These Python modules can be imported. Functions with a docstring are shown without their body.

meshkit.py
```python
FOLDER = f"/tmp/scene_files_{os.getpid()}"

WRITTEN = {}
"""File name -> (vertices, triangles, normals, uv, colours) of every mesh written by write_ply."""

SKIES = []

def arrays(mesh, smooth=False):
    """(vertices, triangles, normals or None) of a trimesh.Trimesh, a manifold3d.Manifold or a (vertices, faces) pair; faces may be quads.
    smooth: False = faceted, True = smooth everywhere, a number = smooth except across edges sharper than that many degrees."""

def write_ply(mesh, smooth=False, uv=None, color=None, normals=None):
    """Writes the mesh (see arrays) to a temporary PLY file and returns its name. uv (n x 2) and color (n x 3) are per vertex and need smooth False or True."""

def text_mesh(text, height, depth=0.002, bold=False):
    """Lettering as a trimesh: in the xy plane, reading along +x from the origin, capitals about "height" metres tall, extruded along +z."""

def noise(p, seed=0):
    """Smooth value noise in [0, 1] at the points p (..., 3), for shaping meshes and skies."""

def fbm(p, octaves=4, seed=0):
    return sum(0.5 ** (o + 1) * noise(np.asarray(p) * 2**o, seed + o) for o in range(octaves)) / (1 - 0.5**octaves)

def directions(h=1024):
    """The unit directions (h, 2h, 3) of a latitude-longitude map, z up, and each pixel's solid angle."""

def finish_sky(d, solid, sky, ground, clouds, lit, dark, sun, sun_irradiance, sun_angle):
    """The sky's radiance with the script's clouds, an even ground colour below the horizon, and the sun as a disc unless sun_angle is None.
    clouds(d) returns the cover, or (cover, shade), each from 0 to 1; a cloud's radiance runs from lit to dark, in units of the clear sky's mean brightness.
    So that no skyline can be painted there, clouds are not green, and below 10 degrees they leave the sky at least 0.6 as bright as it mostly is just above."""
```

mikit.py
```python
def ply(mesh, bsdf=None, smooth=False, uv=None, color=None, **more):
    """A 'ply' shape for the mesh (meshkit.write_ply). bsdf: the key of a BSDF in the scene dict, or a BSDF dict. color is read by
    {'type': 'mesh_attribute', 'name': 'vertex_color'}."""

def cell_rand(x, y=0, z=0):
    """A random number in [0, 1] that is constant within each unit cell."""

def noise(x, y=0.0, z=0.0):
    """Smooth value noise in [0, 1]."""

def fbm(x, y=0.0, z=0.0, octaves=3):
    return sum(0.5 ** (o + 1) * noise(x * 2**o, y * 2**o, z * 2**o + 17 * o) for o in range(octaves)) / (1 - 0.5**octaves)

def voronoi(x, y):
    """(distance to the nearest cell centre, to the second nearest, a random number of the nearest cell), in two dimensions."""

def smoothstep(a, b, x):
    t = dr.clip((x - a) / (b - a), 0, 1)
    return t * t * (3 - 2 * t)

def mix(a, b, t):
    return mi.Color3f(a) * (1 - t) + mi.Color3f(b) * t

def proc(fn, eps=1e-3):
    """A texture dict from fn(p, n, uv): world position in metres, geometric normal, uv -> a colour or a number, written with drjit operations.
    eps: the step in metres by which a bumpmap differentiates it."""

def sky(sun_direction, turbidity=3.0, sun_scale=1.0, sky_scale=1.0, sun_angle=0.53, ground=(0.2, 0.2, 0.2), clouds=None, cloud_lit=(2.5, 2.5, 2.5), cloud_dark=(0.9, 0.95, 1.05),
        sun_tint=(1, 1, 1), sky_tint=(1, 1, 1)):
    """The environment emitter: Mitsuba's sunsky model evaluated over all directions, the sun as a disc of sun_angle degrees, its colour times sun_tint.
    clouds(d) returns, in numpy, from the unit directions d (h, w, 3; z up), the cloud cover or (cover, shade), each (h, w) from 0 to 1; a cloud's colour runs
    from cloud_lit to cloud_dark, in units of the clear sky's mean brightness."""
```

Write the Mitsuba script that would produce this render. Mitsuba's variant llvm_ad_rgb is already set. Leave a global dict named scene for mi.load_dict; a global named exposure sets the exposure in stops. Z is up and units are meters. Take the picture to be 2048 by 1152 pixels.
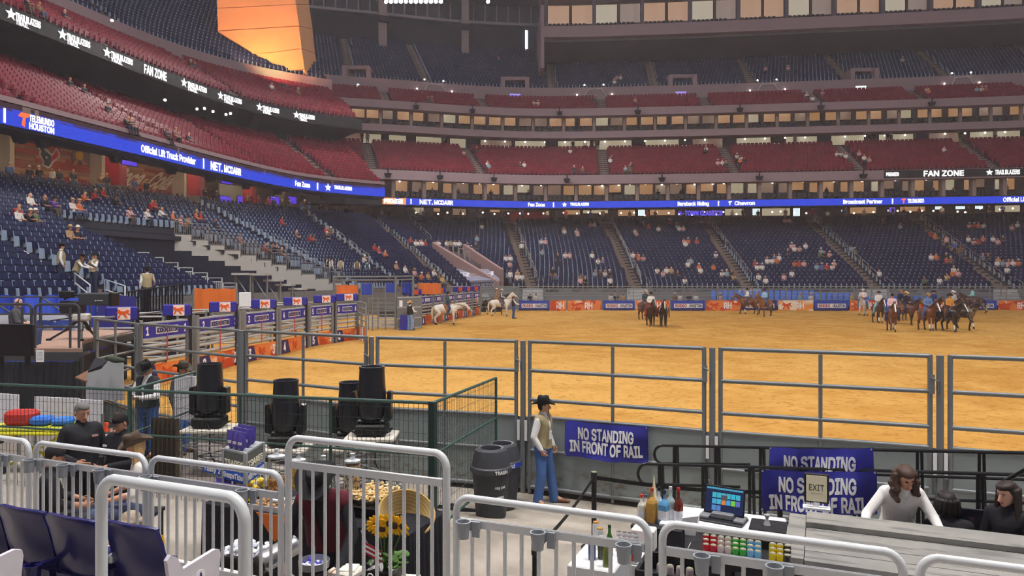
import math
import numpy as np, trimesh, manifold3d as m3, shapely.geometry as sg
import mitsuba as mi, drjit as dr, mikit, meshkit
from mikit import proc, noise, fbm, voronoi, smoothstep, mix

T = mi.ScalarTransform4f
rng = np.random.default_rng(7)
scene, labels = {}, {}

# ---------------------------------------------------------------- camera, light, exposure
scene['haze_air'] = {'type': 'homogeneous', 'albedo': {'type': 'rgb', 'value': [.93, .90, .97]}, 'sigma_t': .0008, 'phase': {'type': 'hg', 'g': .3}}
F, HX, HY, CAM = 1479.0, 1024.0, 553.0, 3.9      # focal length (px of 2048), vanishing point, eye height
exposure = 0.0
scene['camera'] = {'type': 'perspective', 'fov': 2 * math.degrees(math.atan(1024 / F)), 'fov_axis': 'x', 'near_clip': 0.05, 'far_clip': 500.0,
                   'principal_point_offset_y': (576 - HY) / 1152.0,
                   'to_world': T().look_at(origin=[0, 0, CAM], target=[0, 10, CAM], up=[0, 0, 1]), 'medium': {'type': 'ref', 'id': 'haze_air'}}
scene['ambient_light'] = {'type': 'constant', 'sampling_weight': 25.0, 'radiance': {'type': 'rgb', 'value': [0.215, 0.205, 0.235]}}
FLOOD = 800.0      # radiance of the floodlight lenses


def at(x, y, Y):
    "the point at depth Y that stands at this place of the photograph"
    return np.array([(x - HX) / F * Y, Y, CAM + (HY - y) / F * Y])


def atz(x, y, z):
    return at(x, y, (CAM - z) * F / (y - HY))


def px(p):
    p = np.asarray(p, float)
    return HX + F * p[..., 0] / p[..., 1], HY + F * (CAM - p[..., 2]) / p[..., 1]


U, V = np.array([.9225, -.386, 0]), np.array([.386, .9225, 0])      # along the near rail, and from it to the arena
UP = np.array([0, 0, 1.0])
ANG = math.degrees(math.atan2(U[1], U[0]))


def uv(a, b, z=0.0):
    return a * U + b * V + z * UP


def ab(p):
    return np.dot(p, U), np.dot(p, V)


# ---------------------------------------------------------------- materials
def lin(c):
    c = np.asarray(c, float) / 255
    return np.where(c < .04045, c / 12.92, ((c + .055) / 1.055) ** 2.4)


def L3(*c):
    return [float(x) for x in lin(c)]


def M(name, rgb, rough=.6, metal=0.0, spec=.4, coat=0.0):
    scene['m_' + name] = {'type': 'twosided', 'bsdf': {'type': 'principled', 'base_color': {'type': 'rgb', 'value': [float(x) for x in lin(rgb)]} if not isinstance(rgb, dict) else rgb,
                          'roughness': rough, 'metallic': metal, 'specular': spec, 'clearcoat': coat}}
    return 'm_' + name


_c = {}


def C(r, g, b, rough=.6, metal=0.0):
    "a plain paint of this sRGB colour"
    k = (r, g, b, rough, metal)
    if k not in _c:
        _c[k] = M('paint_%d' % len(_c), (r, g, b), rough, metal)
    return _c[k]


VC = M('painted', {'type': 'mesh_attribute', 'name': 'vertex_color'}, .6, spec=.3)
VCM = M('painted_gloss', {'type': 'mesh_attribute', 'name': 'vertex_color'}, .32, spec=.5)


def glow(rgb, k, w=.4):
    return {'type': 'area', 'sampling_weight': w, 'radiance': {'type': 'rgb', 'value': [float(x) * k for x in lin(rgb)]}}


# ---------------------------------------------------------------- entries
count = {}


def key(name, parent=None):
    full = (parent + '__' if parent else '') + name
    k = count.get(full, 0)
    count[full] = k + 1
    return full if k == 0 else '%s_%03d' % (full, k)


def add(name, mesh, bsdf=None, parent=None, smooth=False, label=None, cat=None, group=None, kind=None, **more):
    k = key(name, parent)
    scene[k] = mikit.ply(mesh, bsdf, smooth, **more)
    tag(k, label, cat, group, kind)
    return k


def tag(k, label=None, cat=None, group=None, kind=None):
    d = {a: b for a, b in (('label', label), ('category', cat), ('group', group), ('kind', kind)) if b}
    if d:
        labels[k] = {**labels.get(k, {}), **d}


def thing(name, label, cat, group=None):
    k = key(name)
    tag(k, label, cat, group)
    return k


def struct(name, mesh, bsdf, smooth=False, parent=None, **kw):
    return add(name, mesh, bsdf, parent, smooth, kind='structure', **kw) if not parent else add(name, mesh, bsdf, parent, smooth, **kw)


def group_of(name, parts):
    "a shapegroup of several (part name, mesh, material, smooth[, emitter])"
    g = {'type': 'shapegroup'}
    for n, mesh, b, s, *e in parts:
        g[n] = mikit.ply(mesh, b, s, **({'emitter': e[0]} if e else {}))
    scene[name] = g
    return name


def inst(name, grp, to_world, label=None, cat=None, group=None, parent=None, kind=None):
    k = key(name, parent)
    scene[k] = {'type': 'instance', 'shapegroup': {'type': 'ref', 'id': grp}, 'to_world': T(to_world)}
    tag(k, label, cat, group, kind)
    return k


# ---------------------------------------------------------------- meshes
def cat(ms):
    return trimesh.util.concatenate([trimesh.Trimesh(np.asarray(m.vertices), np.asarray(m.faces), process=False) for m in ms])


def mat(o, x, y, z=None):
    "matrix with columns x, y, z and origin o"
    x, y = np.asarray(x, float), np.asarray(y, float)
    z = np.cross(x, y) if z is None else np.asarray(z, float)
    m = np.eye(4)
    m[:3, 0], m[:3, 1], m[:3, 2], m[:3, 3] = x, y, z, o
    return m


def unit(v):
    v = np.asarray(v, float)
    return v / np.linalg.norm(v)


def moved(m, t):
    m = m.copy()
    m.apply_transform(t)
    return m


def rz(deg, o=(0, 0, 0)):
    a = math.radians(deg)
    return mat(o, [math.cos(a), math.sin(a), 0], [-math.sin(a), math.cos(a), 0], [0, 0, 1])


def box(sx, sy, sz, c=(0, 0, 0), bev=0.0):
    "centre of the base at c"
    if bev:
        v = np.array([[x * (sx / 2 - bev * (a != 0)), y * (sy / 2 - bev * (a != 1)), z * (sz / 2 - bev * (a != 2))] for a in range(3) for x in (-1, 1) for y in (-1, 1) for z in (-1, 1)])
        m = trimesh.convex.convex_hull(v)
    else:
        m = trimesh.creation.box((sx, sy, sz))
    return moved(m, mat(np.array(c, float) + [0, 0, sz / 2], [1, 0, 0], [0, 1, 0]))


def hexa(p):
    "solid from 4 lower and 4 upper points in ring order"
    f = [[0, 3, 2, 1], [4, 5, 6, 7], [0, 1, 5, 4], [1, 2, 6, 5], [2, 3, 7, 6], [3, 0, 4, 7]]
    v, q = np.asarray(p, float), np.array(f)
    m = trimesh.Trimesh(v, np.vstack([q[:, [0, 1, 2]], q[:, [0, 2, 3]]]), process=False)
    if m.volume < 0:
        m.invert()
    return m


def beam(a, b, w, h, up=UP):
    "rectangular bar from a to b, w wide, h high"
    a, b = np.asarray(a, float), np.asarray(b, float)
    d = unit(b - a)
    s = np.cross(d, up)
    s = unit(s) if np.linalg.norm(s) > 1e-6 else np.array([1.0, 0, 0])
    n = np.cross(s, d)
    r = [s * w / 2 + n * h / 2, -s * w / 2 + n * h / 2, -s * w / 2 - n * h / 2, s * w / 2 - n * h / 2]
    return hexa([a + x for x in r] + [b + x for x in r])


def tube(pts, r, sides=10, caps=True):
    "round pipe along a polyline"
    p = np.asarray(pts, float)
    if np.ndim(r) == 0:
        p = p[np.r_[True, np.linalg.norm(np.diff(p, axis=0), axis=1) > 1e-4]]
    n = len(p)
    t = np.gradient(p, axis=0) if n > 2 else np.repeat([p[1] - p[0]], 2, 0)
    if n > 2:
        t[0], t[-1] = p[1] - p[0], p[-1] - p[-2]
        d = np.diff(p, axis=0)
        d /= np.linalg.norm(d, axis=1, keepdims=True)
        t[1:-1] = d[1:] + d[:-1]
    t /= np.linalg.norm(t, axis=1, keepdims=True) + 1e-12
    a = np.cross(t[0], [0, 0, 1] if abs(t[0][2]) < .9 else [1, 0, 0])
    rr = np.broadcast_to(r, (n,))
    ang = np.arange(sides) * 2 * np.pi / sides
    v = []
    for i in range(n):
        a = a - t[i] * np.dot(a, t[i])
        a = a / np.linalg.norm(a)
        b = np.cross(t[i], a)
        v.append(p[i] + rr[i] * (np.cos(ang)[:, None] * a + np.sin(ang)[:, None] * b))
    v = np.vstack(v)
    i, j = np.meshgrid(np.arange(n - 1), np.arange(sides), indexing='ij')
    q = np.stack([i * sides + j, i * sides + (j + 1) % sides, (i + 1) * sides + (j + 1) % sides, (i + 1) * sides + j], -1).reshape(-1, 4)
    f = [q[:, [0, 1, 2]], q[:, [0, 2, 3]]]
    if caps:
        v = np.vstack([v, p[0], p[-1]])
        k = np.arange(sides)
        f += [np.stack([(k + 1) % sides, k, k * 0 + len(v) - 2], 1), np.stack([k + (n - 1) * sides, (k + 1) % sides + (n - 1) * sides, k * 0 + len(v) - 1], 1)]
    return trimesh.Trimesh(v, np.vstack(f), process=False)


def arc(c, x, y, r, a0, a1, n=6):
    a = np.radians(np.linspace(a0, a1, n))
    return [np.asarray(c) + r * (math.cos(t) * np.asarray(x) + math.sin(t) * np.asarray(y)) for t in a]


def lathe(prof, n=20, o=(0, 0, 0)):
    "profile of (radius, z)"
    p = np.asarray(prof, float)
    ang = np.arange(n) * 2 * np.pi / n
    v = np.stack([p[:, 0][:, None] * np.cos(ang), p[:, 0][:, None] * np.sin(ang), np.repeat(p[:, 1][:, None], n, 1)], -1).reshape(-1, 3)
    i, j = np.meshgrid(np.arange(len(p) - 1), np.arange(n), indexing='ij')
    q = np.stack([i * n + j, i * n + (j + 1) % n, (i + 1) * n + (j + 1) % n, (i + 1) * n + j], -1).reshape(-1, 4)
    m = trimesh.Trimesh(v, np.vstack([q[:, [0, 1, 2]], q[:, [0, 2, 3]]]), process=True)
    m.update_faces(m.nondegenerate_faces())
    return moved(m, mat(o, [1, 0, 0], [0, 1, 0]))


def prism(poly, d, o, x, y):
    "polygon (list of 2-D points or shapely) in the plane x, y at o, of thickness d along x cross y"
    p = poly if hasattr(poly, 'geom_type') else sg.Polygon(poly)
    ms = [trimesh.creation.extrude_polygon(g, d, engine='earcut') for g in getattr(p, 'geoms', [p])]
    return moved(cat(ms), mat(o, x, y))


def strip(a, b):
    "ruled surface between two polylines of equal length"
    a, b = np.asarray(a, float), np.asarray(b, float)
    n = len(a)
    i = np.arange(n - 1)
    q = np.stack([i, i + 1, i + 1 + n, i + n], 1)
    return trimesh.Trimesh(np.vstack([a, b]), np.vstack([q[:, [0, 1, 2]], q[:, [0, 2, 3]]]), process=False)


_text = {}


def text(s, h, o, x, y, width=None, cond=.8, bold=True, depth=.004, centre=True):
    "lettering h high on the plane x, y; squeezed to WIDTH if given"
    if (s, bold) not in _text:
        _text[s, bold] = meshkit.text_mesh(s, 1.0, 1.0, 2 * bold)
    m = _text[s, bold].copy()
    lo, hi = m.bounds
    k = (width / (hi[0] - lo[0])) if width else cond * h
    m.vertices = (m.vertices - [(lo[0] + hi[0]) / 2 if centre else lo[0], 0, 0]) * [k, h, depth]
    return moved(m, mat(o, x, y))


def colours(m, rgb):
    return np.tile(lin(rgb), (len(m.vertices), 1))


def catc(ms):
    "(mesh, colour) pairs -> mesh, vertex colours"
    return cat([m for m, _ in ms]), np.vstack([colours(m, c) if np.ndim(c) == 1 else c for m, c in ms])


def curve(pts, n):
    "smooth curve through points (rows), n samples, by chord-length pchip"
    from scipy.interpolate import PchipInterpolator
    p = np.asarray(pts, float)
    s = np.r_[0, np.cumsum(np.linalg.norm(np.diff(p[:, :2], axis=0), axis=1))]
    return PchipInterpolator(s, p)(np.linspace(0, s[-1], n))
# ---------------------------------------------------------------- ground
DZ = .5      # the dirt lies this much above the concrete


def dirt_fn(p, n, uv):
    big, mid = fbm(p.x * .12, p.y * .12, 3.0), fbm(p.x * 1.1, p.y * 1.1)
    clod = fbm(p.x * 8, p.y * 8, 5.0)
    c = mix(L3(184, 134, 66), L3(206, 160, 90), smoothstep(.25, .75, .5 * big + .5 * mid))
    return mix(c, L3(146, 100, 44), smoothstep(.55, .8, clod) * .45)


M('dirt', proc(dirt_fn), .95, spec=.1)
scene['m_dirt_bumped'] = {'type': 'bumpmap', 'arbitrary': proc(lambda p, n, uv: fbm(p.x * 4.5, p.y * 4.5, 1.0, 3), 3e-3), 'scale': .10,
                          'bsdf': {'type': 'diffuse', 'reflectance': proc(dirt_fn)}}


def concrete_fn(p, n, uv):
    a, b = fbm(p.x * 1.3, p.y * 1.3, p.z, 4), noise(p.x * 14, p.y * 14, 2.0)
    return mix(L3(142, 134, 124), L3(168, 160, 149), smoothstep(.3, .7, a)) * (.94 + .12 * b)


M('concrete', proc(concrete_fn), .75, spec=.3)
TERR = C(52, 54, 66, .85)
AISLE = C(128, 112, 104, .9)
FASC = C(150, 128, 134, .8)
DARK = C(30, 30, 38, .8)
BLACK = C(16, 16, 18, .55)
GREYST = C(128, 132, 134, .45, .3)       # galvanised pipe
PALE = C(196, 200, 204, .4)              # light grey painted rail
WHITE = C(232, 234, 236, .55)
PURPLE = C(46, 44, 150, .5)
ORANGE = C(216, 110, 40, .6)

FP = [np.array(q) for q in ((-15.4, 23.3), (-11.5, 20.4), (-9.2, 18.2), (-5.8, 15.9), (-2.7, 14.2), (.2, 13.35), (3.25, 12.0), (6.28, 10.85), (9.3, 9.6))]     # the near fence's posts
xs, ys = np.linspace(-16, 60, 153), np.linspace(0, 1, 150)
front = np.interp(xs, [q[0] for q in FP], [q[1] for q in FP]) + .08
front[xs > 9.3] = 9.68 - .41 * (xs[xs > 9.3] - 9.3)
g = front[:, None] + (75.5 - front[:, None]) * ys[None, :] ** 1.8
gx = np.repeat(xs[:, None], len(ys), 1)
pz = DZ + .16 * (meshkit.fbm(np.stack([gx * .5, g * .5, g * 0], -1), 3, 5) - .5) * np.clip(g / 30, .3, 1)
dv = np.stack([gx, g, pz], -1).reshape(-1, 3)
i, j = np.meshgrid(np.arange(len(xs) - 1), np.arange(len(ys) - 1), indexing='ij')
n_ = len(ys)
struct('floor_dirt', (dv, np.stack([i * n_ + j, (i + 1) * n_ + j, (i + 1) * n_ + j + 1, i * n_ + j + 1], -1).reshape(-1, 4)), 'm_dirt_bumped', True)


def fz(b):
    return .4 * (1 - float(np.clip((b - 9.2) / 2.0, 0, 1)))


bb = [-4, 9.2, 9.7, 10.2, 10.7, 11.2, 12.36]
struct('floor', cat([strip([uv(-25, b, fz(b)) for b in bb], [uv(26, b, fz(b)) for b in bb]), strip([(-60, 12, -.01), (-60, 100, -.01)], [(70, 12, -.01), (70, 100, -.01)])]), 'm_concrete')


def clutter(lo, hi, n, seed=0):
    r = np.random.default_rng(seed)
    return r.uniform(lo, hi, n)


# ---------------------------------------------------------------- seating tiers
def seat_mesh(red=False):
    back = (124, 24, 42) if red else (16, 26, 70)
    pan = (106, 16, 32) if red else (10, 19, 58)
    plate = (130, 56, 68) if red else (146, 164, 188)  # pale armrest plate colour stands in for the glints on folded seats
    b = hexa([(-.23, -.05, .42), (.23, -.05, .42), (.23, 0, .42), (-.23, 0, .42), (-.20, -.16, .86), (.20, -.16, .86), (.21, -.11, .86), (-.21, -.11, .86)])
    p = hexa([(-.21, .06, .30), (.21, .06, .30), (.21, .13, .30), (-.21, .13, .30), (-.20, .01, .66), (.20, .01, .66), (.20, .08, .66), (-.20, .08, .66)])
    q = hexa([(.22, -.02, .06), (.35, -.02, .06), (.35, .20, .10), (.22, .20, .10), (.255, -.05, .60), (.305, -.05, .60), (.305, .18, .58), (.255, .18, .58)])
    return [('backrest', b, back), ('seat', p, pan), ('glint_armrest', q, plate)]


seat_at = {'blue': [], 'red': []}       # (matrix, block name, row)
people_at = []


def tier(name, Fp, Kp, zf, zb, rows, col, aisles, pitch=.53, n=120, skip=None, mat_=None, hole=None):
    """stepped terrace between a front and a back curve, its seats and its aisle stairs. aisles: places (0 to 1 along the tier)."""
    f, k = curve(Fp, n), curve(Kp, n)
    zf, zb = np.broadcast_to(zf, (n,)) if np.ndim(zf) == 0 else np.interp(np.linspace(0, 1, n), *zf), np.broadcast_to(zb, (n,)) if np.ndim(zb) == 0 else np.interp(np.linspace(0, 1, n), *zb)
    ms = []
    for r in range(rows):
        t0, t1 = r / rows, (r + 1) / rows
        e0, e1 = f + (k - f) * t0, f + (k - f) * t1
        z = zf + (zb - zf) * t0
        zp = z - (zb - zf) / rows
        P0, P1 = np.c_[e0, z], np.c_[e1, z]
        a, b = strip(P0, P1), strip(np.c_[e0, zp], P0)
        if hole:
            keep = np.array([not hole(q) for q in (P0[:-1] + P0[1:] + P1[:-1] + P1[1:]) / 4])
            for w in (a, b):
                w.update_faces(np.r_[keep, keep])
        ms += [a, b]
    struct(name, cat(ms), mat_ or TERR)
    s = np.linspace(0, 1, n)
    wid = .55
    # aisle stairs: two steps to a row
    for a in aisles:
        c0, c1 = np.array([np.interp(a, s, f[:, d]) for d in (0, 1)]), np.array([np.interp(a, s, k[:, d]) for d in (0, 1)])
        z0, z1 = np.interp(a, s, zf), np.interp(a, s, zb)
        d = unit(np.r_[c1 - c0, 0])
        w = np.cross(d, UP) * wid
        ml = []
        for q in range(rows * 2):
            u0, u1 = q / (rows * 2), (q + 1) / (rows * 2)
            a0, a1 = np.r_[c0 + (c1 - c0) * u0, 0], np.r_[c0 + (c1 - c0) * u1, 0]
            zz = z0 + (z1 - z0) * (q // 2) / rows + (z1 - z0) / rows * .5 * (q % 2 + .12)
            ml.append(hexa([a0 - w + UP * (zz - .5), a0 + w + UP * (zz - .5), a1 + w + UP * (zz - .5), a1 - w + UP * (zz - .5), a0 - w + UP * zz, a0 + w + UP * zz, a1 + w + UP * zz, a1 - w + UP * zz]))
        struct(name + '_aisle', cat(ml), AISLE)
    # seats
    for r in range(rows):
        t = (r + .35) / rows
        e = f + (k - f) * t
        L = np.r_[0, np.cumsum(np.linalg.norm(np.diff(e, axis=0), axis=1))]
        z = zf + (zb - zf) * r / rows
        al = [np.interp(a, s, L) for a in aisles]
        for c in np.arange(.3, L[-1] - .3, pitch):
            if any(abs(c - x) < wid + .3 for x in al):
                continue
            o = np.array([np.interp(c, L, e[:, 0]), np.interp(c, L, e[:, 1]), np.interp(c, L, z)])
            if skip and skip(o):
                continue
            q = np.interp(c, L, s)
            d = np.array([np.interp(q, s, (f - k)[:, 0]), np.interp(q, s, (f - k)[:, 1]), 0])
            d = unit(d)
            x, y = px(o + [0, 0, .6])
            if -60 < x < 2110 and -50 < y < 640:
                seat_at[col].append((mat(o, np.cross(d, UP), d, UP), name, r, c))
    return f, k


LF = [(-22, 9), (-18.8, 28.9), (-15.5, 48.9), (-13.8, 58), (-12.5, 66), (-10, 72), (-6, 76.5), (-3.4, 78), (2.2, 79), (13.4, 79), (25.1, 78.3), (38, 77), (51.5, 75.5), (68, 73)]
LK = [(-38, 12), (-35.2, 31.6), (-32, 49.8), (-29.5, 56.3), (-25, 68), (-20.7, 79.7), (-16.5, 90), (-13.5, 95.5), (-.5, 100), (12.6, 100.5), (25.8, 100), (39.3, 98.5), (53.5, 96.5), (70, 93)]


def paired(Fp, Kp, n=160):
    "both curves sampled at the same index parameter, so that row ends stay opposite each other"
    from scipy.interpolate import PchipInterpolator
    i = np.arange(len(Fp))
    u = np.linspace(0, len(Fp) - 1, n)
    return PchipInterpolator(i, np.array(Fp, float))(u), PchipInterpolator(i, np.array(Kp, float))(u)


curve0 = curve


def curve(p, n):      # tiers below hand over curves that are sampled already
    return np.asarray(p) if len(p) == n else curve0(p, n)


N = 200
lf, lk = paired(LF, LK, N)
LZF = ([0, .45, .62, 1], [2.9, 2.7, 2.6, 2.6])
LZB = ([0, .3, .54, 1], [9.9, 10.2, 11.2, 11.5])
sN = np.linspace(0, 1, N)
lzf, lzb = np.interp(sN, *LZF), np.interp(sN, *LZB)


def lower_point(ix, t):
    "point of the lower bowl at index parameter ix (0 .. 13) and rise t"
    q = ix / (len(LF) - 1)
    a, b = np.array([np.interp(q, sN, lf[:, d]) for d in (0, 1)]), np.array([np.interp(q, sN, lk[:, d]) for d in (0, 1)])
    return np.r_[a + (b - a) * t, np.interp(q, *LZF) + (np.interp(q, *LZB) - np.interp(q, *LZF)) * t]


def lower_hit(x, y):
    "(ix, t) where the photograph's point meets the lower bowl"
    best = None
    for ix in np.linspace(0, 13, 261):
        for t in np.linspace(0, 1, 49):
            a, b = px(lower_point(ix, t))
            d = (a - x) ** 2 + (b - y) ** 2
            if best is None or d < best[0]:
                best = (d, ix, t)
    return best[1:]
GAP_POLY = sg.Polygon([lower_point(i, t)[:2] for i, t in ((1.66, -.05), (1.62, .3), (1.6, .56), (2.35, .56), (2.75, .33), (3.25, .1), (3.3, -.05))])
SEAT_GAP = GAP_POLY.buffer(1.0)
TUN_POLY = sg.Polygon([lower_point(i, t)[:2] for i, t in ((6.62, -.05), (6.78, .52), (7.36, .50), (7.72, .18), (7.75, -.05))])


def lower_hole(o):
    p = sg.Point(o[0], o[1])
    return GAP_POLY.contains(p) or TUN_POLY.contains(p)


def lower_skip(o):
    return SEAT_GAP.contains(sg.Point(o[0], o[1])) or lower_hole(o)


ROWS = 24
tier('lower_terrace', lf, lk, (sN, lzf), (sN, lzb), ROWS, 'blue', [q / 13 for q in (1.22, 3.55, 4.75, 5.9, 8, 9, 10, 11, 11.92)], n=N, skip=lower_skip, hole=lower_hole)
# front wall of the stand
fw = np.c_[lf, lzf + .05]
SKIRT = C(48, 52, 70, .8)
struct('wall_stand_front', strip(fw * [1, 1, 0], fw), C(120, 124, 130, .8))
# cross-aisle floor and back wall behind the last row
lk2 = lk + np.gradient(lk, axis=0)[:, ::-1] * [-1, 1] / np.linalg.norm(np.gradient(lk, axis=0), axis=1)[:, None] * 9
struct('floor_concourse', strip(np.c_[lk, lzb], np.c_[lk2, lzb]), C(70, 60, 56, .8))


def offset(P, d):
    g = np.gradient(P, axis=0)
    return P + np.c_[-g[:, 1], g[:, 0]] / np.linalg.norm(g, axis=1)[:, None] * d


def band(P, d0, d1, z0, z1):
    "closed slab that follows the curve P between the offsets d0 and d1"
    a, b = offset(P, d0), offset(P, d1)
    A0, A1, B0, B1 = np.c_[a, a[:, 0] * 0 + z0], np.c_[a, a[:, 0] * 0 + z1], np.c_[b, b[:, 0] * 0 + z0], np.c_[b, b[:, 0] * 0 + z1]
    ends = [hexa([A0[k], A0[k], B0[k], B0[k], A1[k], A1[k], B1[k], B1[k]]) for k in ()]
    caps = cat([trimesh.Trimesh([A0[k], B0[k], B1[k], A1[k]], [[0, 1, 2], [0, 2, 3]], process=False) for k in (0, -1)])
    return cat([strip(A0, A1), strip(A1, B1), strip(B1, B0), strip(B0, A0), caps] + ends)


LED = curve0([(-31.5, 26), (-28, 40.7), (-25.5, 52), (-24.1, 59), (-20.4, 71), (-13.4, 78)], 80)
FAR = curve0([(-24, 84.6), (-15, 87.2), (5, 92), (20, 90.8), (40, 88.3), (59, 85.5), (80, 81.5)], 120)

# --- left side, from the ribbon up
struct('fascia_side', band(LED, .12, 2.0, 12.15, 13.45), C(40, 40, 50, .7))
struct('ceiling_side', band(LED, 2.0, 19, 14.3, 14.5), C(72, 66, 62, .8))
tier('club_terrace_side', LED, offset(LED, 11), 13.5, 19.3, 14, 'red', [.30, .53, .735, .90], n=80, mat_=C(66, 40, 50, .85))
struct('trim_1', band(LED, .05, .3, 13.6, 13.9), FASC)
struct('wall_suite_side', band(LED, 16, 16.4, 19.3, 24), C(48, 44, 46, .8))
struct('floor_suite_side', band(LED, 11, 16, 19.1, 19.3), DARK)
struct('fascia_upper_side', band(LED, 6.2, 16, 20.3, 21.5), C(34, 32, 38, .8))
tier('upper_terrace_side', offset(LED, 6.6), offset(LED, 15.5), 21.6, 26.6, 11, 'red', [.33, .56, .8], n=80, mat_=C(60, 38, 48, .85))
struct('trim_2', band(LED, 15.3, 15.7, 26.4, 28.0), FASC)
tier('top_terrace_side', offset(LED, 16.2), offset(LED, 34), 28.2, 41, 18, 'blue', [.3, .5, .72], n=80)
struct('wall_top_side', band(LED, 35, 35.5, 38, 60), C(40, 40, 48, .9))

# --- far side
struct('fascia_ribbon', band(FAR, .12, 2.4, 12.35, 13.3), C(40, 40, 50, .7))
struct('ceiling_concourse', strip(np.c_[offset(FAR, 2.3), FAR[:, 0] * 0 + 12.5], np.c_[offset(FAR, 22), FAR[:, 0] * 0 + 15.4]), C(150, 132, 112, .8))
struct('floor_suite', band(FAR, .4, 5, 13.1, 13.3), C(50, 46, 46, .8))
struct('wall_suite', band(FAR, 4.4, 4.7, 13.3, 16.4), C(120, 98, 80, .8))
struct('fascia_club', band(FAR, 0, 1.2, 15.4, 16.5), FASC)
struct('ceiling_suite', band(FAR, 1.2, 4.6, 15.85, 15.95), C(110, 96, 84, .8))
tier('club_terrace', offset(FAR, .8), offset(FAR, 11), 16.5, 21.5, 13, 'red', [.075, .20, .345, .495, .635, .775, .91], n=120, mat_=C(70, 44, 54, .85))
struct('floor_club', band(FAR, 11, 18, 21.3, 21.5), C(60, 54, 52, .8))
struct('wall_club', band(FAR, 13.4, 13.7, 21.5, 23.2), C(96, 86, 78, .8))
struct('fascia_suite', band(FAR, 8, 9.4, 22.6, 23.5), FASC)
struct('floor_suite_upper', band(FAR, 9.4, 16, 23.2, 23.4), C(50, 46, 46, .8))
struct('wall_suite_upper', band(FAR, 12.4, 12.7, 23.4, 27.2), C(120, 98, 80, .8))
struct('fascia_upper', band(FAR, 8, 9.6, 25.6, 26.6), FASC)
struct('ceiling_suite_upper', band(FAR, 9.7, 12.4, 26.55, 26.62), C(110, 96, 84, .8))
tier('upper_terrace', offset(FAR, 8.9), offset(FAR, 15.4), 26.5, 29.6, 7, 'red', [.10, .22, .345, .475, .61, .73, .86], n=120, mat_=C(70, 44, 54, .85))
struct('fascia_top', band(FAR, 15.4, 15.9, 29.4, 31.3), FASC)
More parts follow.
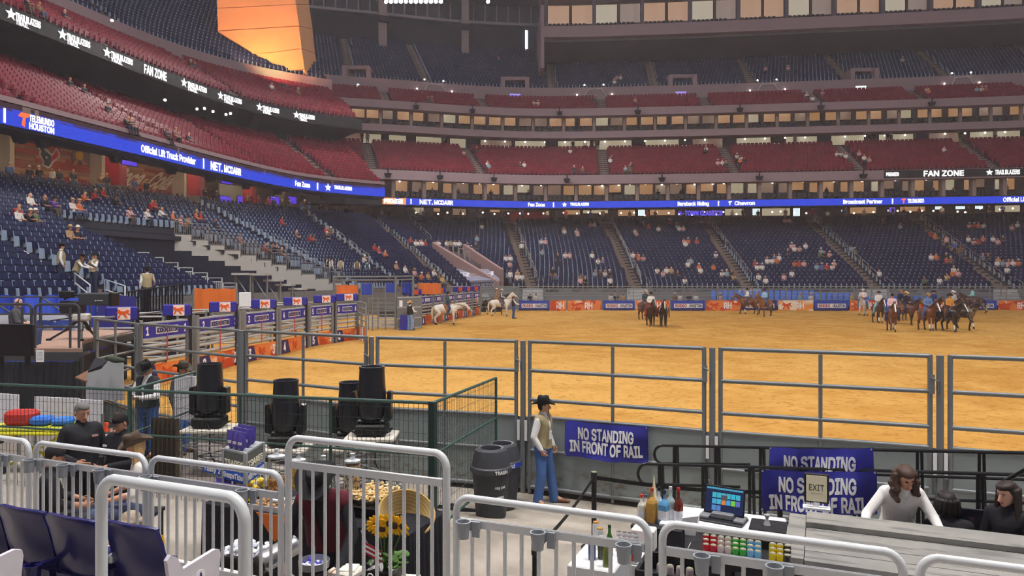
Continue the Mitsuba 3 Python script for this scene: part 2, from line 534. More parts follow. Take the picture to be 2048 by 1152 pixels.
tier('top_terrace', offset(FAR, 16.2), offset(FAR, 32), 31.4, 41.6, 20, 'blue', [.06, .165, .29, .415, .54, .66, .78, .90], n=120, mat_=C(58, 58, 70, .85))
struct('wall_top', band(FAR, 33, 33.4, 40, 46.5), C(44, 46, 56, .9))

# clerestory: dark panes above the curtain wall, mullions, roof edge and columns
top = offset(FAR, 33)


def far_at(x, d, z):
    "point on the far tier's offset curve seen at picture column x"
    P = offset(FAR, d)
    u = HX + F * P[:, 0] / P[:, 1]
    return np.array([np.interp(x, u, P[:, 0]), np.interp(x, u, P[:, 1]), z])


def far_frame(x, d):
    a, b = far_at(x - 4, d, 0), far_at(x + 4, d, 0)
    t = unit(b - a)
    return t, np.cross(UP, t)       # along, outward


struct('wall_clerestory', band(FAR, 33.6, 33.8, 46.5, 49.6), C(70, 74, 84, .3))
struct('trim_roof', band(FAR, 30, 36, 49.6, 52), C(66, 64, 72, .8))
for k, x in enumerate(np.arange(556, 1090, 23)):
    p = far_at(x, 33.3, 46.4)
    struct('trim_mullion', box(.22, .3, 3.3, p), C(140, 142, 150, .6))
struct('trim_sill', band(FAR, 32.6, 33.2, 46.2, 46.6), C(150, 150, 158, .7))
for x, w in ((765, 1.25), (930, 1.1)):
    t, o = far_frame(x, 29.5)
    p = far_at(x, 29.5, 38.5)
    struct('roof_column', moved(box(w, 1.1, 12.5), mat(p, t, o)), C(150, 138, 140, .85), label='pale concrete column before the dark curtain wall, ' + ('under the roof lights' if x == 765 else 'nearer the light slit'))
    add('speaker_cluster', moved(box(w * 1.25, .8, .9, bev=.1), mat(p + UP * 5.2 - o * .8, t, o)), DARK, label='small dark speaker cluster fixed to the pale column ' + ('nearest the roof lights' if x == 765 else 'left of the light slit'), cat='speaker')
s_ = far_at(1053, 32.8, 41.5)
t, o = far_frame(1053, 32.8)
add('light_slit', moved(box(.42, .1, 3.9), mat(s_, t, o)), WHITE, label='tall thin strip of daylight in the dark curtain wall', cat='light', emitter=glow((200, 232, 255), 3.2))

# the box of top suites at the right
RB = FAR[np.searchsorted(HX + F * FAR[:, 0] / FAR[:, 1], 1085):]
RB = np.vstack([[far_at(1085, 14, 0)[:2] - offset(FAR, 14)[0] * 0, ], offset(FAR, 14)[np.searchsorted(HX + F * offset(FAR, 14)[:, 0] / offset(FAR, 14)[:, 1], 1090):]])
struct('fascia_top_suite', band(RB, 0, 1.2, 38.2, 39.8), FASC)
struct('floor_top_suite', band(RB, 1.2, 12, 37.9, 38.3), C(92, 92, 100, .8))
struct('wall_top_suite', band(RB, 9, 9.3, 38.3, 47), C(120, 98, 80, .8))
struct('fascia_roof', band(RB, 0, 12, 46.2, 48), C(120, 106, 110, .8))
t, o = far_frame(1085, 14)
p = far_at(1085, 14, 34.2)
struct('wall_box_end', moved(box(.5, 14, 9), mat(p + o * 7 - UP * .4, t, o)), FASC)
struct('wall_under_box', band(RB, 17.6, 18, 34, 41), C(96, 92, 100, .9))

# thin haze in the whole hall
scene['hall_haze'] = {'type': 'sphere', 'center': [10, 40, 0], 'radius': 160.0, 'bsdf': {'type': 'null'}, 'interior': {'type': 'ref', 'id': 'haze_air'}}
tag('hall_haze', 'thin bluish haze filling the stadium air', 'haze', kind='stuff')
# ---------------------------------------------------------------- stadium seats: the nearest 300 of each colour one by one, the rest as one mass
ORD = ['front', 'second', 'third', 'fourth', 'fifth', 'sixth', 'seventh', 'eighth', 'ninth', 'tenth', 'eleventh', 'twelfth', 'thirteenth', 'fourteenth', 'fifteenth', 'sixteenth', 'seventeenth', 'eighteenth', 'nineteenth', 'twentieth'] + ['upper'] * 9
SEATM = M('seat_plastic', {'type': 'mesh_attribute', 'name': 'vertex_color'}, .5, spec=.2)
for col in ('blue', 'red'):
    parts = seat_mesh(col == 'red')
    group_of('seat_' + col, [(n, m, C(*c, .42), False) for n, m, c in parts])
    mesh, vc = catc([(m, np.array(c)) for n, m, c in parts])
    rows = seat_at[col]
    pos = np.array([m[:3, 3] for m, *_ in rows])
    x, y = px(pos + [0, 0, .6])
    near = np.argsort(np.linalg.norm(pos - [0, 0, CAM], axis=1) + 1e4 * ((x < -5) | (x > 2053) | (y < 2) | (y > 600)))
    for k in near[:300]:
        m, blk, r, c = rows[k]
        if col == 'blue':
            inst('stadium_seat', 'seat_blue', m, 'navy folding stadium seat, %s row up from the blue skirt of the side stand' % ORD[r], 'seat', 'navy seats in the near part of the side stand')
        else:
            up = 'upper' in blk
            inst('red_stadium_seat', 'seat_red', m, 'dark red folding seat, %s row of the club tier above the blue side ribbon' % ORD[r], 'seat', 'red seats nearest the camera in the side club tier')
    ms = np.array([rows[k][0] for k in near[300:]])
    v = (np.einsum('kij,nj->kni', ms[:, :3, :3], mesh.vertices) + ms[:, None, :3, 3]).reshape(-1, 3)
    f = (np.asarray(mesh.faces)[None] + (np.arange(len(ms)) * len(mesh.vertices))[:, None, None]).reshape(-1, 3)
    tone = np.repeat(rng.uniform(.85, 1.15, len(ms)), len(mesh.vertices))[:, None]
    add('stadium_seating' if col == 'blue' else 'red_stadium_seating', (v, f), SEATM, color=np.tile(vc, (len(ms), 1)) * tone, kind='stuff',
        label='navy seats filling the lower and top tiers of the stadium' if col == 'blue' else 'dark red seats filling the two middle tiers of the stadium', cat='seats')

# ---------------------------------------------------------------- floodlights in the roof
lens = lathe([(0, -.03), (.22, -.03)], 14)
if lens.face_normals[0, 2] > 0:
    lens.invert()
group_of('floodlight_lamp', [('housing', lathe([(.235, -.02), (.26, .1), (.16, .36), (0, .4)], 14), DARK, 40),
                             ('lens', lens, WHITE, False, glow((255, 250, 244), FLOOD, 60.0))])
FOCUS = np.array([14, 42, 0.0])


def flood(p, label, group, focus=FOCUS):
    z = unit(np.asarray(p) - focus)        # the lens looks along -z
    x = unit(np.cross([0, 1, .2], z))
    inst('floodlight', 'floodlight_lamp', mat(p, x, np.cross(z, x), z), label, 'floodlight', group)


for k in range(13):
    x = 772 + 10 * k if k < 12 else 976
    for j in range(2):
        flood(at(x, 3 - 11 * j, 82 + .6 * j), 'bright white floodlight in the row under the roof above the dark curtain wall' if k < 12 else 'single bright floodlight under the roof, apart from the long row', 'floodlights in the far roof row')
for X0, Y0, n, fo in ((-20, 15, 14, FOCUS), (-20, 55, 14, FOCUS), (50, 15, 7, FOCUS), (50, 55, 7, FOCUS), (14, 12, 12, FOCUS + [4, 20, 0]), (-6, 2, 24, np.array([-2, 9, 0])), (14, 2, 24, np.array([4, 9, 0]))):  # unseen banks; the last ones added to brighten far stand and near rails
    for k in range(n):
        flood((X0 + (k % 6) * 1.1 - 3, Y0 + (k // 6) * 1.1, 41 + (k // 6) * .4), 'unseen floodlight of a bank under the roof, placed to light arena and stands', 'floodlights over the arena', fo)
# ---------------------------------------------------------------- ribbon screens
def col_at(P, x, z, d=0.0):
    Q = offset(P, d)
    u = HX + F * Q[:, 0] / Q[:, 1]
    k = np.argsort(u)
    return np.array([np.interp(x, u[k], Q[k, 0]), np.interp(x, u[k], Q[k, 1]), z])


RIB = thing('ribbon_screen', 'long blue ribbon screen curving along the side balcony', 'screen')
_panel = lambda P, a, b, z0, z1, d: strip(np.c_[offset(P, d), P[:, 0] * 0 + z0][a:b], np.c_[offset(P, d), P[:, 0] * 0 + z1][a:b])      # noqa: E731
BLUE = (26, 62, 214)
add('panel', _panel(LED, 0, 80, 12.3, 13.26, .0), BLACK, RIB, emitter=glow(BLUE, 1.0))
RIB2 = thing('ribbon_screen', 'long straight blue ribbon screen across the far stand', 'screen')
a0 = int(np.searchsorted(HX + F * FAR[:, 0] / FAR[:, 1], 764))
add('panel', _panel(FAR, a0 + 1, 120, 12.42, 13.22, .0), BLACK, RIB2, emitter=glow(BLUE, 1.0))
RIB3 = thing('ribbon_screen', 'unlit black ribbon screen with white lettering in front of the side upper seats', 'screen')
add('panel', _panel(LED, 0, 80, 20.35, 21.35, 6.05), BLACK, RIB3)
RIB4 = thing('ribbon_screen', 'short black screen with white lettering on the far club balcony', 'screen')
a1 = int(np.searchsorted(HX + F * FAR[:, 0] / FAR[:, 1], 1766))
add('panel', _panel(FAR, a1, 120, 15.55, 16.45, -.06), BLACK, RIB4)
words = {RIB: [], RIB2: [], RIB3: [], RIB4: []}
reds = []
STAR = sg.Polygon([(math.sin(k * math.pi / 5) * (1 if k % 2 == 0 else .42), math.cos(k * math.pi / 5) * (1 if k % 2 == 0 else .42)) for k in range(10)])


def on(P, s, x0, x1, zc, h, d, to, shape=None):
    p, q = col_at(P, x0, zc, d), col_at(P, x1, zc, d)
    t = unit(q - p)
    w = np.linalg.norm(q - p)
    if s == '|':
        m = prism([(-.07, -h / 2), (.07, -h / 2), (.07, h / 2), (-.07, h / 2)], .02, (p + q) / 2, t, UP)
    elif s == '*':
        m = prism(sg.Polygon(np.array(STAR.exterior.coords) * h / 2), .02, (p + q) / 2, t, UP)
    elif s == 'T':
        m = prism([(-.5 * h, .2 * h), (-.25 * h, .5 * h), (.5 * h, .5 * h), (.3 * h, .2 * h), (.12 * h, .2 * h), (.05 * h, -.5 * h), (-.2 * h, -.4 * h), (-.1 * h, .15 * h)], .02, (p + q) / 2, t, UP)
    else:
        m = text(s, h, (p + q) / 2 - UP * h / 2, t, UP, width=w, depth=.02)
    to.append(m)


z1, z2, z3, z4 = 12.78, 12.82, 20.85, 16.0
W = words[RIB]
for s, x0, x1, z, h in (('|', 8, 10, z1, .8), ('TELEMUNDO', 58, 108, z1 + .2, .36), ('HOUSTON', 58, 108, z1 - .24, .34), ('Official Lift Truck Provider', 282, 391, z1, .46), ('|', 406, 408, z1, .8),
                        ('NET.', 421, 445, z1, .62), ('MCDARR', 448, 482, z1, .55), ('Fan Zone', 590, 620, z1, .45), ('|', 634, 636, z1, .7), ('*', 650, 662, z1, .8), ('TRAILBLAZERS', 668, 704, z1 + .1, .34)):
    on(LED, s, x0, x1, z, h, -.02, W)
on(LED, 'T', 40, 56, z1, .8, -.02, reds)
for s, x0, x1, z, h in (('PREMIER', 768, 806, z2 - .02, .5), ('|', 821, 823, z2, .6), ('NET.', 839, 866, z2, .52), ('MCDARR', 868, 906, z2, .5), ('Fan Zone', 1056, 1090, z2, .42), ('|', 1106, 1108, z2, .6), ('*', 1122, 1136, z2, .7),
                        ('TRAILBLAZERS', 1140, 1178, z2 + .06, .34), ('Bareback Riding', 1355, 1418, z2, .44), ('|', 1436, 1438, z2, .6), ('Chevron', 1469, 1510, z2, .44), ('Broadcast Partner', 1686, 1765, z2, .44), ('|', 1784, 1786, z2, .6),
                        ('TELEMUNDO', 1815, 1848, z2, .44), ('Official Lift Truck', 2006, 2084, z2, .46)):
    on(FAR, s, x0, x1, z, h, -.02, words[RIB2])
for x0, x1 in ((1454, 1466),):
    on(FAR, 'T', x0, x1, z2, .5, -.02, words[RIB2])
on(FAR, 'T', 1802, 1813, z2, .6, -.02, reds)
W = words[RIB3]
for x in (22, 125, 214, 368, 441, 519, 593):
    on(LED, '*', x - 5, x + 5, z3 + .08, .85, 6.0, W)
    k = .6 + .4 * (600 - x) / 600
    on(LED, 'TRAILBLAZERS', x + 9 * k, x + 60 * k, z3 + .1, .42, 6.0, W)
    on(LED, 'TRAIL', x + 9 * k, x + 36 * k, z3 - .3, .26, 6.0, W)
on(LED, 'FAN ZONE', 288, 333, z3, .68, 6.0, W)
for s, x0, x1, h in (('PREMIER', 1772, 1798, .4), ('FAN ZONE', 1847, 1928, .62), ('*', 1972, 1986, .8), ('TRAILBLAZERS', 1990, 2040, .5)):
    on(FAR, s, x0, x1, z4, h, -.1, words[RIB4])
for r, ms in words.items():
    add('lettering', cat(ms), WHITE, r, emitter=glow((255, 255, 255), 1.3), label='glowing white lettering')
add('emblem', cat(reds[:1]), ORANGE, RIB, emitter=glow((255, 70, 40), 1.2), label='red emblem beside white lettering')
add('emblem', cat(reds[1:]), ORANGE, RIB2, emitter=glow((255, 90, 40), 1.2), label='red emblem beside white lettering')
p, q = col_at(FAR, 765, 0, -.01), col_at(FAR, 812, 0, -.01)
add('warm_panel', hexa([p + UP * 12.44, q + UP * 12.44, q + UP * 12.44 + [0, .01, 0], p + UP * 12.44 + [0, .01, 0], p + UP * 13.2, q + UP * 13.2, q + UP * 13.2 + [0, .01, 0], p + UP * 13.2 + [0, .01, 0]]), ORANGE, RIB2, emitter=glow((255, 150, 90), .9), label='peach coloured end of the blue screen')

# ---------------------------------------------------------------- glowing panes that stand in for lamp-lit room walls, and their bays
sq = trimesh.Trimesh([[-.5, 0, 0], [.5, 0, 0], [.5, 0, 1], [-.5, 0, 1]], [[0, 1, 2], [0, 2, 3]], process=False)      # faces -y
for n, rgb, k in (('warm', (226, 160, 92), .34), ('dim', (150, 112, 84), .34), ('pale', (222, 206, 168), .38), ('white', (216, 240, 246), 1.0), ('purple', (84, 50, 220), .9)):
    group_of('lit_' + n, [('pane', sq, WHITE, False, glow(rgb, k))])
group_of('ceiling_lamp_group', [('bulb', trimesh.creation.icosphere(1, .13), WHITE, True, glow((255, 244, 222), 5.0))])


def window(P, d, x0, x1, z0, z1, kind):
    p, q = col_at(P, x0, z0, d), col_at(P, x1, z0, d)
    t = unit(q - p)
    m = mat((p + q) / 2, t * np.linalg.norm(q - p), np.cross(UP, t), UP * (z1 - z0))
    inst('window', 'lit_' + kind, m, kind='structure')  # the pane itself glows in place of lamps inside the room


def fins(P, d, xs, z0, z1, w, dep, m, name='trim_partition'):
    for x in xs:
        p, q = col_at(P, x, z0, d), col_at(P, x + 3, z0, d)
        t = unit(q - p)
        struct(name, moved(box(w, dep, z1 - z0), mat(p, t, np.cross(UP, t))), m)


POST = C(150, 132, 126, .8)
GREYP = C(92, 88, 98, .8)
r = np.random.default_rng(3)
seatrow = []
dark_seat, _ = catc([(m_, np.array(c)) for n, m_, c in seat_mesh()])


def front_seats(P, d, z, xs, gap=.62):
    for x0, x1 in xs:
        p, q = col_at(P, x0, z, d), col_at(P, x1, z, d)
        t = unit(q - p)
        for c in np.arange(.3, np.linalg.norm(q - p) - .2, gap):
            seatrow.append(moved(dark_seat, mat(p + t * c, -t, np.cross(t, UP) * 1.0)))


xsA = np.arange(786, 2060, 61.0)
for k, x in enumerate(xsA):
    kind = ['warm', 'warm', 'dim', 'warm', 'pale', 'dim', 'warm'][k % 7]
    window(FAR, 4.3, x + 5, x + r.uniform(28, 34), 14.45 + (k % 3 == 1) * .35, 15.8, kind)
    window(FAR, 4.3, x + 36, x + 57, 14.5, 15.7, ['dim', 'warm', 'warm', 'pale'][k % 4])
fins(FAR, 1.3, xsA, 13.3, 15.5, .4, 1.0, POST)
fins(FAR, 3.0, xsA + 34, 13.3, 15.85, .12, 2.4, GREYP)
front_seats(FAR, 1.2, 13.3, [(x + 4, x + 56) for x in xsA if x < 2000])
front_seats(FAR, 2.2, 13.45, [(x + 4, x + 50) for x in xsA if x < 2000])
xsB = np.arange(700, 2070, 61.0)
for k, x in enumerate(xsB):
    window(FAR, 12.3, x + 4, x + r.uniform(22, 30), 25.1, 26.5, ['warm', 'dim', 'warm', 'pale', 'warm'][k % 5])
    window(FAR, 12.3, x + 33, x + 57, 25.1, 26.4, ['warm', 'warm', 'dim'][k % 3])
fins(FAR, 9.9, xsB, 23.4, 26.5, .35, .4, POST)
fins(FAR, 11.4, xsB + 31, 23.4, 26.5, .12, 1.8, GREYP)
front_seats(FAR, 10, 23.6, [(x + 3, x + 48) for k, x in enumerate(xsB) if x < 2000])
front_seats(FAR, 11, 23.95, [(x + 3, x + 52) for k, x in enumerate(xsB) if x < 2000 and k % 4])
for k, (x0, x1) in enumerate(((690, 722), (726, 762), (778, 812), (832, 890), (900, 940), (961, 1023), (1030, 1093), (1116, 1180), (1187, 1267), (1291, 1357), (1385, 1450), (1473, 1541), (1572, 1638), (1662, 1728), (1758, 1831), (1852, 1923), (1940, 2040))):
    window(FAR, 13.3, x0, x1, 21.8, 23.15, 'pale' if k % 5 else 'dim')
for x in (1372, 1555, 1011, 1747):
    window(FAR, 13.2, x - 8, x + 8, 21.6, 22.3, 'white')
fins(FAR, 12, (944, 1102, 1275, 1458, 1648, 1842), 21.5, 23.15, 1.6, 1.0, GREYP)
for k, x in enumerate(np.arange(1094, 2060, 48)):
    window(RB, 8.8, x + 2, x + 44, 43.0, 45.9, ['warm', 'warm', 'pale', 'dim'][k % 4])
fins(RB, 1.5, np.arange(1092, 2060, 96), 39.8, 46.2, .5, 1.0, GREYP)
front_seats(RB, 2, 40.0, [(x + 2, x + 80) for x in np.arange(1094, 1960, 96)])
for k, (x0, x1) in enumerate(((1395, 1482), (1512, 1574), (1586, 1655), (1684, 1766), (1776, 1905), (1934, 2020), (1190, 1320), (1330, 1385))):
    p, q = col_at(RB, x0, 0, 17.5), col_at(RB, x1, 0, 17.5)
    z_ = 36.9 if k < 6 else 36.2
    t_ = unit(q - p)
    add('wall_panel', cat([beam(p + UP * z_, q + UP * z_, .2, .25), beam(p + UP * (z_ + 2.2), q + UP * (z_ + 2.2), .2, .25), beam(p + UP * z_, p + UP * (z_ + 2.2), .25, .2, t_), beam(q + UP * z_, q + UP * (z_ + 2.2), .25, .2, t_)]), C(132, 126, 134, .8), kind='structure')
lampk = 0


def lamp(p):
    inst('ceiling_lamp', 'ceiling_lamp_group', mat(p, [1, 0, 0], [0, 1, 0]), 'small round white ceiling lamp glowing in the suites and concourses', 'lamp', 'small ceiling lamps around the stadium')


for x in np.arange(800, 2040, 31):
    lamp(col_at(FAR, x + r.uniform(-6, 6), 15.65, 3 + r.uniform(-1, 1)))
for x in np.arange(710, 2040, 36):
    lamp(col_at(FAR, x + r.uniform(-8, 8), 26.3, 11.6))
for x in np.arange(970, 2040, 40):
    lamp(col_at(FAR, x, 22.9, 12.6))
for x, y, Y in ((1385, 87, 112), (1478, 87, 111), (1520, 86, 111), (1736, 49, 108), (1825, 45, 108), (1950, 55, 107), (1213, 66, 112), (1302, 64, 112)):
    lamp(at(x, y, Y))
for x, y, Y in ((224, 41, 62), (394, 218, 66), (409, 217, 67), (426, 223, 68), (452, 229, 69), (461, 227, 69), (330, 200, 62), (588, 233, 80)):
    lamp(at(x, y, Y))

# ---------------------------------------------------------------- concourses behind the lower bowl
lk8 = offset(lk, 8.6)
struct('wall_concourse', strip(np.c_[lk8, lzb], np.c_[lk8, lzb + 4.4]), C(84, 66, 56, .85))
kf = lk[int(.5 * N):]
kz = 11.5
for x0, x1, z0, z1, kind in ((826, 850, .5, 2, 'pale'), (862, 880, .8, 2, 'warm'), (905, 932, .4, 2, 'dim'), (980, 1000, .9, 2.2, 'warm'), (1004, 1050, 1.2, 2.1, 'dim'), (1130, 1160, .6, 1.9, 'warm'), (1166, 1216, .8, 2, 'pale'), (1236, 1270, .4, 1.7, 'warm'), (1276, 1290, .4, 2, 'white'),
                             (1300, 1350, .5, 1.9, 'warm'), (1450, 1484, .4, 1.9, 'pale'), (1505, 1520, .4, 2, 'white'), (1524, 1580, .3, 1.9, 'pale'), (1586, 1600, .2, 2, 'white'), (1700, 1752, .5, 2, 'warm'), (1778, 1790, .6, 1.6, 'purple'), (1800, 1850, .7, 2, 'warm'), (1870, 1888, .9, 1.8, 'white'), (1911, 1930, .9, 1.8, 'white'), (1950, 1966, .9, 1.8, 'white'), (1990, 2040, .4, 2, 'pale')):
    window(kf, 8.2, x0, x1, kz + z0 + .9, kz + z1 + .6, kind)
for x in (818, 857, 943, 1117, 1226, 1494, 1650, 1764, 1897):
    fins(kf, 3.0, (x,), kz, 14, 1.1, 1.0, C(40, 38, 46, .8), 'trim_pillar')
for x in np.arange(830, 2040, 23):
    lamp(col_at(kf, x + r.uniform(-5, 5), 13.0 + r.uniform(-.4, .1), 5))
p, q = col_at(kf, 1020, 12.4, 7.6), col_at(kf, 1098, 12.4, 7.6)
struct('wall_red', beam(p, q, .3, 1.9), C(170, 46, 40, .7))
p, q = col_at(kf, 1357, 12.35, 2.2), col_at(kf, 1445, 12.35, 2.2)
t = unit(q - p)
sign = thing('hanging_sign', 'glowing violet lettered sign over the far concourse', 'sign')
add('lettering', text('H-TOWN CLASSICS', .62, (p + q) / 2, t, UP, width=np.linalg.norm(q - p), depth=.05), PURPLE, sign, emitter=glow((96, 84, 240), 1.1))
add('bar', beam(p - UP * .08, q - UP * .08, .1, .06), DARK, sign)
p = col_at(kf, 1655, 11.7, 2.5)
ban = thing('banner', 'dark banner with a pale star on the far concourse rail', 'banner')
t = unit(col_at(kf, 1680, 11.7, 2.5) - p)
add('cloth', moved(box(3.6, .08, 1.5, (0, 0, 0)), mat(p, t, np.cross(UP, t))), C(24, 24, 34, .8), ban)
add('star', prism(sg.Polygon(np.array(STAR.exterior.coords) * .42), .03, p + UP * .75 - np.cross(UP, t) * .08, t, UP), C(170, 170, 176, .7), ban)
add('suite_seating', cat(seatrow), C(26, 27, 36, .5), kind='stuff', label='dark seats lined up along the fronts of the suites', cat='seats')

# left concourse: plank mural, emblem, pillars, screens
KS = lk[:int(.56 * N)]


def side_at(x, z, d):
    return col_at(KS, x, z, d)


p0, p1 = side_at(-30, 10.2, 7.9), side_at(352, 10.2, 7.9)
t = unit(p1 - p0)
o = np.cross(t, UP)      # towards the arena
Lm = np.linalg.norm(p1 - p0)
mural = 'wall_mural'
struct(mural, beam(p0 + UP * 2.1 - o * .1, p1 + UP * 2.1 - o * .1, .1, 4.2), C(70, 44, 34, .8))
tones = [C(170, 76, 58, .7), C(150, 104, 76, .7), C(184, 138, 104, .7), C(134, 72, 56, .7), C(166, 124, 92, .7)]
plank = {}
for k, tn in enumerate(tones):
    group_of('plank_%d' % k, [('board', box(1, .03, 1, bev=.008), tn, False)])
for row in range(14):
    c = -r.uniform(0, 2)
    while c < Lm:
        w = r.uniform(1.4, 3.0)
        a, b = max(c, 0) + .01, min(c + w, Lm) - .01
        if b - a > .1:
            k = int(r.choice(5, p=[.3, .22, .18, .15, .15]))
            inst('plank', 'plank_%d' % k, mat(p0 + t * (a + b) / 2 + UP * row * .3, t * (b - a), -o, UP * .29), parent=mural)
        c += w
oo = o * .05


def on_mural(x, y, d=.06):
    P = p0 + (p1 - p0) * .5
    dirv = np.array([(x - HX) / F, 1, (HY - y) / F])
    k = np.dot(P + o * d - [0, 0, CAM], o) / np.dot(dirv, o)
    return np.array([0, 0, CAM]) + dirv * k


def mural_poly(pts, d=.06):
    q = [on_mural(x, y, d) for x, y in pts]
    c = q[0]
    return prism([(np.dot(a - c, t), (a - c)[2]) for a in q], .05, c, t, UP)


bull = thing('wall_emblem', 'large navy and red horned emblem on the plank wall', 'emblem')
outline = [(76, 291), (84, 293), (92, 302), (104, 311), (110, 303), (112, 299), (117, 306), (117, 313), (111, 319), (106, 322), (100, 332), (96, 335), (86, 330), (87, 322), (83, 314), (80, 308), (82, 303)]
add('outline', prism(sg.Polygon([(np.dot(on_mural(*a) - on_mural(76, 291), t), (on_mural(*a) - on_mural(76, 291))[2]) for a in outline]).buffer(.09), .04, on_mural(76, 291), t, UP), C(222, 214, 204), bull)
add('dark_half', mural_poly([(77, 292), (84, 294), (92, 303), (102, 312), (102, 320), (97, 333), (88, 329), (88, 321), (84, 313), (81, 308), (83, 303)], .11), C(18, 24, 36), bull)
add('red_half', mural_poly([(104, 313), (110, 304), (112, 301), (116, 306), (116, 312), (110, 318), (105, 321), (99, 331), (104, 319)], .12), C(178, 30, 44), bull)
add('star', prism(sg.Polygon(np.array(STAR.exterior.coords) * .13), .02, on_mural(93, 315, .17), t, UP), C(232, 232, 232), bull)
poster = thing('poster', 'poster of a figure in a yellow jersey on the plank wall', 'poster')
add('sheet', mural_poly([(144, 295), (182, 300), (182, 332), (144, 328)]), C(96, 66, 56), poster)
add('jersey', mural_poly([(150, 307), (155, 300), (162, 301), (166, 309), (164, 321), (151, 319)], .1), C(222, 178, 40), poster)
add('figure', mural_poly([(153, 298), (160, 299), (160, 303), (154, 303)], .12), C(70, 40, 30), poster)
add('rays', cat([mural_poly([(151, 320), (157, 321), (153, 331), (145, 329)], .1), mural_poly([(160, 321), (165, 321), (176, 330), (166, 331)], .1)]), C(190, 120, 70), poster)
script = text('Coca-Cola', 1.0, (0, 0, 0), [1, 0, 0], [.25, 1, 0], width=1.0, bold=True, depth=.03)
a, b = on_mural(214, 366), on_mural(332, 376)
ws = thing('wall_lettering', 'large cream script lettering across the plank wall', 'lettering')
add('script', moved(script, mat((a + b) / 2 - UP * .1, (b - a), UP * 1.45, o)), C(232, 218, 196), ws)
blue_p = thing('counter_banner', 'blue banner with red lettering below the cream script', 'banner')
a, b = side_at(268, 10.9, 6.2), side_at(352, 10.9, 6.2)
add('cloth', beam(a, b, .1, .9), C(52, 76, 116), blue_p)
add('lettering', text('TEXAS WATER WONDERLAND', .3, (a + b) / 2 + o * .06 - UP * .25, t, UP, width=3.4), C(214, 96, 56), blue_p)
for x, w, cU, cL in ((232, 1.1, (140, 22, 30), (96, 92, 92)), (392, 1.1, (128, 24, 32), (90, 88, 90)), (499, 1.0, (140, 24, 34), (110, 104, 104))):
    p = side_at(x, 10.1, 2.6)
    struct('trim_pillar', box(w, w, 1.0, p), C(*cL, .7))
    struct('trim_pillar', box(w, w, 2.9, p + UP * 1.0), C(*cU, .6))
for x, w in ((8, 1.2), (195, 1.0), (359, 1.1), (560, 1.0)):
    p = side_at(x, 10.1, 6.4)
    struct('trim_pillar', box(w, .5, 4.2, p), C(216, 204, 184, .7))
p, q = side_at(438, 11.3, 7.6), side_at(491, 11.3, 7.6)
struct('wall_pale', beam(p + UP * 1, q + UP * 1, .2, 2.4), C(214, 214, 196, .8))
p, q = side_at(556, 11.6, 8), side_at(735, 11.8, 8)
struct('wall_beige', beam(p + UP * .4, q + UP * .4, .2, 4), C(210, 184, 146, .8))
group_of('wall_screen_group', [('frame', box(1.5, .1, .86, (0, 0, 0), .02), BLACK, False), ('display', moved(sq, mat((0, -.06, .05), [1.4, 0, 0], [0, 1, 0], [0, 0, .76])), BLACK, False, glow((88, 56, 232), .8))])
for x, y, d in ((258, 322, 1.5), (452, 360, 1.5), (450, 401, 5), (484, 401, 5), (549, 401, 5), (584, 401, 5)):
    p = side_at(x, 0, d)
    p[2] = CAM + (HY - y) / F * p[1] - .4
    inst('wall_screen', 'wall_screen_group', mat(p, t, -o, UP), 'violet lit screen above the side concourse', 'screen', 'violet screens above the side concourse')
group_of('speaker_group', [('cabinet', hexa([(-.25, -.2, .3), (.25, -.2, .3), (.25, .2, .3), (-.25, .2, .3), (-.4, -.3, .75), (.4, -.3, .75), (.4, .3, .75), (-.4, .3, .75)]), DARK, False), ('bracket', box(.12, .12, .6, (0, 0, .8)), DARK, False)])
for x in (40, 86, 232, 342, 420, 492, 556, 648):
    p = col_at(LED, x, 11.35, 1.1)
    inst('hanging_speaker', 'speaker_group', mat(p, t, -o, UP), 'black loudspeaker hanging under the blue side ribbon', 'speaker', 'loudspeakers under the side ribbon')
for k, x in enumerate((776, 880, 988, 1134, 1324, 1519, 1727)):
    p = col_at(FAR, x, 15.25, -.5)
    inst('hanging_speaker', 'speaker_group', mat(p, [1, 0, 0], [0, 1, 0]), 'black loudspeaker on the front of the far club balcony', 'speaker', 'loudspeakers on the far club balcony')
for k, x in enumerate((832, 945, 1119, 1276, 1480, 1642, 1864)):
    p = col_at(FAR, x, 25.3, 7.5)
    inst('hanging_speaker', 'speaker_group', mat(p, [1, 0, 0], [0, 1, 0]), 'black loudspeaker on the far upper balcony front', 'speaker', 'loudspeakers on the far upper balcony')
cl = thing('concourse_light', 'long warm light line added to brighten the side concourse', 'light')
add('tube', band(LED[4:76], 5.2, 5.45, 14.05, 14.2), WHITE, cl, emitter=glow((255, 226, 190), 36.0, 8.0))  # added fill light, strong enough to brighten the plank wall
cl = thing('concourse_light', 'long warm light line added to brighten the far concourse', 'light')
add('tube', band(FAR[14:], 10, 10.25, 13.35, 13.5), WHITE, cl, emitter=glow((255, 226, 190), 4.0, 3.0))  # added fill light for the far concourse
# side suites: the few lit rooms
for x0, x1, y0, y1, kind in ((119, 152, 128, 150, 'dim'), (214, 243, 170, 190, 'dim'), (245, 284, 172, 200, 'dim'), (290, 313, 185, 208, 'pale'), (470, 492, 232, 246, 'purple'), (560, 590, 252, 264, 'dim')):
    p, q = col_at(LED, x0, 0, 15.8), col_at(LED, x1, 0, 15.8)
    window(LED, 15.8, x0, x1, CAM + (HY - y1) / F * p[1], CAM + (HY - y0) / F * p[1], kind)

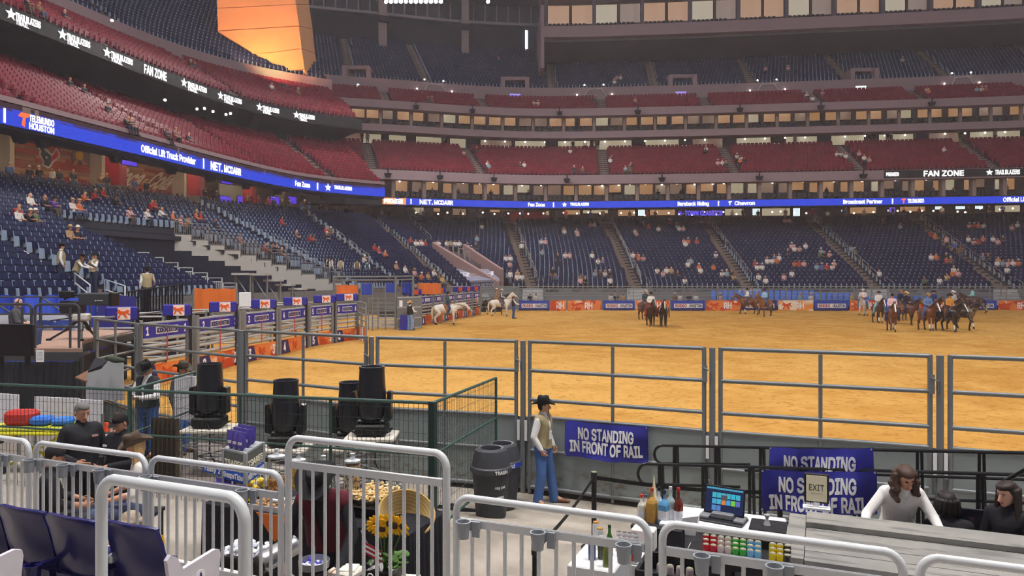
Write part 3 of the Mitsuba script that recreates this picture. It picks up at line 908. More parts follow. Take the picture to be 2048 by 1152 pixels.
# ---------------------------------------------------------------- portals and stairs in the top tiers
for x, y, kind in ((1030, 190, 'purple'), (1362, 188, 'purple'), (1722, 178, 'white'), (716, 170, 'white')):
    d = 15.1
    p = col_at(FAR, x, 29.4, d)
    w = 22 if x != 716 else 5
    window(FAR, d, x - w / 2, x + w / 2, 28.9, 30.3, 'white' if kind == 'white' else 'purple')
    for s in (-1, 1):
        q = col_at(FAR, x + s * 24, 31.2, 17)
        struct('trim_portal', box(.6, 2.4, 1.7, q), FASC)
    q = col_at(FAR, x, 32.6, 17.4)
    struct('trim_portal', box(3.6, 2.2, .5, q), FASC)
for x in (870, 1190, 1536, 1925):
    p = [col_at(FAR, x + a, z, 15.3) for a, z in ((-26, 29.6), (-13, 31.0), (13, 31.0), (26, 29.6))]
    add('stair_rail', tube(p, .09, 6), C(190, 180, 184), label='pale bent handrail over a stair on the top balcony wall, ' + {870: 'first from the roof column', 1190: 'second from the roof column', 1536: 'third from the roof column', 1925: 'fourth from the roof column'}[x], cat='handrail')
    for a, z in ((-36, 30.2), (-21, 31.6), (17, 31.6), (34, 30.2)):
        lamp(col_at(FAR, x + a, z, 15.2))

# ---------------------------------------------------------------- the lit fabric tower at the corner
A, B, Cc = at(437, 65, 87.0), at(608, 138, 89), at(433, -60, 88.2)
n = unit(np.cross(B - A, Cc - A))


def on_tower(x, y, N=n, P=A):
    dv_ = np.array([(x - HX) / F, 1, (HY - y) / F])
    return np.array([0, 0, CAM]) + dv_ * (np.dot(P - [0, 0, CAM], N) / np.dot(dv_, N))


def shell(pts, N=n, P=A, th=.3):
    q = [on_tower(x, y, N, P) for x, y in pts]
    s = unit(np.cross(UP, N))
    u_ = np.cross(N, s)
    if N[1] > 0:
        s, N2 = -s, -N
    else:
        N2 = N
    return prism([(np.dot(a - P, s), np.dot(a - P, u_)) for a in q], th, P - N2 * th, s, u_) if np.dot(np.cross(s, u_), N2) > 0 else prism([(np.dot(a - P, s), np.dot(a - P, u_)) for a in q], th, P, s, u_)


tower = thing('lit_tower', 'tall orange lit fabric tower rising from the corner of the upper seats', 'tower')
FAB = M('tower_fabric', (238, 176, 120), .8, spec=.1)
L_ = [(433, -60), (434, 16), (436, 62), (500, 101), (545, 127), (556, 141)]
R_ = [(588, -60), (591, 8), (598, 52), (602, 96), (609, 137), (609, 139)]
rows_ = [[(433, -60), (588, -60), (591, 8), (434, 16)], [(434, 17), (591, 9), (598, 51), (436, 61)], [(436, 62.5), (598, 52.5), (602, 96), (540, 105), (505, 107), (500, 101)], [(510, 107), (540, 106), (602, 97.5), (609, 138), (556, 141), (545, 127)]]
for q in rows_:
    add('panel', shell(q), FAB, tower)
P2 = on_tower(609, 138)
n2 = unit(np.cross(at(640, 172, 95) - P2, on_tower(591, 0) - P2))
for q in ([(589, -60), (612, -60), (618, 8), (592, 8)], [(592, 9), (618, 9), (625, 57), (599, 52)], [(599, 53), (625, 58), (630, 106), (603, 97)], [(603, 98), (630, 107), (640, 171), (622, 166), (610, 139)]):
    add('side_panel', shell(q, n2, P2), FAB, tower)
for x, y, k in ((500, 101, 1.0), (556, 136, 1.0), (586, 139, 1.0)):
    p = on_tower(x, y) - np.array([-1.2, 5.0, 2.2])
    q = on_tower(x - 10, y - 90)
    scene['tower_spot_%d' % x] = {'type': 'spot', 'sampling_weight': 3.0, 'to_world': T().look_at(origin=p.tolist(), target=q.tolist(), up=[0, 1, 0]), 'intensity': {'type': 'rgb', 'value': [250 * k, 108 * k, 40 * k]}, 'cutoff_angle': 62.0, 'beam_width': 30.0}
p = at(634, 172, 94)
scene['tower_spot_side'] = {'type': 'spot', 'sampling_weight': 3.0, 'to_world': T().look_at(origin=(p + [-.4, -2.2, 0]).tolist(), target=at(612, 60, 97).tolist(), up=[0, 1, 0]), 'intensity': {'type': 'rgb', 'value': [110, 46, 16]}, 'cutoff_angle': 60.0, 'beam_width': 30.0}
# ---------------------------------------------------------------- the arena's near fence
PT = 2.73
CNT = ['first', 'second', 'third', 'fourth', 'fifth', 'sixth', 'seventh', 'eighth', 'ninth', 'tenth', 'eleventh', 'twelfth', 'thirteenth', 'fourteenth', 'fifteenth', 'sixteenth']


def P3(q, z=0.0):
    return np.array([q[0], q[1], z])


def rust_fn(p, n, uv):
    a = fbm(p.x * 2.2, p.y * 2.2, p.z * 2.2)
    low = smoothstep(.75, .2, p.z) * smoothstep(.48, .68, fbm(p.x * 7, p.y * 7, p.z * 9))
    return mix(mix(L3(136, 148, 149), L3(150, 160, 159), a), L3(112, 82, 54), low * .6)


SHEET = M('sheet_steel', proc(rust_fn), .5, .2)
FP[0] = np.array((-11.7, 25.0))
names = ['gate running back from the near fence to the first chute', 'fence section by the camera stage', 'fence section behind the man writing in a black hat', 'fence section behind the tall stage lights', 'fence section just left of the man in a tan vest',
         'fence section holding the single blue banner', 'fence section behind the two overlapping banners', 'fence section at the edge of the view']
for k in range(len(FP) - 1):
    a, b = FP[k], FP[k + 1]
    d = unit(P3(b - a))
    z0 = .02 if k > 0 else DZ
    a3, b3 = P3(a) + d * (.13 if k else .02), P3(b) - d * .13
    g = thing('arena_fence_section', 'galvanised pipe ' + names[k], 'fence panel', None)
    zs = [PT, 2.21, 1.69, 1.385, .78, .12]
    if k < 3:
        zs = [PT, 2.17, 1.62, 1.1, .6]
    for q, e in (('post', a3), ('post', b3), ('brace', (a3 + b3) / 2)):
        add(q, tube([e + UP * (z0 if e is not (a3 + b3) / 2 else z0), e + UP * (PT + (.02 if q == 'post' else -.04))], .036 if q == 'post' else .03, 10), GREYST, g, 40)
    for z in zs:
        add('rail', tube([a3 + UP * z, b3 + UP * z], .034 if z > .5 else .04, 10), GREYST, g, 40)
    if k >= 3:
        add('sheet', beam(a3 + UP * .74, b3 + UP * .74, .012, 1.27), SHEET, g)
    else:
        add('sheet', beam(a3 + UP * .3, b3 + UP * .3, .012, .5), SHEET, g)
    n = np.cross(d, UP)
    for z in (2.32, .55):
        add('latch', cat([beam(b3 + d * .02 + n * .04 + UP * (z - .14), b3 + d * .02 + n * .04 + UP * (z + .14), .07, .02, n), tube([b3 + n * .05 + UP * (z + .1), b3 + d * .1 + n * .06 + UP * (z + .05), b3 + d * .1 + n * .06 + UP * (z - .1)], .012, 6)]), GREYST, g)
for k in range(1, len(FP)):
    q = FP[k]
    dd = unit(P3(FP[min(k + 1, 8)] - FP[k - 1]))
    if k > 2:
        add('gap_plate', beam(P3(q, .72) - dd * .11 - V * -.03, P3(q, .72) + dd * .11 - V * -.03, .01, 1.3), SHEET, 'arena_fence_section_%03d' % k if k < 8 else 'arena_fence_section_007')
    big = k == 3
    p = thing('fence_post', 'galvanised post clamped between two panels, ' + ['', 'at the stage end of the fence', 'behind the grey kiosk', 'the broad one behind the leftmost light', 'behind the tallest black light', 'behind the man in a tan vest', 'behind the till screen', 'behind the curly haired woman', 'out past the edge of the fence'][k], 'post')
    add('pipe', tube([P3(q, .0), P3(q, PT)], .05 if not big else .085, 12), GREYST, p, 40)
    add('cap', lathe([(.05, 0), (.052, .02), (0, .03)] if not big else [(.09, 0), (.09, .02), (0, .03)], 12, P3(q, PT - .01)), GREYST, p, 40)
    if k in (5, 6, 7):
        for s in (-1, 1):
            dd = unit(P3(FP[min(k + 1, 8)] - FP[k - 1]))
            add('tape', beam(P3(q, .95) + dd * .07 * s - V * .05, P3(q, 1.32) + dd * .07 * s - V * .05, .05, .01, V), WHITE, p, label='white strip')

# ---------------------------------------------------------------- banners on fence and ramp
NAVY = M('banner_navy', proc(lambda p, n, uv: mix(L3(34, 34, 122), L3(62, 64, 170), smoothstep(.35, .65, noise(p.x * 2.3 + p.z * 1.1, p.z * 2.9, p.y)))), .5, spec=.3)


def banner(x0, y0, x1, y1, h, z_top, lines, label, Y0=None, Y1=None):
    "cloth hung between two picture points on its top edge"
    a, b = (atz(x0, y0, z_top), atz(x1, y1, z_top)) if Y0 is None else (at(x0, y0, Y0), at(x1, y1, Y1))
    d = unit(b - a)
    o = unit(np.cross(d, UP))
    L = np.linalg.norm(b - a)
    g = thing('banner', label, 'banner')
    nx, nz = 25, 9
    s, w = np.meshgrid(np.linspace(0, 1, nx), np.linspace(0, 1, nz))
    sag = .035 * np.sin(s * 9 + w * 3) * (.2 + w) + .02 * np.sin(s * 23 + 1)
    v = a + d * (s * L)[..., None] - UP * (w * h + .02 * np.sin(s * math.pi))[..., None] + o * (sag + .03)[..., None]
    f = [[i * nx + j, (i + 1) * nx + j, (i + 1) * nx + j + 1, i * nx + j + 1] for i in range(nz - 1) for j in range(nx - 1)]
    m = trimesh.Trimesh(v.reshape(-1, 3), np.vstack([np.array(f)[:, [0, 1, 2]], np.array(f)[:, [0, 2, 3]]]), process=False)
    back = moved(m, mat(-o * .006, [1, 0, 0], [0, 1, 0]))
    add('cloth', cat([m, back]), NAVY, g, True)
    for s_, w0, hh, wid in lines:
        t_ = text(s_, hh, (0, 0, 0), [1, 0, 0], [0, 1, 0], width=wid, depth=.006).subdivide_to_size(.12)
        cx = np.asarray(t_.vertices).copy()
        su, wv = .5 + cx[:, 0] / L, (w0 - cx[:, 1]) / h
        sg_ = .035 * np.sin(su * 9 + wv * 3) * (.2 + wv) + .02 * np.sin(su * 23 + 1)
        t_.vertices = a + d * (su * L)[:, None] - UP * (wv * h + .02 * np.sin(su * math.pi))[:, None] + o * (sg_ + .036 + cx[:, 2])[:, None]
        add('lettering', t_, WHITE, g, label='white capital lettering')
    for s_, w_ in ((.01, .03), (.99, .03), (.01, .95), (.99, .95)):
        add('eyelet', lathe([(.012, 0), (.012, .006), (0, .006)], 8, (0, 0, 0)).apply_transform(mat(a + d * L * s_ - UP * w_ * h + o * (.07 if w_ > .5 else .05), d, UP)), C(190, 190, 190, .3, .8), g)
    return a, b, o


banner(1132, 839, 1296, 853, .62, None, (('NO STANDING', .29, .185, .98), ('IN FRONT OF RAIL', .52, .185, 1.26)), 'blue no standing in front of rail banner tied to the arena fence', Y0=12.85, Y1=12.3)

# ---------------------------------------------------------------- the access ramp with its black rails
RB_ = 10.9
RYa, RYb = 10.15, 9.35
BLK = C(22, 23, 26, .4)
ramp = thing('access_ramp', 'black steel ramp with pipe rails in front of the arena fence', 'ramp')


def line(xa, ya, Ya, xb, yb, Yb):
    return at(xa, ya, Ya), at(xb, yb, Yb)


for nm, x0, x1, y0, y1, yl0, yl1, Ya, Yb in (('rear_rail', 1303, 2052, 891, 906, 927, 985, 11.0, 8.3), ('front_rail', 1272, 2052, 928, 950, 968, 1030, 10.4, 7.9)):
    a, b = line(x0 + 22, y0, Ya, x1, y1, Yb)
    c, e = line(x0 + 22, yl0, Ya, 1480 if nm == 'front_rail' else 1500, 974 if nm == 'front_rail' else 929, Ya - .65)
    bend = arc((a + c) / 2, -unit(b - a), UP, np.linalg.norm(a - c) / 2, 90, -90, 9)
    add(nm, tube([b, a] + [p for p in bend][0:] + [c, e], .021, 8), BLK, ramp, 40)
    n_p = 7
    for k in range(n_p):
        s = (k + .3) / n_p
        p = a + (b - a) * s
        add('post', beam(np.r_[p[:2], fz(ab(p)[1]) + .0], p, .05, .03, unit(b - a)), BLK, ramp)
        add('post', beam(np.r_[(p + (b - a) / n_p * .12)[:2], fz(ab(p)[1])], p + (b - a) / n_p * .07, .045, .03, unit(b - a)), BLK, ramp)
    add('mid_rail', tube([a + (b - a) * .28 - UP * .32, b - UP * .30], .018, 8), BLK, ramp, 40)
    add('low_rail', tube([a + (b - a) * .3 - UP * .68, b - UP * .72], .018, 8), BLK, ramp, 40)
dk = [at(1420, 1000, 10.6) * [1, 1, 0], at(2060, 1000, 8.2) * [1, 1, 0], at(2060, 1000, 7.3) * [1, 1, 0], at(1420, 1000, 9.6) * [1, 1, 0]]
dk = [p + UP * (fz(ab(p)[1]) + .004) for p in dk]
add('deck', hexa(dk[::-1] + [p + UP * .12 for p in dk[::-1]]), C(70, 70, 70, .8), ramp)
banner(1542, 893, 1747, 895, .475, None, (('NO STANDING', .26, .155, .88), ('ON ADA RAMP', .47, .155, .95)), 'blue banner reading no standing on ada ramp, half hidden behind another banner', Y0=9.55, Y1=8.75)
banner(1526, 938, 1754, 941, .49, None, (('NO STANDING', .245, .165, .87), ('IN FRONT OF RAIL', .46, .165, 1.08)), 'blue no standing in front of rail banner behind the exit sign', Y0=8.9, Y1=8.15)
hr = thing('ramp_handrail', 'bent black handrail at the ramp behind the dark haired woman', 'handrail')
p = at(2006, 968, 7.6)
add('pipe', tube([at(2006, 1060, 7.6), p, at(2013, 960, 7.58), at(2075, 925, 7.3)], .022, 8), BLK, hr, 40)

# ---------------------------------------------------------------- printed boards of the arena: flat prints with lettering
ORG = M('board_orange', proc(lambda p, n, uv: mix(mix(L3(196, 70, 28), L3(226, 128, 60), smoothstep(.35, .65, noise(p.x * 2 + p.y * .7, p.z * 3, 2.0))), L3(236, 200, 168), smoothstep(.66, .78, fbm(p.x * 1.7 + p.y, p.z * 2.2, 7.0)))), .55)
CRM = M('board_cream', proc(lambda p, n, uv: mix(L3(240, 226, 196), L3(232, 150, 70), smoothstep(.5, .75, noise(p.x * 1.6, p.z * 2.4, 4.0)))), .55)
SBLUE, SDARK = C(44, 70, 170, .5), C(36, 34, 92, .5)
BRONC = [(-.9, .1), (-.62, .4), (-.75, .75), (-.45, .62), (-.2, .35), (.2, .4), (.5, .62), (.85, .5), (.62, .2), (.95, -.2), (.7, -.2), (.45, .05), (.3, -.1), (.55, -.75), (.3, -.7), (.05, -.15), (-.25, -.1), (-.5, -.8), (-.7, -.75), (-.45, .05)]


def bronc(h, o, x, y, d=.012):
    return prism([(a * h * .6, b * h * .5) for a, b in BRONC], d, o, x, y)


def board(name, a, b, h, kind, label, up=UP, group='printed boards along the far fence'):
    "a printed board from a to b (lower edge), h high"
    d = unit(b - a)
    o = np.cross(d, up)
    L = np.linalg.norm(b - a)
    g = thing(name, label, 'sign', group)
    c = (a + b) / 2
    ins = d * .03
    add('panel', beam(a + ins + up * h / 2, b - ins + up * h / 2, .05, h), {'blue': SBLUE, 'dark': SDARK, 'orange': ORG, 'cream': CRM}[kind], g)
    f = o * .03
    if kind in ('blue', 'dark'):
        if kind == 'blue':
            add('lower_band', beam(a + ins + up * h * .12 + f, b - ins + up * h * .12 + f, .012, h * .24), SDARK, g)
        add('plate', beam(c - d * L * .4 + up * h * .5 + f, c + d * L * .42 + up * h * .5 + f, .014, h * .38), WHITE, g)
        add('lettering', text('RODEO', h * .24, c - d * L * .20 + up * h * .38 + o * .04, d, up, width=L * .34, depth=.01), C(150, 50, 60), g)
        add('lettering', text('HOUSTON', h * .24, c + d * L * .22 + up * h * .38 + o * .04, d, up, width=L * .36, depth=.01), SDARK, g)
    else:
        add('bronc', bronc(h * .9, c - d * L * .26 + up * h * .5 + f, d, up), C(206, 74, 24, .6), g)
        add('lettering', text('RH', h * .55, c + d * L * .12 + up * h * .24 + f, d, up, cond=.75, depth=.012), WHITE, g)
    return g


FY = 74.0
for k, (x0, x1, kind) in enumerate(((915, 965, 'blue'), (1037, 1099, 'blue'), (1100, 1133, 'orange'), (1135, 1203, 'orange'), (1205, 1270, 'blue'), (1271, 1340, 'orange'), (1341, 1410, 'blue'), (1412, 1482, 'orange'), (1484, 1554, 'dark'), (1556, 1627, 'cream'), (1628, 1697, 'blue'),
                                (1699, 1766, 'orange'), (1768, 1836, 'blue'), (1838, 1906, 'orange'), (1908, 1994, 'blue'), (1996, 2070, 'orange'))):
    what = {'blue': 'blue rodeo board with a white lettered plate', 'dark': 'dark blue rodeo board with a white plate', 'orange': 'orange board with a bucking horse and white initials', 'cream': 'pale cream and orange board with white initials'}[kind]
    board('arena_board', at(x0, 622, FY), at(x1, 622, FY), 1.06, kind, what + ' at the foot of the far fence')
fx = np.arange(-6.5, 53, 3.4)
for k in range(len(fx) - 1):
    a, b = np.array([fx[k], FY + .15, 0]), np.array([fx[k + 1], FY + .15, 0])
    g = thing('far_fence_section', 'pipe fence panel above the printed boards on the far side of the arena', 'fence panel', 'far arena fence panels')
    for z in (2.9, 2.62, 2.3, 1.95, 1.62):
        add('rail', tube([a + UP * z, b + UP * z], .05 if z == 2.9 else .035, 6), GREYST, g, 40)
    add('post', tube([a + UP * .3, a + UP * 2.92], .06, 6), GREYST, g, 40)
    add('brace', tube([(a + b) / 2 + UP * .3, (a + b) / 2 + UP * 2.9], .035, 6), GREYST, g, 40)

# light blue floor seats between the far fence and the stand, and the steps down from the aisles
group_of('floor_seat_group', [('backrest', box(.44, .05, .45, (0, -.2, .45), .01), C(90, 136, 226, .45), False), ('seat', box(.44, .42, .05, (0, 0, .42), .01), C(74, 116, 214, .45), False), ('leg', box(.4, .3, .42, (0, 0, 0)), C(60, 70, 100, .5), False)])
n_ = 0
for row in range(5):
    for x in np.arange(1428, 2060, 11.6):
        if 1708 < x < 1722:
            continue
        p = np.array([(x - HX) / F * (75 + row * .62), 75 + row * .62, DZ + row * .26])
        inst('folding_chair', 'floor_seat_group', mat(p, [-1, 0, 0], [0, -1, 0], UP), 'light blue floor seat behind the far fence, ' + ['front', 'second', 'third', 'fourth', 'top'][row] + ' row', 'seat', 'light blue seats behind the far fence')
for row in range(1, 5):
    p, q = at(1424, 0, 75 + row * .62), at(2064, 0, 75 + row * .62)
    struct('floor_riser', hexa([(p[0], p[1] - .3, DZ), (q[0], q[1] - .3, DZ), (q[0], q[1] + .32, DZ), (p[0], p[1] + .32, DZ), (p[0], p[1] - .3, DZ + row * .26), (q[0], q[1] - .3, DZ + row * .26), (q[0], q[1] + .32, DZ + row * .26), (p[0], p[1] + .32, DZ + row * .26)]), C(80, 88, 110, .8))
for ix in (8, 9, 10, 11, 11.92):
    p = lower_point(ix, 0)
    struct('aisle_steps', cat([box(2.2, 1.5 - .28 * s, .42, p * [1, 1, 0] + [0, -.75 + .14 * s, .5 + .42 * s]) for s in range(5)]), C(176, 180, 182, .8))
    for s in (-1, 1):
        add('aisle_handrail', tube([p + [s * 1.1, -1.2, -.6], p + [s * 1.1, -1.2, .7], p + [s * 1.1, .6, 1.3], p + [s * 1.1, .6, .3]], .05, 6), GREYST, label='steel handrail at the foot of the aisle steps in the far stand', cat='handrail', group='handrails at the feet of the far aisles')

# aisle handrails down the right side of the far aisles
for ix in (8, 9, 10, 11, 11.92):
    for k in range(9):
        t0 = .08 + k * .1
        p, q = lower_point(ix, t0) + [.75, 0, 0], lower_point(ix, t0 + .075) + [.75, 0, 0]
        add('stair_rail', cat([tube([p + UP * .1, p + UP * 1.0, q + UP * 1.0, q + UP * .1], .035, 5), tube([p + UP * .55, q + UP * .55], .025, 5)]), C(150, 140, 134, .5), label='pipe handrail section beside an aisle of the far stand', cat='handrail', group='handrail sections on the far aisles')
for ix, ts in ((4.75, (.3, .42, .55)), (5.9, (.12, .24, .36, .5)), (3.55, (.3, .42)), (6.95, (.6, .68, .76, .84))):
    for t0 in ts:
        p, q = lower_point(ix, t0), lower_point(ix, t0 + .08)
        add('stair_rail', cat([tube([p + UP * .1, p + UP * 1.0, q + UP * 1.0, q + UP * .1], .035, 5), tube([p + UP * .55, q + UP * .55], .025, 5)]), C(150, 146, 144, .5), label='pipe handrail section on a stair of the side stand', cat='handrail', group='handrail sections on the side stairs')

# ---------------------------------------------------------------- bucking chutes
CH = C(134, 138, 140, .45, .2)
CHW = C(176, 180, 180, .45, .1)


def chute(name, pa, pb, num, which, h=1.95, detail=True):
    a, b = P3(pa, DZ), P3(pb, DZ)
    d = unit(b - a)
    o = np.cross(d, UP)
    if o[0] < 0:
        o = -o
    L = np.linalg.norm(b - a)
    c = (a + b) / 2
    g = thing('chute_gate', which, 'gate')
    for e in (a, b):
        add('post', beam(e - UP * .2, e + UP * (h + .12), .16, .16, d), CH, g)
    i0, i1 = a + d * .12, b - d * .12
    for z in (h, .02):
        add('frame_rail', beam(i0 + UP * z, i1 + UP * z, .07, .07), CHW, g)
    for z in (.78, 1.02, 1.24, 1.43):
        add('slat', tube([i0 + UP * z, i1 + UP * z], .055, 8), CHW, g, 40)
    s0, s1 = i0 + o * .05, i1 + o * .05
    add('top_sign', beam(s0 + UP * (h - .24), s1 + UP * (h - .24), .03, .42), PURPLE, g, label='purple sign with white lettering')
    q = c + o * .07
    w_ = L * .44
    add('sign_plate', beam(q - d * w_ / 2 + UP * (h - .24), q + d * w_ / 2 + UP * (h - .24), .01, .24), C(206, 206, 214), g)
    dd = d if np.dot(np.cross(d, UP), o) > 0 else -d
    if detail:
        add('lettering', text('RODEOHOUSTON', .15, q + o * .008 + UP * (h - .315), dd, UP, width=w_ * .94, depth=.006), SDARK, g)
    for s in (-1, 1):
        add('numeral', text(num, .24, q + dd * s * (L * .38) + UP * (h - .36) - o * .01, dd, UP, cond=.75, depth=.012), WHITE, g, label='white numeral')
    add('kick_panel', beam(s0 + UP * .34, s1 + UP * .34, .03, .62), ORG, g, label='orange and purple printed panel with white numerals')
    e0, e1 = (i0, i1) if np.dot(d, dd) > 0 else (i1, i0)
    add('purple_end', prism([(0, 0), (L * .30, 0), (L * .2, .58), (0, .58)], .012, e0 + o * .07 + UP * .05, dd, UP), SDARK, g)
    add('bronc', bronc(.55, c + o * .085 + UP * .34, dd, UP, .01), C(206, 84, 30), g)
    for s in (-1, 1):
        add('numeral', text(num, .36, c + dd * s * (L * .37) + o * .085 + UP * .16, dd, UP, cond=.75, depth=.012), WHITE, g, label='white numeral')
    add('strap', beam(q + UP * .7, q + UP * (h - .05), .04, .012, d), C(196, 70, 80), g, label='red strap')
    return a, b, d, o


CHL = [((-11.35, 22.5), (-10.92, 25.0)), ((-10.85, 25.4), (-10.55, 28.5)), ((-10.5, 28.9), (-10.1, 31.6)), ((-10.05, 31.9), (-9.75, 35.0)), ((-9.7, 35.3), (-9.15, 37.5)), ((-9.05, 37.8), (-8.3, 39.6))]
NUMW = ['one', 'two', 'three', 'four', 'five', 'six']
for k, (pa, pb) in enumerate(CHL):
    chute('chute_gate', pa, pb, str(k + 1), 'steel bucking chute gate with purple and orange signs bearing the numeral ' + NUMW[k])
for k, (x0, x1, y0, Y) in enumerate(((211, 275, 640, 21.5), (325, 381, 632, 24.6), (418, 473, 624, 27.8), (500, 551, 617, 31.2), (567, 613, 611, 34.5), (627, 670, 606, 37.4), (672, 715, 602, 39.6))):
    a, b = at(x0, y0, Y), at(x1, y0 - 1, Y + .35)
    d = unit(b - a)
    o = np.cross(d, UP)
    L = np.linalg.norm(b - a)
    g = thing('padded_cover', 'blue padded cover with an orange horse print, %s along the near chutes' % CNT[k], 'cover')
    add('pad', moved(box(L, .34, .38, bev=.03), mat((a + b) / 2, d, -o)), PURPLE, g)
    add('print', moved(box(L * .4, .02, .36), mat((a + b) / 2 + o * .175 + UP * .01 + d * L * .08, d, -o)), C(232, 214, 206), g)
    add('bronc', bronc(.34, (a + b) / 2 + o * .19 + UP * .19 + d * L * .06, d, UP, .01), C(222, 92, 30), g)
    add('bracket', beam(b * [1, 1, 0] + UP * .5, b + UP * .3, .1, .1, d), DARK, g)
# rails and clutter behind the near chutes
for k in range(1, 7):
    p = P3((-11.6 + k * .35, 22.8 + k * 2.75), 0)
    a, b = p + [-.9, .2, DZ], p + [-.9 + .35, 2.9, DZ]
    g = thing('chute_pen', 'pipe pen panel behind the chute gates, %s from the camera stage' % CNT[k], 'fence panel')
    for z in (.5, .9, 1.3, 1.7, 2.05):
        add('rail', tube([a + UP * z, b + UP * z], .04, 6), CHW, g, 40)
    add('post', tube([a - UP * .2, a + UP * 2.1], .05, 6), CH, g, 40)
    q = a + [-2.6, -.2, 0]
    for z in (.6, 1.1, 1.6, 2.0):
        add('side_rail', tube([a + UP * z, q + UP * z], .04, 6), CHW, g, 40)
    add('post', tube([q - UP * .2, q + UP * 2.05], .05, 6), CH, g, 40)
# swinging gate after the last chute, and the grey gates at the gap
pa, pb = at(716, 0, 39.9), at(732, 0, 37.0)
a, b = np.array([pa[0], pa[1], DZ]), np.array([pb[0], pb[1], DZ])
g = thing('swing_gate', 'open pipe gate with small printed panels beyond the last near chute', 'gate')
for z in (.85, 1.15, 1.45, 1.75, 2.05):
    add('rail', tube([a + UP * z, b + UP * z], .04, 6), CH, g, 40)
for e in (a, b, (a + b) / 2):
    add('post', tube([e - UP * .1, e + UP * 2.1], .05, 6), CH, g, 40)
for k, (s0, s1, c) in enumerate(((0, .32, ORG), (.36, .64, WHITE), (.68, 1, ORG))):
    add('panel', beam(a + (b - a) * s0 + UP * .42, a + (b - a) * s1 + UP * .42, .04, .7), c, g)
for nm, x0, x1, Y, zs, lab in (('stall_gate', 737, 792, 47.5, (.2, .38, .56, .74, .95, 1.2, 1.45, 1.7, 2.0), 'grey stall gate of close horizontal rails left of the man in a black vest'),):
    a, b = at(x0, 0, Y), at(x1, 0, Y)
    a[2] = b[2] = DZ
    g = thing(nm, lab, 'gate')
    for z in zs:
        add('rail', beam(a + UP * z, b + UP * z, .05, .13 if z < .8 else .07), CHW if z < .8 else CH, g)
    for s in (0, .35, .62, 1):
        add('post', tube([a + (b - a) * s, a + (b - a) * s + UP * 2.05], .05, 6), CH, g, 40)
a, b = at(795, 0, 47.3), at(842, 0, 49.0)
a[2] = b[2] = DZ
g = thing('solid_gate', 'solid grey metal gate with a white paper beside the man in a black vest', 'gate')
add('panel', beam(a + UP * 1.05, b + UP * 1.05, .08, 2.1), C(120, 124, 128, .5), g)
for z in (.06, .7, 1.4, 2.05):
    add('rail', beam(a + UP * z - [0, .06, 0], b + UP * z - [0, .06, 0], .05, .08), CHW, g)
p = a + (b - a) * .12
add('paper', box(.32, .02, .42, p + [0, -.12, 1.45]), WHITE, g, label='white paper')
add('purple_panel', box(.5, .05, .95, a + [.45, -.2, .0]), PURPLE, g)
add('orange_panel', box(.34, .05, .95, a + [.9, -.18, .0]), ORG, g)
gz = 3.9
fr = thing('pipe_portal', 'tall pipe portal spanning the gap between the two chute rows', 'portal')
q0, q1, q2 = at(668, 554, 49), at(791, 553, 48), at(826, 552, 49)
add('beam', cat([tube([q0, q1], .06, 6), tube([q0 - UP * .22, q1 - UP * .22], .06, 6), tube([q1, q2], .05, 6), tube([q1 - UP * .22, q2 - UP * .22], .05, 6)]), GREYST, fr, 40)
for q in (q0, q1, q2):
    add('post', tube([q * [1, 1, 0] + UP * .4, q], .08, 8), GREYST, fr, 40)
# far wing of chutes
A2, B2 = np.array([-6.3, 50.8]), np.array([-2.9, 66.5])
NAMEF = ['seventh', 'eighth', 'ninth', 'tenth', 'eleventh', 'twelfth']
for k in range(6):
    pa, pb = A2 + (B2 - A2) * (k / 6 + .005), A2 + (B2 - A2) * ((k + 1) / 6 - .005)
    chute('chute_gate', pa, pb, str(6 - k), 'far bucking chute gate behind the white horses, %s from the solid grey gate' % CNT[k], h=2.0, detail=False)
for k, (x0, x1, y0) in enumerate(((814, 840, 591), (842, 866, 590), (867, 889, 587), (905, 924, 585), (909, 926, 584), (927, 941, 583), (942, 957, 582))):
    if k == 3:
        continue
    Y = 51.5 + (x0 - 814) / 143 * 15
    a, b = at(x0, y0, Y), at(x1, y0 - 1, Y + 1.3)
    d = unit(b - a)
    o = np.cross(d, UP)
    L = np.linalg.norm(b - a)
    g = thing('padded_cover', 'blue padded box cover above the far chutes, %s from the solid grey gate' % CNT[k], 'cover')
    add('pad', moved(box(L, .3, .42, bev=.03), mat((a + b) / 2, d, -o)), PURPLE, g)
    add('print', moved(box(L * .45, .02, .38), mat((a + b) / 2 + o * .16 + UP * .02, d, -o)), C(216, 90, 44), g)
    add('bracket', beam((a + b) / 2 * [1, 1, 0] + UP * .5, (a + b) / 2, .08, .08, d), DARK, g)
# small fence between the far chutes and the far fence
for k, (x0, x1, Y) in enumerate(((962, 990, 70), (991, 1036, 72))):
    a, b = at(x0, 0, Y), at(x1, 0, Y)
    a[2] = b[2] = DZ
    g = thing('far_gate', 'pipe gate in front of the dark tunnel mouth, %s' % ('beside the chutes' if k == 0 else 'beside the blue boards'), 'gate')
    for z in (.5, .9, 1.3, 1.75, 2.3):
        add('rail', tube([a + UP * z, b + UP * z], .045, 6), GREYST, g, 40)
    for e in (a, b):
        add('post', tube([e - UP * .2, e + UP * 2.35], .06, 6), GREYST, g, 40)

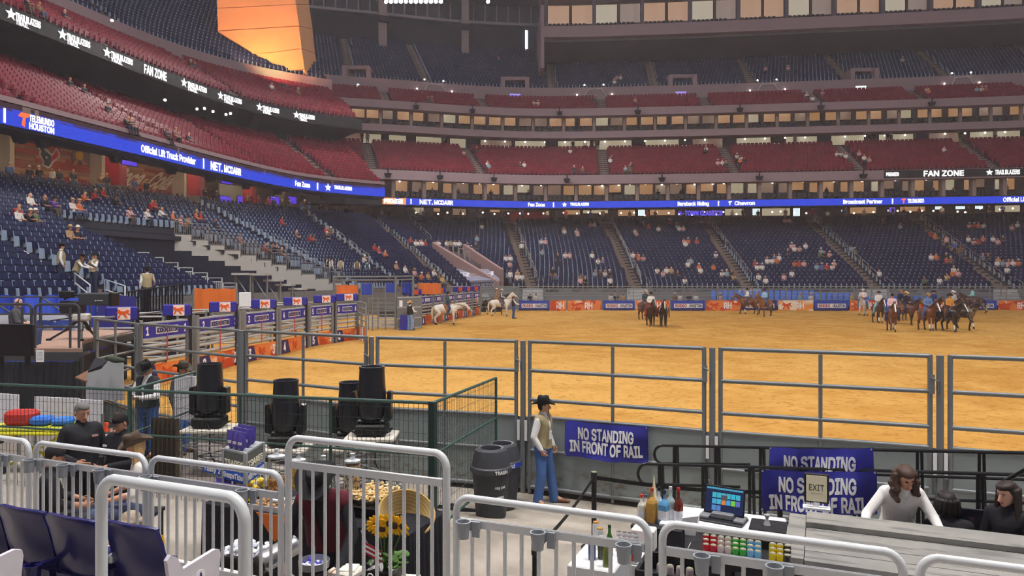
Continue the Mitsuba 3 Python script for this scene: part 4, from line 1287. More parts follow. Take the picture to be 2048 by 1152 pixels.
# ---------------------------------------------------------------- the tunnel at the corner
for x0, y0, x1, y1, lab in ((863, 502, 968, 575, 1), (927, 503, 1000, 556, 2)):
    a = lower_point(*lower_hit(x0, y0))
    b = lower_point(*lower_hit(min(x1, 1000), min(y1, 566)))
    if lab == 1:
        b = b + unit(b - a) * 2.0
    struct('wall_tunnel', hexa([a * [1, 1, 0], b * [1, 1, 0], b * [1, 1, 0] + [.35, .1, 0], a * [1, 1, 0] + [.35, .1, 0], a + UP * 1.0, b + UP * 1.0, b + [.35, .1, 1.0], a + [.35, .1, 1.0]]), C(150, 122, 122, .8))
tf = [lower_point(i, t_) for i, t_ in ((6.9, .5), (7.3, .5), (7.45, .3), (7.1, .3))]
ts_ = []
for k in range(8):
    s0, s1 = k / 8, (k + 1) / 8
    pl, pr = tf[0] + (tf[3] - tf[0]) * s0, tf[1] + (tf[2] - tf[1]) * s0
    ql, qr = tf[0] + (tf[3] - tf[0]) * s1, tf[1] + (tf[2] - tf[1]) * s1
    z = pl[2] - .1
    ts_.append(hexa([ql * [1, 1, 0], qr * [1, 1, 0], pr * [1, 1, 0], pl * [1, 1, 0]] + [np.r_[v[:2], z] for v in (ql, qr, pr, pl)]))
struct('tunnel_steps', cat(ts_), C(112, 104, 108, .9))
for k in range(4):
    p = tf[0] * .5 + tf[1] * .5 + (tf[3] - tf[0]) * (k / 4)
    add('tunnel_rail', tube([p + [.1, 0, 0], p + [.1, 0, 1.1], p + [.7, -.4, 1.0], p + [.7, -.4, 0]], .06, 5), C(150, 148, 148), label='short looped pipe rail on the steps above the tunnel sign', cat='handrail', group='looped rails above the tunnel')
c0, c1, c2, c3 = at(904, 538, 82.5), at(976, 538, 82.5), at(1001, 559, 78.5), at(934, 562, 78.5)
sgn = thing('tunnel_sign', 'sloping grey sign with faint initials over the tunnel mouth', 'sign')
add('panel', hexa([c3 - UP * .2, c2 - UP * .2, c1 - UP * .2, c0 - UP * .2, c3, c2, c1, c0]), C(124, 124, 142, .7), sgn)
xd, yd = unit(c2 - c3), unit(c0 - c3)
nn = unit(np.cross(xd, yd))
ctr = (c0 + c1 + c2 + c3) / 4
yd2 = np.cross(nn, xd)
for s, w in (('R', -1.25), ('H', 1.25)):
    add('letter', text(s, 1.3, ctr + xd * w - yd2 * .65 + nn * .02, xd, yd2, cond=1.0, depth=.03), C(190, 190, 204), sgn)
add('horse_mark', bronc(1.1, ctr + nn * .02, xd, yd2, .03), C(176, 130, 100), sgn)
add('valance', hexa([c3 - UP * .9, c2 - UP * .9, c2 + [0, .2, -.9], c3 + [0, .2, -.9], c3 - UP * .2, c2 - UP * .2, c2 + [0, .2, -.2], c3 + [0, .2, -.2]]), C(56, 54, 76), sgn)
add('lettering', text('HOUSTON', .4, (c3 + c2) / 2 - UP * .75 - [0, .03, 0], xd, UP, width=2.6, depth=.02), C(150, 150, 170), sgn)
struct('wall_tunnel_back', hexa([(-9, 86.5, 0), (2, 86.5, 0), (2, 86.8, 0), (-9, 86.8, 0), (-9, 86.5, 4.4), (2, 86.5, 4.4), (2, 86.8, 4.4), (-9, 86.8, 4.4)]), C(26, 26, 32, .9))
p = at(972, 620, 71.5)
van = thing('black_vehicle', 'dark vehicle parked in the tunnel mouth behind the pipe gate', 'vehicle')
add('body', hexa([p + v for v in ((-1.6, 0, -.1), (1.5, 0, -.1), (1.5, 1.8, -.1), (-1.6, 1.8, -.1), (-1.6, 0, .95), (1.5, 0, .75), (1.5, 1.8, .75), (-1.6, 1.8, .95))]), C(24, 25, 28, .3), van)
add('cabin', hexa([p + v for v in ((-1.3, .1, .95), (.7, .1, .82), (.7, 1.7, .82), (-1.3, 1.7, .95), (-1.0, .3, 1.6), (.2, .3, 1.6), (.2, 1.5, 1.6), (-1.0, 1.5, 1.6))]), C(40, 48, 54, .2), van)
for x in (-1.0, .9):
    add('wheel', moved(lathe([(0, -.1), (.34, -.1), (.34, .1), (0, .1)], 14), mat(p + [x, -.02, .05], [1, 0, 0], [0, 0, 1])), BLACK, van)
# ---------------------------------------------------------------- figures
_ico = {k: trimesh.creation.icosphere(k).vertices for k in (0, 1, 2, 3)}
A3 = lambda *v: np.array(v, float)      # noqa: E731


def ell(c, r, R=None, sub=1):
    v = _ico[sub] * (np.ones(3) * r)
    return (v if R is None else v @ np.asarray(R).T) + np.asarray(c, float)


def hull(*pts):
    return m3.Manifold.hull_points(np.vstack(pts).astype(np.float32))


def union(ms):
    return m3.Manifold.batch_boolean(ms, m3.OpType.Add)


def tm(m):
    q = m.to_mesh()
    return trimesh.Trimesh(q.vert_properties[:, :3].astype(float), q.tri_verts, process=False)


def limb(a, ra, b, rb, sub=1):
    return hull(ell(a, ra, sub=sub), ell(b, rb, sub=sub))


def chain(pts, rs, sub=1):
    return [limb(pts[i], rs[i], pts[i + 1], rs[i + 1], sub) for i in range(len(pts) - 1)]


def soft(m, step, it=6):
    import scipy.sparse as sp
    t = tm(m.refine_to_length(step)) if step else tm(m)
    if it:
        f, n = t.faces, len(t.vertices)
        e = np.vstack([f[:, [0, 1]], f[:, [1, 2]], f[:, [2, 0]]])
        A = sp.csr_matrix((np.ones(2 * len(e)), (np.r_[e[:, 0], e[:, 1]], np.r_[e[:, 1], e[:, 0]])), (n, n))
        A.data[:] = 1
        A = sp.diags(1 / np.maximum(np.asarray(A.sum(1)).ravel(), 1)) @ A
        v = np.array(t.vertices)
        for k in range(it):
            v = v + .5 * (A @ v - v)
            v = v - .51 * (A @ v - v)
        t = trimesh.Trimesh(v, f, process=False)
    return t


def rot_yp(yaw=0, pitch=0, roll=0):
    "yaw about z (positive to the figure's left), pitch nods forward, roll tilts to the right"
    y, p, r_ = np.radians([yaw, -pitch, roll])
    Rz = A3([math.cos(y), -math.sin(y), 0], [math.sin(y), math.cos(y), 0], [0, 0, 1])
    Rx = A3([1, 0, 0], [0, math.cos(p), -math.sin(p)], [0, math.sin(p), math.cos(p)])
    Ry = A3([math.cos(r_), 0, math.sin(r_)], [0, 1, 0], [-math.sin(r_), 0, math.cos(r_)])
    return Rz @ Rx @ Ry


STAND = dict(pelvis=(0, 0, .95), chest=(0, 0, 1.28), neck=(0, -.01, 1.47), head=(0, .02, 1.615), shR=(.18, 0, 1.405), shL=(-.18, 0, 1.405), elR=(.235, -.03, 1.13), elL=(-.235, -.03, 1.13), wrR=(.24, .06, .89), wrL=(-.24, .06, .89),
             hipR=(.09, 0, .93), hipL=(-.09, 0, .93), knR=(.10, .02, .50), knL=(-.10, .02, .50), anR=(.10, -.02, .09), anL=(-.10, -.02, .09), toeR=(.13, .15, .03), toeL=(-.13, .15, .03))


class Fig:
    """One person: a continuous body mesh with clothing, hair and hat as its children. The figure faces +y, its right hand is at +x."""

    def __init__(s, label, pos, rot, scale=1.0, skin=(196, 146, 118), fine=0, yaw=0, pitch=0, roll=0, group=None, girth=1.0, female=False, grip=.5, **pose):
        s.j = {k: A3(*v) for k, v in {**STAND, **pose}.items()}
        s.M = rz(rot, pos) @ np.diag([scale, scale, scale, 1.0])
        s.fine, s.g, s.female, s.grip = fine, girth, female, grip
        s.sub = 2 if fine else 1
        s.R = rot_yp(yaw, pitch, roll)
        s.skin = C(*skin, .5)
        s.key = key('person')
        tag(s.key, label, 'person', group)
        s.body()

    def put(s, name, mesh, m, smooth=40, label=None, **kw):
        mesh = mesh if isinstance(mesh, trimesh.Trimesh) else soft(mesh, .035 if s.fine else 0, 5 if s.fine else 0)
        return add(name, moved(mesh, s.M), m, s.key, smooth, label, **kw)

    def hd(s, c, r, sub=None):      # an ellipsoid in the head's frame
        return ell(s.j['head'] + s.R @ A3(*c), r, s.R, s.sub if sub is None else sub)

    def torso(s, e=0.0, low=True, sub=None):
        j, g, b = s.j, s.g, s.sub if sub is None else sub
        x = unit(j['shR'] - j['shL'])
        def fr(z):
            z = unit(z)
            return np.stack([x, unit(np.cross(z, x)), z], 1)
        R0, R1 = fr(j['chest'] - j['pelvis']), fr(j['neck'] - j['chest'])
        mid = (j['pelvis'] + j['chest']) / 2
        w = .86 if s.female else 1.0
        sx = np.linalg.norm(j['shR'] - j['shL']) / 2
        pel = ell(j['pelvis'] + R0[:, 2] * (-.02), (.155 * g + e, .115 * g + e, .10 + e * .4), R0, b)
        wai = ell(mid, (.145 * g * w + e, .105 * g + e, .09), R0, b)
        che = ell(j['chest'] + R1[:, 2] * .02, (.165 * (1 + .5 * (g - 1)) * (.94 if s.female else 1) + e, .115 * (1 + .6 * (g - 1)) + e, .11), R1, b)
        sho = np.vstack([ell(j['shR'] - x * .03, .062 + e * .8, sub=b), ell(j['shL'] + x * .03, .062 + e * .8, sub=b)])
        nk = ell(j['neck'] - R1[:, 2] * .03, (.07 + e * .5, .06 + e * .5, .035), R1, b)
        out = [hull(wai, che), hull(che, sho), hull(sho, nk)]
        if low:
            out.append(hull(pel, wai))
        return out

    def arm(s, q, e=0.0, end=1.0):
        j, k = s.j, .88 if s.female else 1.0
        w = j['el' + q] + (j['wr' + q] - j['el' + q]) * end
        return chain([j['sh' + q], j['el' + q], w], [(.056 * k + e), (.044 * k + e), (.031 * k + e * 1.1)], s.sub)

    def leg(s, q, e=0.0, end=1.0, flare=0.0):
        j, g = s.j, 1 + .5 * (s.g - 1)
        a = j['kn' + q] + (j['an' + q] - j['kn' + q]) * end
        return chain([j['hip' + q], j['kn' + q], a], [.092 * g + e, .062 * g + e, .045 + e + flare], s.sub)

    def hand(s, q):
        j = s.j
        d = unit(j['wr' + q] - j['el' + q])
        side = 1 if q == 'R' else -1
        inw = unit(np.cross(d, A3(0, 1, 0)) if abs(d[1]) < .8 else A3(-side, 0, 0)) * 1.0
        if np.dot(inw, A3(-side, 0, 0)) < 0:
            inw = -inw                                 # the palm looks at the body
        a = np.cross(d, inw)
        fwd = a if a[1] > 0 or (abs(a[1]) < .2 and a[2] > 0) else -a
        w = j['wr' + q]
        p0, p1 = w + d * .02, w + d * .085
        out = [hull(ell(p0, .026, sub=1), ell(p1 + fwd * .026, .017, sub=1), ell(p1 - fwd * .026, .017, sub=1))]
        c = s.grip
        for i, (f, L) in enumerate(((.030, .075), (.010, .085), (-.010, .08), (-.029, .062))):
            b0 = p1 + fwd * f
            b1 = b0 + unit(d * (1 - .5 * c) + inw * c) * L * .5
            b2 = b1 + unit(d * (1 - 1.2 * c) + inw * (c * 1.5)) * L * .5
            out += chain([b0, b1, b2], [.0095, .0088, .0075], 0 if s.fine < 2 else 1)
        t0 = p0 + fwd * .02
        t1 = t0 + unit(d * .6 + fwd * .7 + inw * .3) * .045
        out += chain([t0, t1, t1 + unit(d * .9 + inw * .5) * .035], [.013, .0105, .009], 0 if s.fine < 2 else 1)
        return out

    def body(s):
        j = s.j
        P = [hull(s.hd((0, -.01, .03), (.074, .093, .088)), s.hd((0, .02, -.05), (.056, .06, .05))), hull(s.hd((0, .02, -.05), (.056, .06, .05)), s.hd((0, .055, -.088), (.026, .024, .02)))]
        P.append(limb(j['neck'] - A3(0, 0, .02), .058 * (.9 if s.female else 1), j['head'] + s.R @ A3(0, -.02, -.05), .05 * (.9 if s.female else 1), s.sub))
        P += [hull(s.hd((0, .085, .01), (.009, .012, .012), 1), s.hd((0, .108, -.028), (.014, .014, .010), 1), s.hd((0, .08, -.034), (.018, .01, .008), 1))]
        for k in (-1, 1):
            P.append(hull(s.hd((k * .075, -.01, .01), (.008, .02, .03), 1), s.hd((k * .078, -.016, -.02), (.007, .012, .014), 1)))
        P += s.torso(-.012)
        for q in 'RL':
            P += s.arm(q) + s.hand(q) + s.leg(q)
            P.append(limb(j['an' + q], .042, j['toe' + q], .03, 1))
        b = union(P)
        step = {0: 0, 1: .03, 2: .0185}[s.fine]
        m = soft(b, step, {0: 0, 1: 4, 2: 6}[s.fine])
        scene[s.key] = mikit.ply(moved(m, s.M), s.skin, True if s.fine else 50)

    def face(s, brow=(50, 36, 28), lip=(150, 84, 76), beard=None, iris=(40, 30, 24)):
        h = s.j['head']
        P = lambda c: h + s.R @ A3(*c)      # noqa: E731
        E = lambda c, r, sub=2: trimesh.convex.convex_hull(ell(P(c), r, s.R, sub))      # noqa: E731
        for k in (-1, 1):
            s.put('eye', E((k * .031, .0755, .012), (.0125, .008, .0062)), C(232, 228, 222, .3))
            s.put('iris', E((k * .031, .0820, .0115), (.0058, .003, .0055)), C(*iris, .2))
            s.put('eyelid', E((k * .031, .0775, .0185), (.0145, .0085, .0035)), C(*[int(v * .7) for v in (196, 146, 118)]))
            s.put('eyebrow', tm(hull(ell(P((k * .017, .084, .032)), (.005, .004, .0028), s.R, 1), ell(P((k * .045, .074, .031)), (.005, .004, .002), s.R, 1))), C(*brow, .9))
        s.put('lips', E((0, .078, -.062), (.022, .009, .0075)), C(*lip, .5))
        if beard:
            s.put('moustache', E((0, .082, -.049), (.026, .008, .006)), C(*beard, .9))
            s.put('goatee', E((0, .074, -.092), (.024, .012, .016)), C(*beard, .9))

    def shirt(s, rgb, end=.97, collar=True, name='shirt', e=.014, low=True):
        P = s.torso(e, low)
        for q in 'RL':
            P += s.arm(q, .010, end)
        if collar:
            P.append(limb(s.j['neck'] - A3(0, 0, .03), .078, s.j['neck'] + (s.j['head'] - s.j['neck']) * .22, .064, s.sub))
        a = unit(s.j['chest'] - s.j['pelvis'])
        s.put(name, union(P).trim_by_plane(tuple(a), float(np.dot(s.j['pelvis'], a) - .03)) if name == 'shirt' and np.dot(s.j['elR'], a) > np.dot(s.j['pelvis'], a) - .0 and min(np.dot(s.j['wrR'], a), np.dot(s.j['wrL'], a)) > np.dot(s.j['pelvis'], a) - .02 else union(P), C(*rgb, .8))

    def vest(s, rgb, open_=.05, e=.030, name='vest', lining=None):
        m = union(s.torso(e))
        j = s.j
        f = unit(np.cross(unit(j['neck'] - j['chest']), unit(j['shR'] - j['shL'])))
        c, n, p = j['chest'], j['neck'], j['pelvis']
        x = unit(j['shR'] - j['shL'])
        cut = hull(*[np.array([a]) for a in (n + x * .085 + f * .5, n - x * .085 + f * .5, n + x * .075 + UP * .2, n - x * .075 + UP * .2, c + x * open_ + f * .5, c - x * open_ + f * .5, c + f * .07 + x * open_ * .5, c + f * .07 - x * open_ * .5, p + f * .5 + x * .012, p + f * .5 - x * .012, p + f * .07)])
        a = unit(c - p)
        s.put(name, (m - cut).trim_by_plane(tuple(a), float(np.dot(p, a) - .02)), C(*rgb, .8))

    def trousers(s, rgb, flare=.016, end=1.1, e=.018, name='jeans'):
        j = s.j
        x = unit(j['hipR'] - j['hipL'])
        P = [hull(ell(j['pelvis'], (.157 * s.g * (.92 if s.female else 1) + e, .122 * s.g + e, .085), None, s.sub), ell(j['hipR'], (.094 if not s.female else .084) * s.g + e, sub=s.sub), ell(j['hipL'], (.094 if not s.female else .084) * s.g + e, sub=s.sub))]
        for q in 'RL':
            P += s.leg(q, e, end, flare)
        s.put(name, union(P), C(*rgb, .85))

    def belt(s, rgb=(60, 40, 28)):
        s.put('belt', trimesh.convex.convex_hull(ell(s.j['pelvis'] + A3(0, 0, .055), (.172 * s.g, .132 * s.g, .028), None, 2)), C(*rgb, .5))

    def boots(s, rgb=(96, 58, 36)):
        for q in 'RL':
            a, t = s.j['an' + q], s.j['toe' + q]
            d = unit((t - a) * [1, 1, 0] + [0, 1e-6, 0])
            g = A3(0, 0, min(a[2], t[2]) - .03)
            m = union([hull(ell(a + UP * .12, (.052, .052, .03), sub=s.sub), ell(a - UP * .03, (.046, .05, .05), sub=s.sub)), hull(ell(a - UP * .03 - d * .02, (.045, .05, .045), sub=s.sub), ell(a * [1, 1, 0] + d * .12 + UP * (t[2] + .012), (.046, .05, .036), sub=s.sub), ell(t + d * .07 + UP * .0, (.022, .03, .018), sub=s.sub))])
            s.put('boot', m, C(*rgb, .45))

    def hat(s, rgb, kind='cowboy', brim=1.0, band=(30, 26, 24)):
        h = s.j['head']
        B = mat(h + s.R @ A3(0, -.012, .055), s.R[:, 0], s.R[:, 1], s.R[:, 2])
        if kind == 'cowboy':
            n, rr = 32, 7
            th = np.arange(n) * 2 * np.pi / n
            v = []
            for k in range(rr):
                t = k / (rr - 1)
                rx, ry = (.082 + .098 * brim * t), (.102 + .092 * brim * t)
                x, y = rx * np.cos(th), ry * np.sin(th)
                z = .075 * t ** 1.6 * np.abs(np.cos(th)) ** 2.2 - .022 * t * np.abs(np.sin(th)) ** 2
                v.append(np.stack([x * (1 - .10 * t * np.abs(np.cos(th))), y, z], 1))
            top = np.vstack(v)
            f = [[k * n + i, (k + 1) * n + i, (k + 1) * n + (i + 1) % n, k * n + (i + 1) % n] for k in range(rr - 1) for i in range(n)]
            vv = np.vstack([top, top - [0, 0, .007]])
            f2 = [[a + rr * n for a in q[::-1]] for q in f]
            e1 = [[(rr - 1) * n + i, rr * n + (rr - 1) * n + i, rr * n + (rr - 1) * n + (i + 1) % n, (rr - 1) * n + (i + 1) % n] for i in range(n)]
            q = np.array(f + f2 + e1)
            s.put('hat', moved(trimesh.Trimesh(vv, np.vstack([q[:, [0, 1, 2]], q[:, [0, 2, 3]]]), process=False), B), C(*rgb, .75), 60)
            prof = [(1.0, 0), (.98, .05), (.94, .09), (.84, .118), (.55, .126)]
            w = [np.stack([.083 * a * np.cos(th) * (1 - .12 * (z / .12) * (np.sin(th) > 0) * np.sin(th)), .103 * a * np.sin(th), z + .016 * (np.abs(np.sin(th)) - .5) * (z > .1) + 0 * th], 1) for a, z in prof]
            w.append(np.stack([.02 * np.cos(th), .05 * np.sin(th), np.full(n, .104)], 1))
            vv = np.vstack(w + [[[0, 0, .1]]])
            f = [[k * n + i, k * n + (i + 1) % n, (k + 1) * n + (i + 1) % n, (k + 1) * n + i] for k in range(len(w) - 1) for i in range(n)]
            q = np.array(f)
            tri = [[(len(w) - 1) * n + i, (len(w) - 1) * n + (i + 1) % n, len(vv) - 1] for i in range(n)]
            s.put('hat_crown', moved(trimesh.Trimesh(vv, np.vstack([q[:, [0, 1, 2]], q[:, [0, 2, 3]], tri]), process=False), B), C(*rgb, .75), 60)
            bd = lathe([(1.015, .003), (1.012, .022), (1.0, .022)], 32)
            bd.vertices = bd.vertices * [.083, .103, 1]
            s.put('hat_band', moved(bd, B), C(*band, .5), 60)
        else:
            c = m3.Manifold(m3.Mesh(*(np.asarray(a) for a in ()))) if False else hull(ell((0, -.005, -.005), (.084, .104, .085), sub=2))
            c = c.trim_by_plane((0, 0, 1), -.02)
            s.put('cap', moved(tm(c), B), C(*rgb, .8), 50)
            vis = hull(ell((0, .085, -.012), (.07, .03, .006), sub=1), ell((0, .155, -.024), (.045, .02, .005), sub=1))
            s.put('cap_visor', moved(tm(vis), B), C(*rgb, .8), 50)

    def hair(s, rgb, kind='short'):
        h = s.j['head']
        H = lambda c, r, sub=2: s.hd(c, r, sub)      # noqa: E731
        if kind in ('short', 'fringe'):
            m = hull(H((0, -.022, .045), (.081, .092, .082)), H((0, -.055, -.02), (.068, .045, .05))) + hull(H((0, -.008, .082), (.072, .094, .045)))
            face_cut = hull(H((0, .13, -.03), (.075, .09, .075)), H((0, .13, -.12), (.075, .08, .05)))
            s.put('hair', soft(m - face_cut, .02 if s.fine else 0, 3 if s.fine else 0), C(*rgb, .9))
        else:
            m = [hull(H((0, -.03, .045), (.088, .092, .085)), H((0, -.06, -.02), (.082, .055, .06))), hull(H((0, -.006, .086), (.078, .096, .046)))]
            drop = {'long': .30, 'curly': .22, 'bob': .12}[kind]
            r_ = np.random.default_rng(4)
            for a in np.linspace(-100, 100, 13 if kind == 'curly' else 9):
                t = math.radians(a)
                x, y = .088 * math.sin(t), -.035 - .07 * math.cos(t)
                pts, k = [], 8
                for i in range(k):
                    u = i / (k - 1)
                    w = A3(x * (1 + .35 * u), y + .015 * u, .04 - drop * u) + (r_.normal(0, .012, 3) if kind == 'curly' else 0)
                    pts.append(h + s.R @ (w * [1, 1, 0]) + (s.R @ A3(0, 0, .04) if i == 0 else s.R @ A3(0, 0, .04) - UP * (drop * u)) + (r_.normal(0, .008, 3) if kind == 'curly' else 0))
                m += chain(pts, [.030 - .010 * i / k + (.006 * (i % 2) if kind == 'curly' else 0) for i in range(k)], 1)
            M_ = union(m)
            cut = hull(H((0, .13, -.03), (.064, .10, .072)), H((0, .13, -.12), (.06, .09, .06)))
            s.put('hair', soft(M_ - cut, .014 if s.fine else 0, 2 if kind == 'curly' else 4), C(*rgb, .55))


def J(**k):
    return k


SIT = dict(pelvis=(0, 0, .53), chest=(0, -.04, .86), neck=(0, -.02, 1.05), head=(0, .03, 1.21), shR=(.185, -.02, 1.00), shL=(-.185, -.02, 1.00), elR=(.24, .06, .74), elL=(-.24, .06, .74), wrR=(.14, .28, .68), wrL=(-.14, .28, .68),
           hipR=(.1, .02, .51), hipL=(-.1, .02, .51), knR=(.13, .44, .52), knL=(-.13, .44, .52), anR=(.13, .42, .10), anL=(-.13, .42, .10), toeR=(.15, .58, .04), toeL=(-.15, .58, .04))
RIDE = dict(pelvis=(0, 0, 0), chest=(0, .02, .33), neck=(0, .03, .52), head=(0, .06, .68), shR=(.185, .02, .47), shL=(-.185, .02, .47), elR=(.24, .04, .19), elL=(-.24, .04, .19), wrR=(.10, .27, .12), wrL=(-.08, .29, .13),
            hipR=(.12, .02, -.01), hipL=(-.12, .02, -.01), knR=(.33, .24, -.30), knL=(-.33, .24, -.30), anR=(.36, .08, -.70), anL=(-.36, .08, -.70), toeR=(.39, .24, -.74), toeL=(-.39, .24, -.74))


# ---- spectators: one small mesh each, coloured per part
def small_pieces(pose, hat, bulk=1.0, hair_long=False):
    j = {k: A3(*v) for k, v in {**STAND, **pose}.items()}
    P = []
    P.append(('shirt', hull(ell(j['chest'], (.18 * bulk, .13 * bulk, .12)), ell(j['shR'], .07), ell(j['shL'], .07)), [j['chest'], j['shR'], j['shL']], .11))
    P.append(('shirt', hull(ell(j['pelvis'] + UP * .08, (.16 * bulk, .13 * bulk, .09)), ell(j['chest'], (.17 * bulk, .13 * bulk, .1))), [j['pelvis'] + UP * .1, j['chest'] - UP * .1], .13))
    P.append(('trouser', hull(ell(j['pelvis'] - UP * .02, (.17 * bulk, .13 * bulk, .1))), [j['pelvis'] - UP * .05], .13))
    for q in 'RL':
        P.append(('shirt', limb(j['sh' + q], .06, j['el' + q], .05, 0), [(j['sh' + q] + j['el' + q]) / 2, j['el' + q]], .05))
        P.append(('sleeve', limb(j['el' + q], .045, j['wr' + q], .038, 0), [(j['el' + q] + j['wr' + q]) / 2], .045))
        P.append(('skin', hull(ell(j['wr' + q] + unit(j['wr' + q] - j['el' + q]) * .06, .045, sub=0)), [j['wr' + q] + unit(j['wr' + q] - j['el' + q]) * .06], .05))
        P.append(('trouser', limb(j['hip' + q], .1, j['kn' + q], .075, 0), [(j['hip' + q] + j['kn' + q]) / 2, j['kn' + q]], .08))
        P.append(('trouser', limb(j['kn' + q], .07, j['an' + q], .055, 0), [(j['kn' + q] + j['an' + q]) / 2], .06))
        P.append(('shoe', limb(j['an' + q], .055, j['toe' + q], .045, 0), [(j['an' + q] + j['toe' + q]) / 2], .055))
    h = j['head']
    P.append(('skin', hull(ell(h, (.08, .095, .115))), [h + A3(0, .03, -.02)], .10))
    P.append(('skin', limb(j['neck'] - UP * .03, .06, h - UP * .08, .05, 0), [j['neck'] + UP * .02], .05))
    P.append(('hair', hull(ell(h + A3(0, -.02, .035), (.088, .098, .095))), [h + A3(0, -.05, .09)], .09))
    if hair_long:
        P.append(('hair', hull(ell(h + A3(0, -.05, 0), (.09, .06, .08)), ell(h + A3(0, -.08, -.2), (.1, .05, .05))), [h + A3(0, -.09, -.1)], .07))
    if hat:
        P.append(('hat', hull(ell(h + A3(0, 0, .07), (.19, .2, .018))), [h + A3(.15, 0, .07), h + A3(-.15, 0, .07), h + A3(0, .15, .07), h + A3(0, -.15, .07)], .07))
        P.append(('hat', hull(ell(h + A3(0, -.01, .08), (.092, .108, .06)), ell(h + A3(0, 0, .15), (.075, .095, .04))), [h + A3(0, 0, .15)], .09))
    return P


_small = {}


def small_person(kind, hat, cols, hair_long=False):
    k_ = (kind, hat, hair_long)
    if k_ not in _small:
        pose = {'sit': SIT, 'lean': {**SIT, 'chest': (0, .06, .84), 'neck': (0, .13, 1.01), 'head': (0, .2, 1.15), 'shR': (.18, .1, .96), 'shL': (-.18, .1, .96), 'elR': (.2, .32, .72), 'elL': (-.2, .32, .72), 'wrR': (.08, .5, .72), 'wrL': (-.08, .5, .72)},
                'stand': {}, 'walk': dict(knR=(.1, .14, .52), anR=(.1, .16, .1), toeR=(.12, .32, .06), anL=(-.1, -.16, .12), toeL=(-.12, -.02, .04), elR=(.25, -.08, 1.14), wrR=(.24, .1, .95))}[kind]
        P = small_pieces(pose, hat, hair_long=hair_long)
        m = tm(union([p[1] for p in P]))
        D = np.stack([np.min([np.linalg.norm(m.vertices - c, axis=1) for c in p[2]], axis=0) - p[3] for p in P])
        _small[k_] = (m, [P[i][0] for i in np.argmin(D, axis=0)])
    m, part = _small[k_]
    return m, np.array([lin(cols[p]) for p in part])


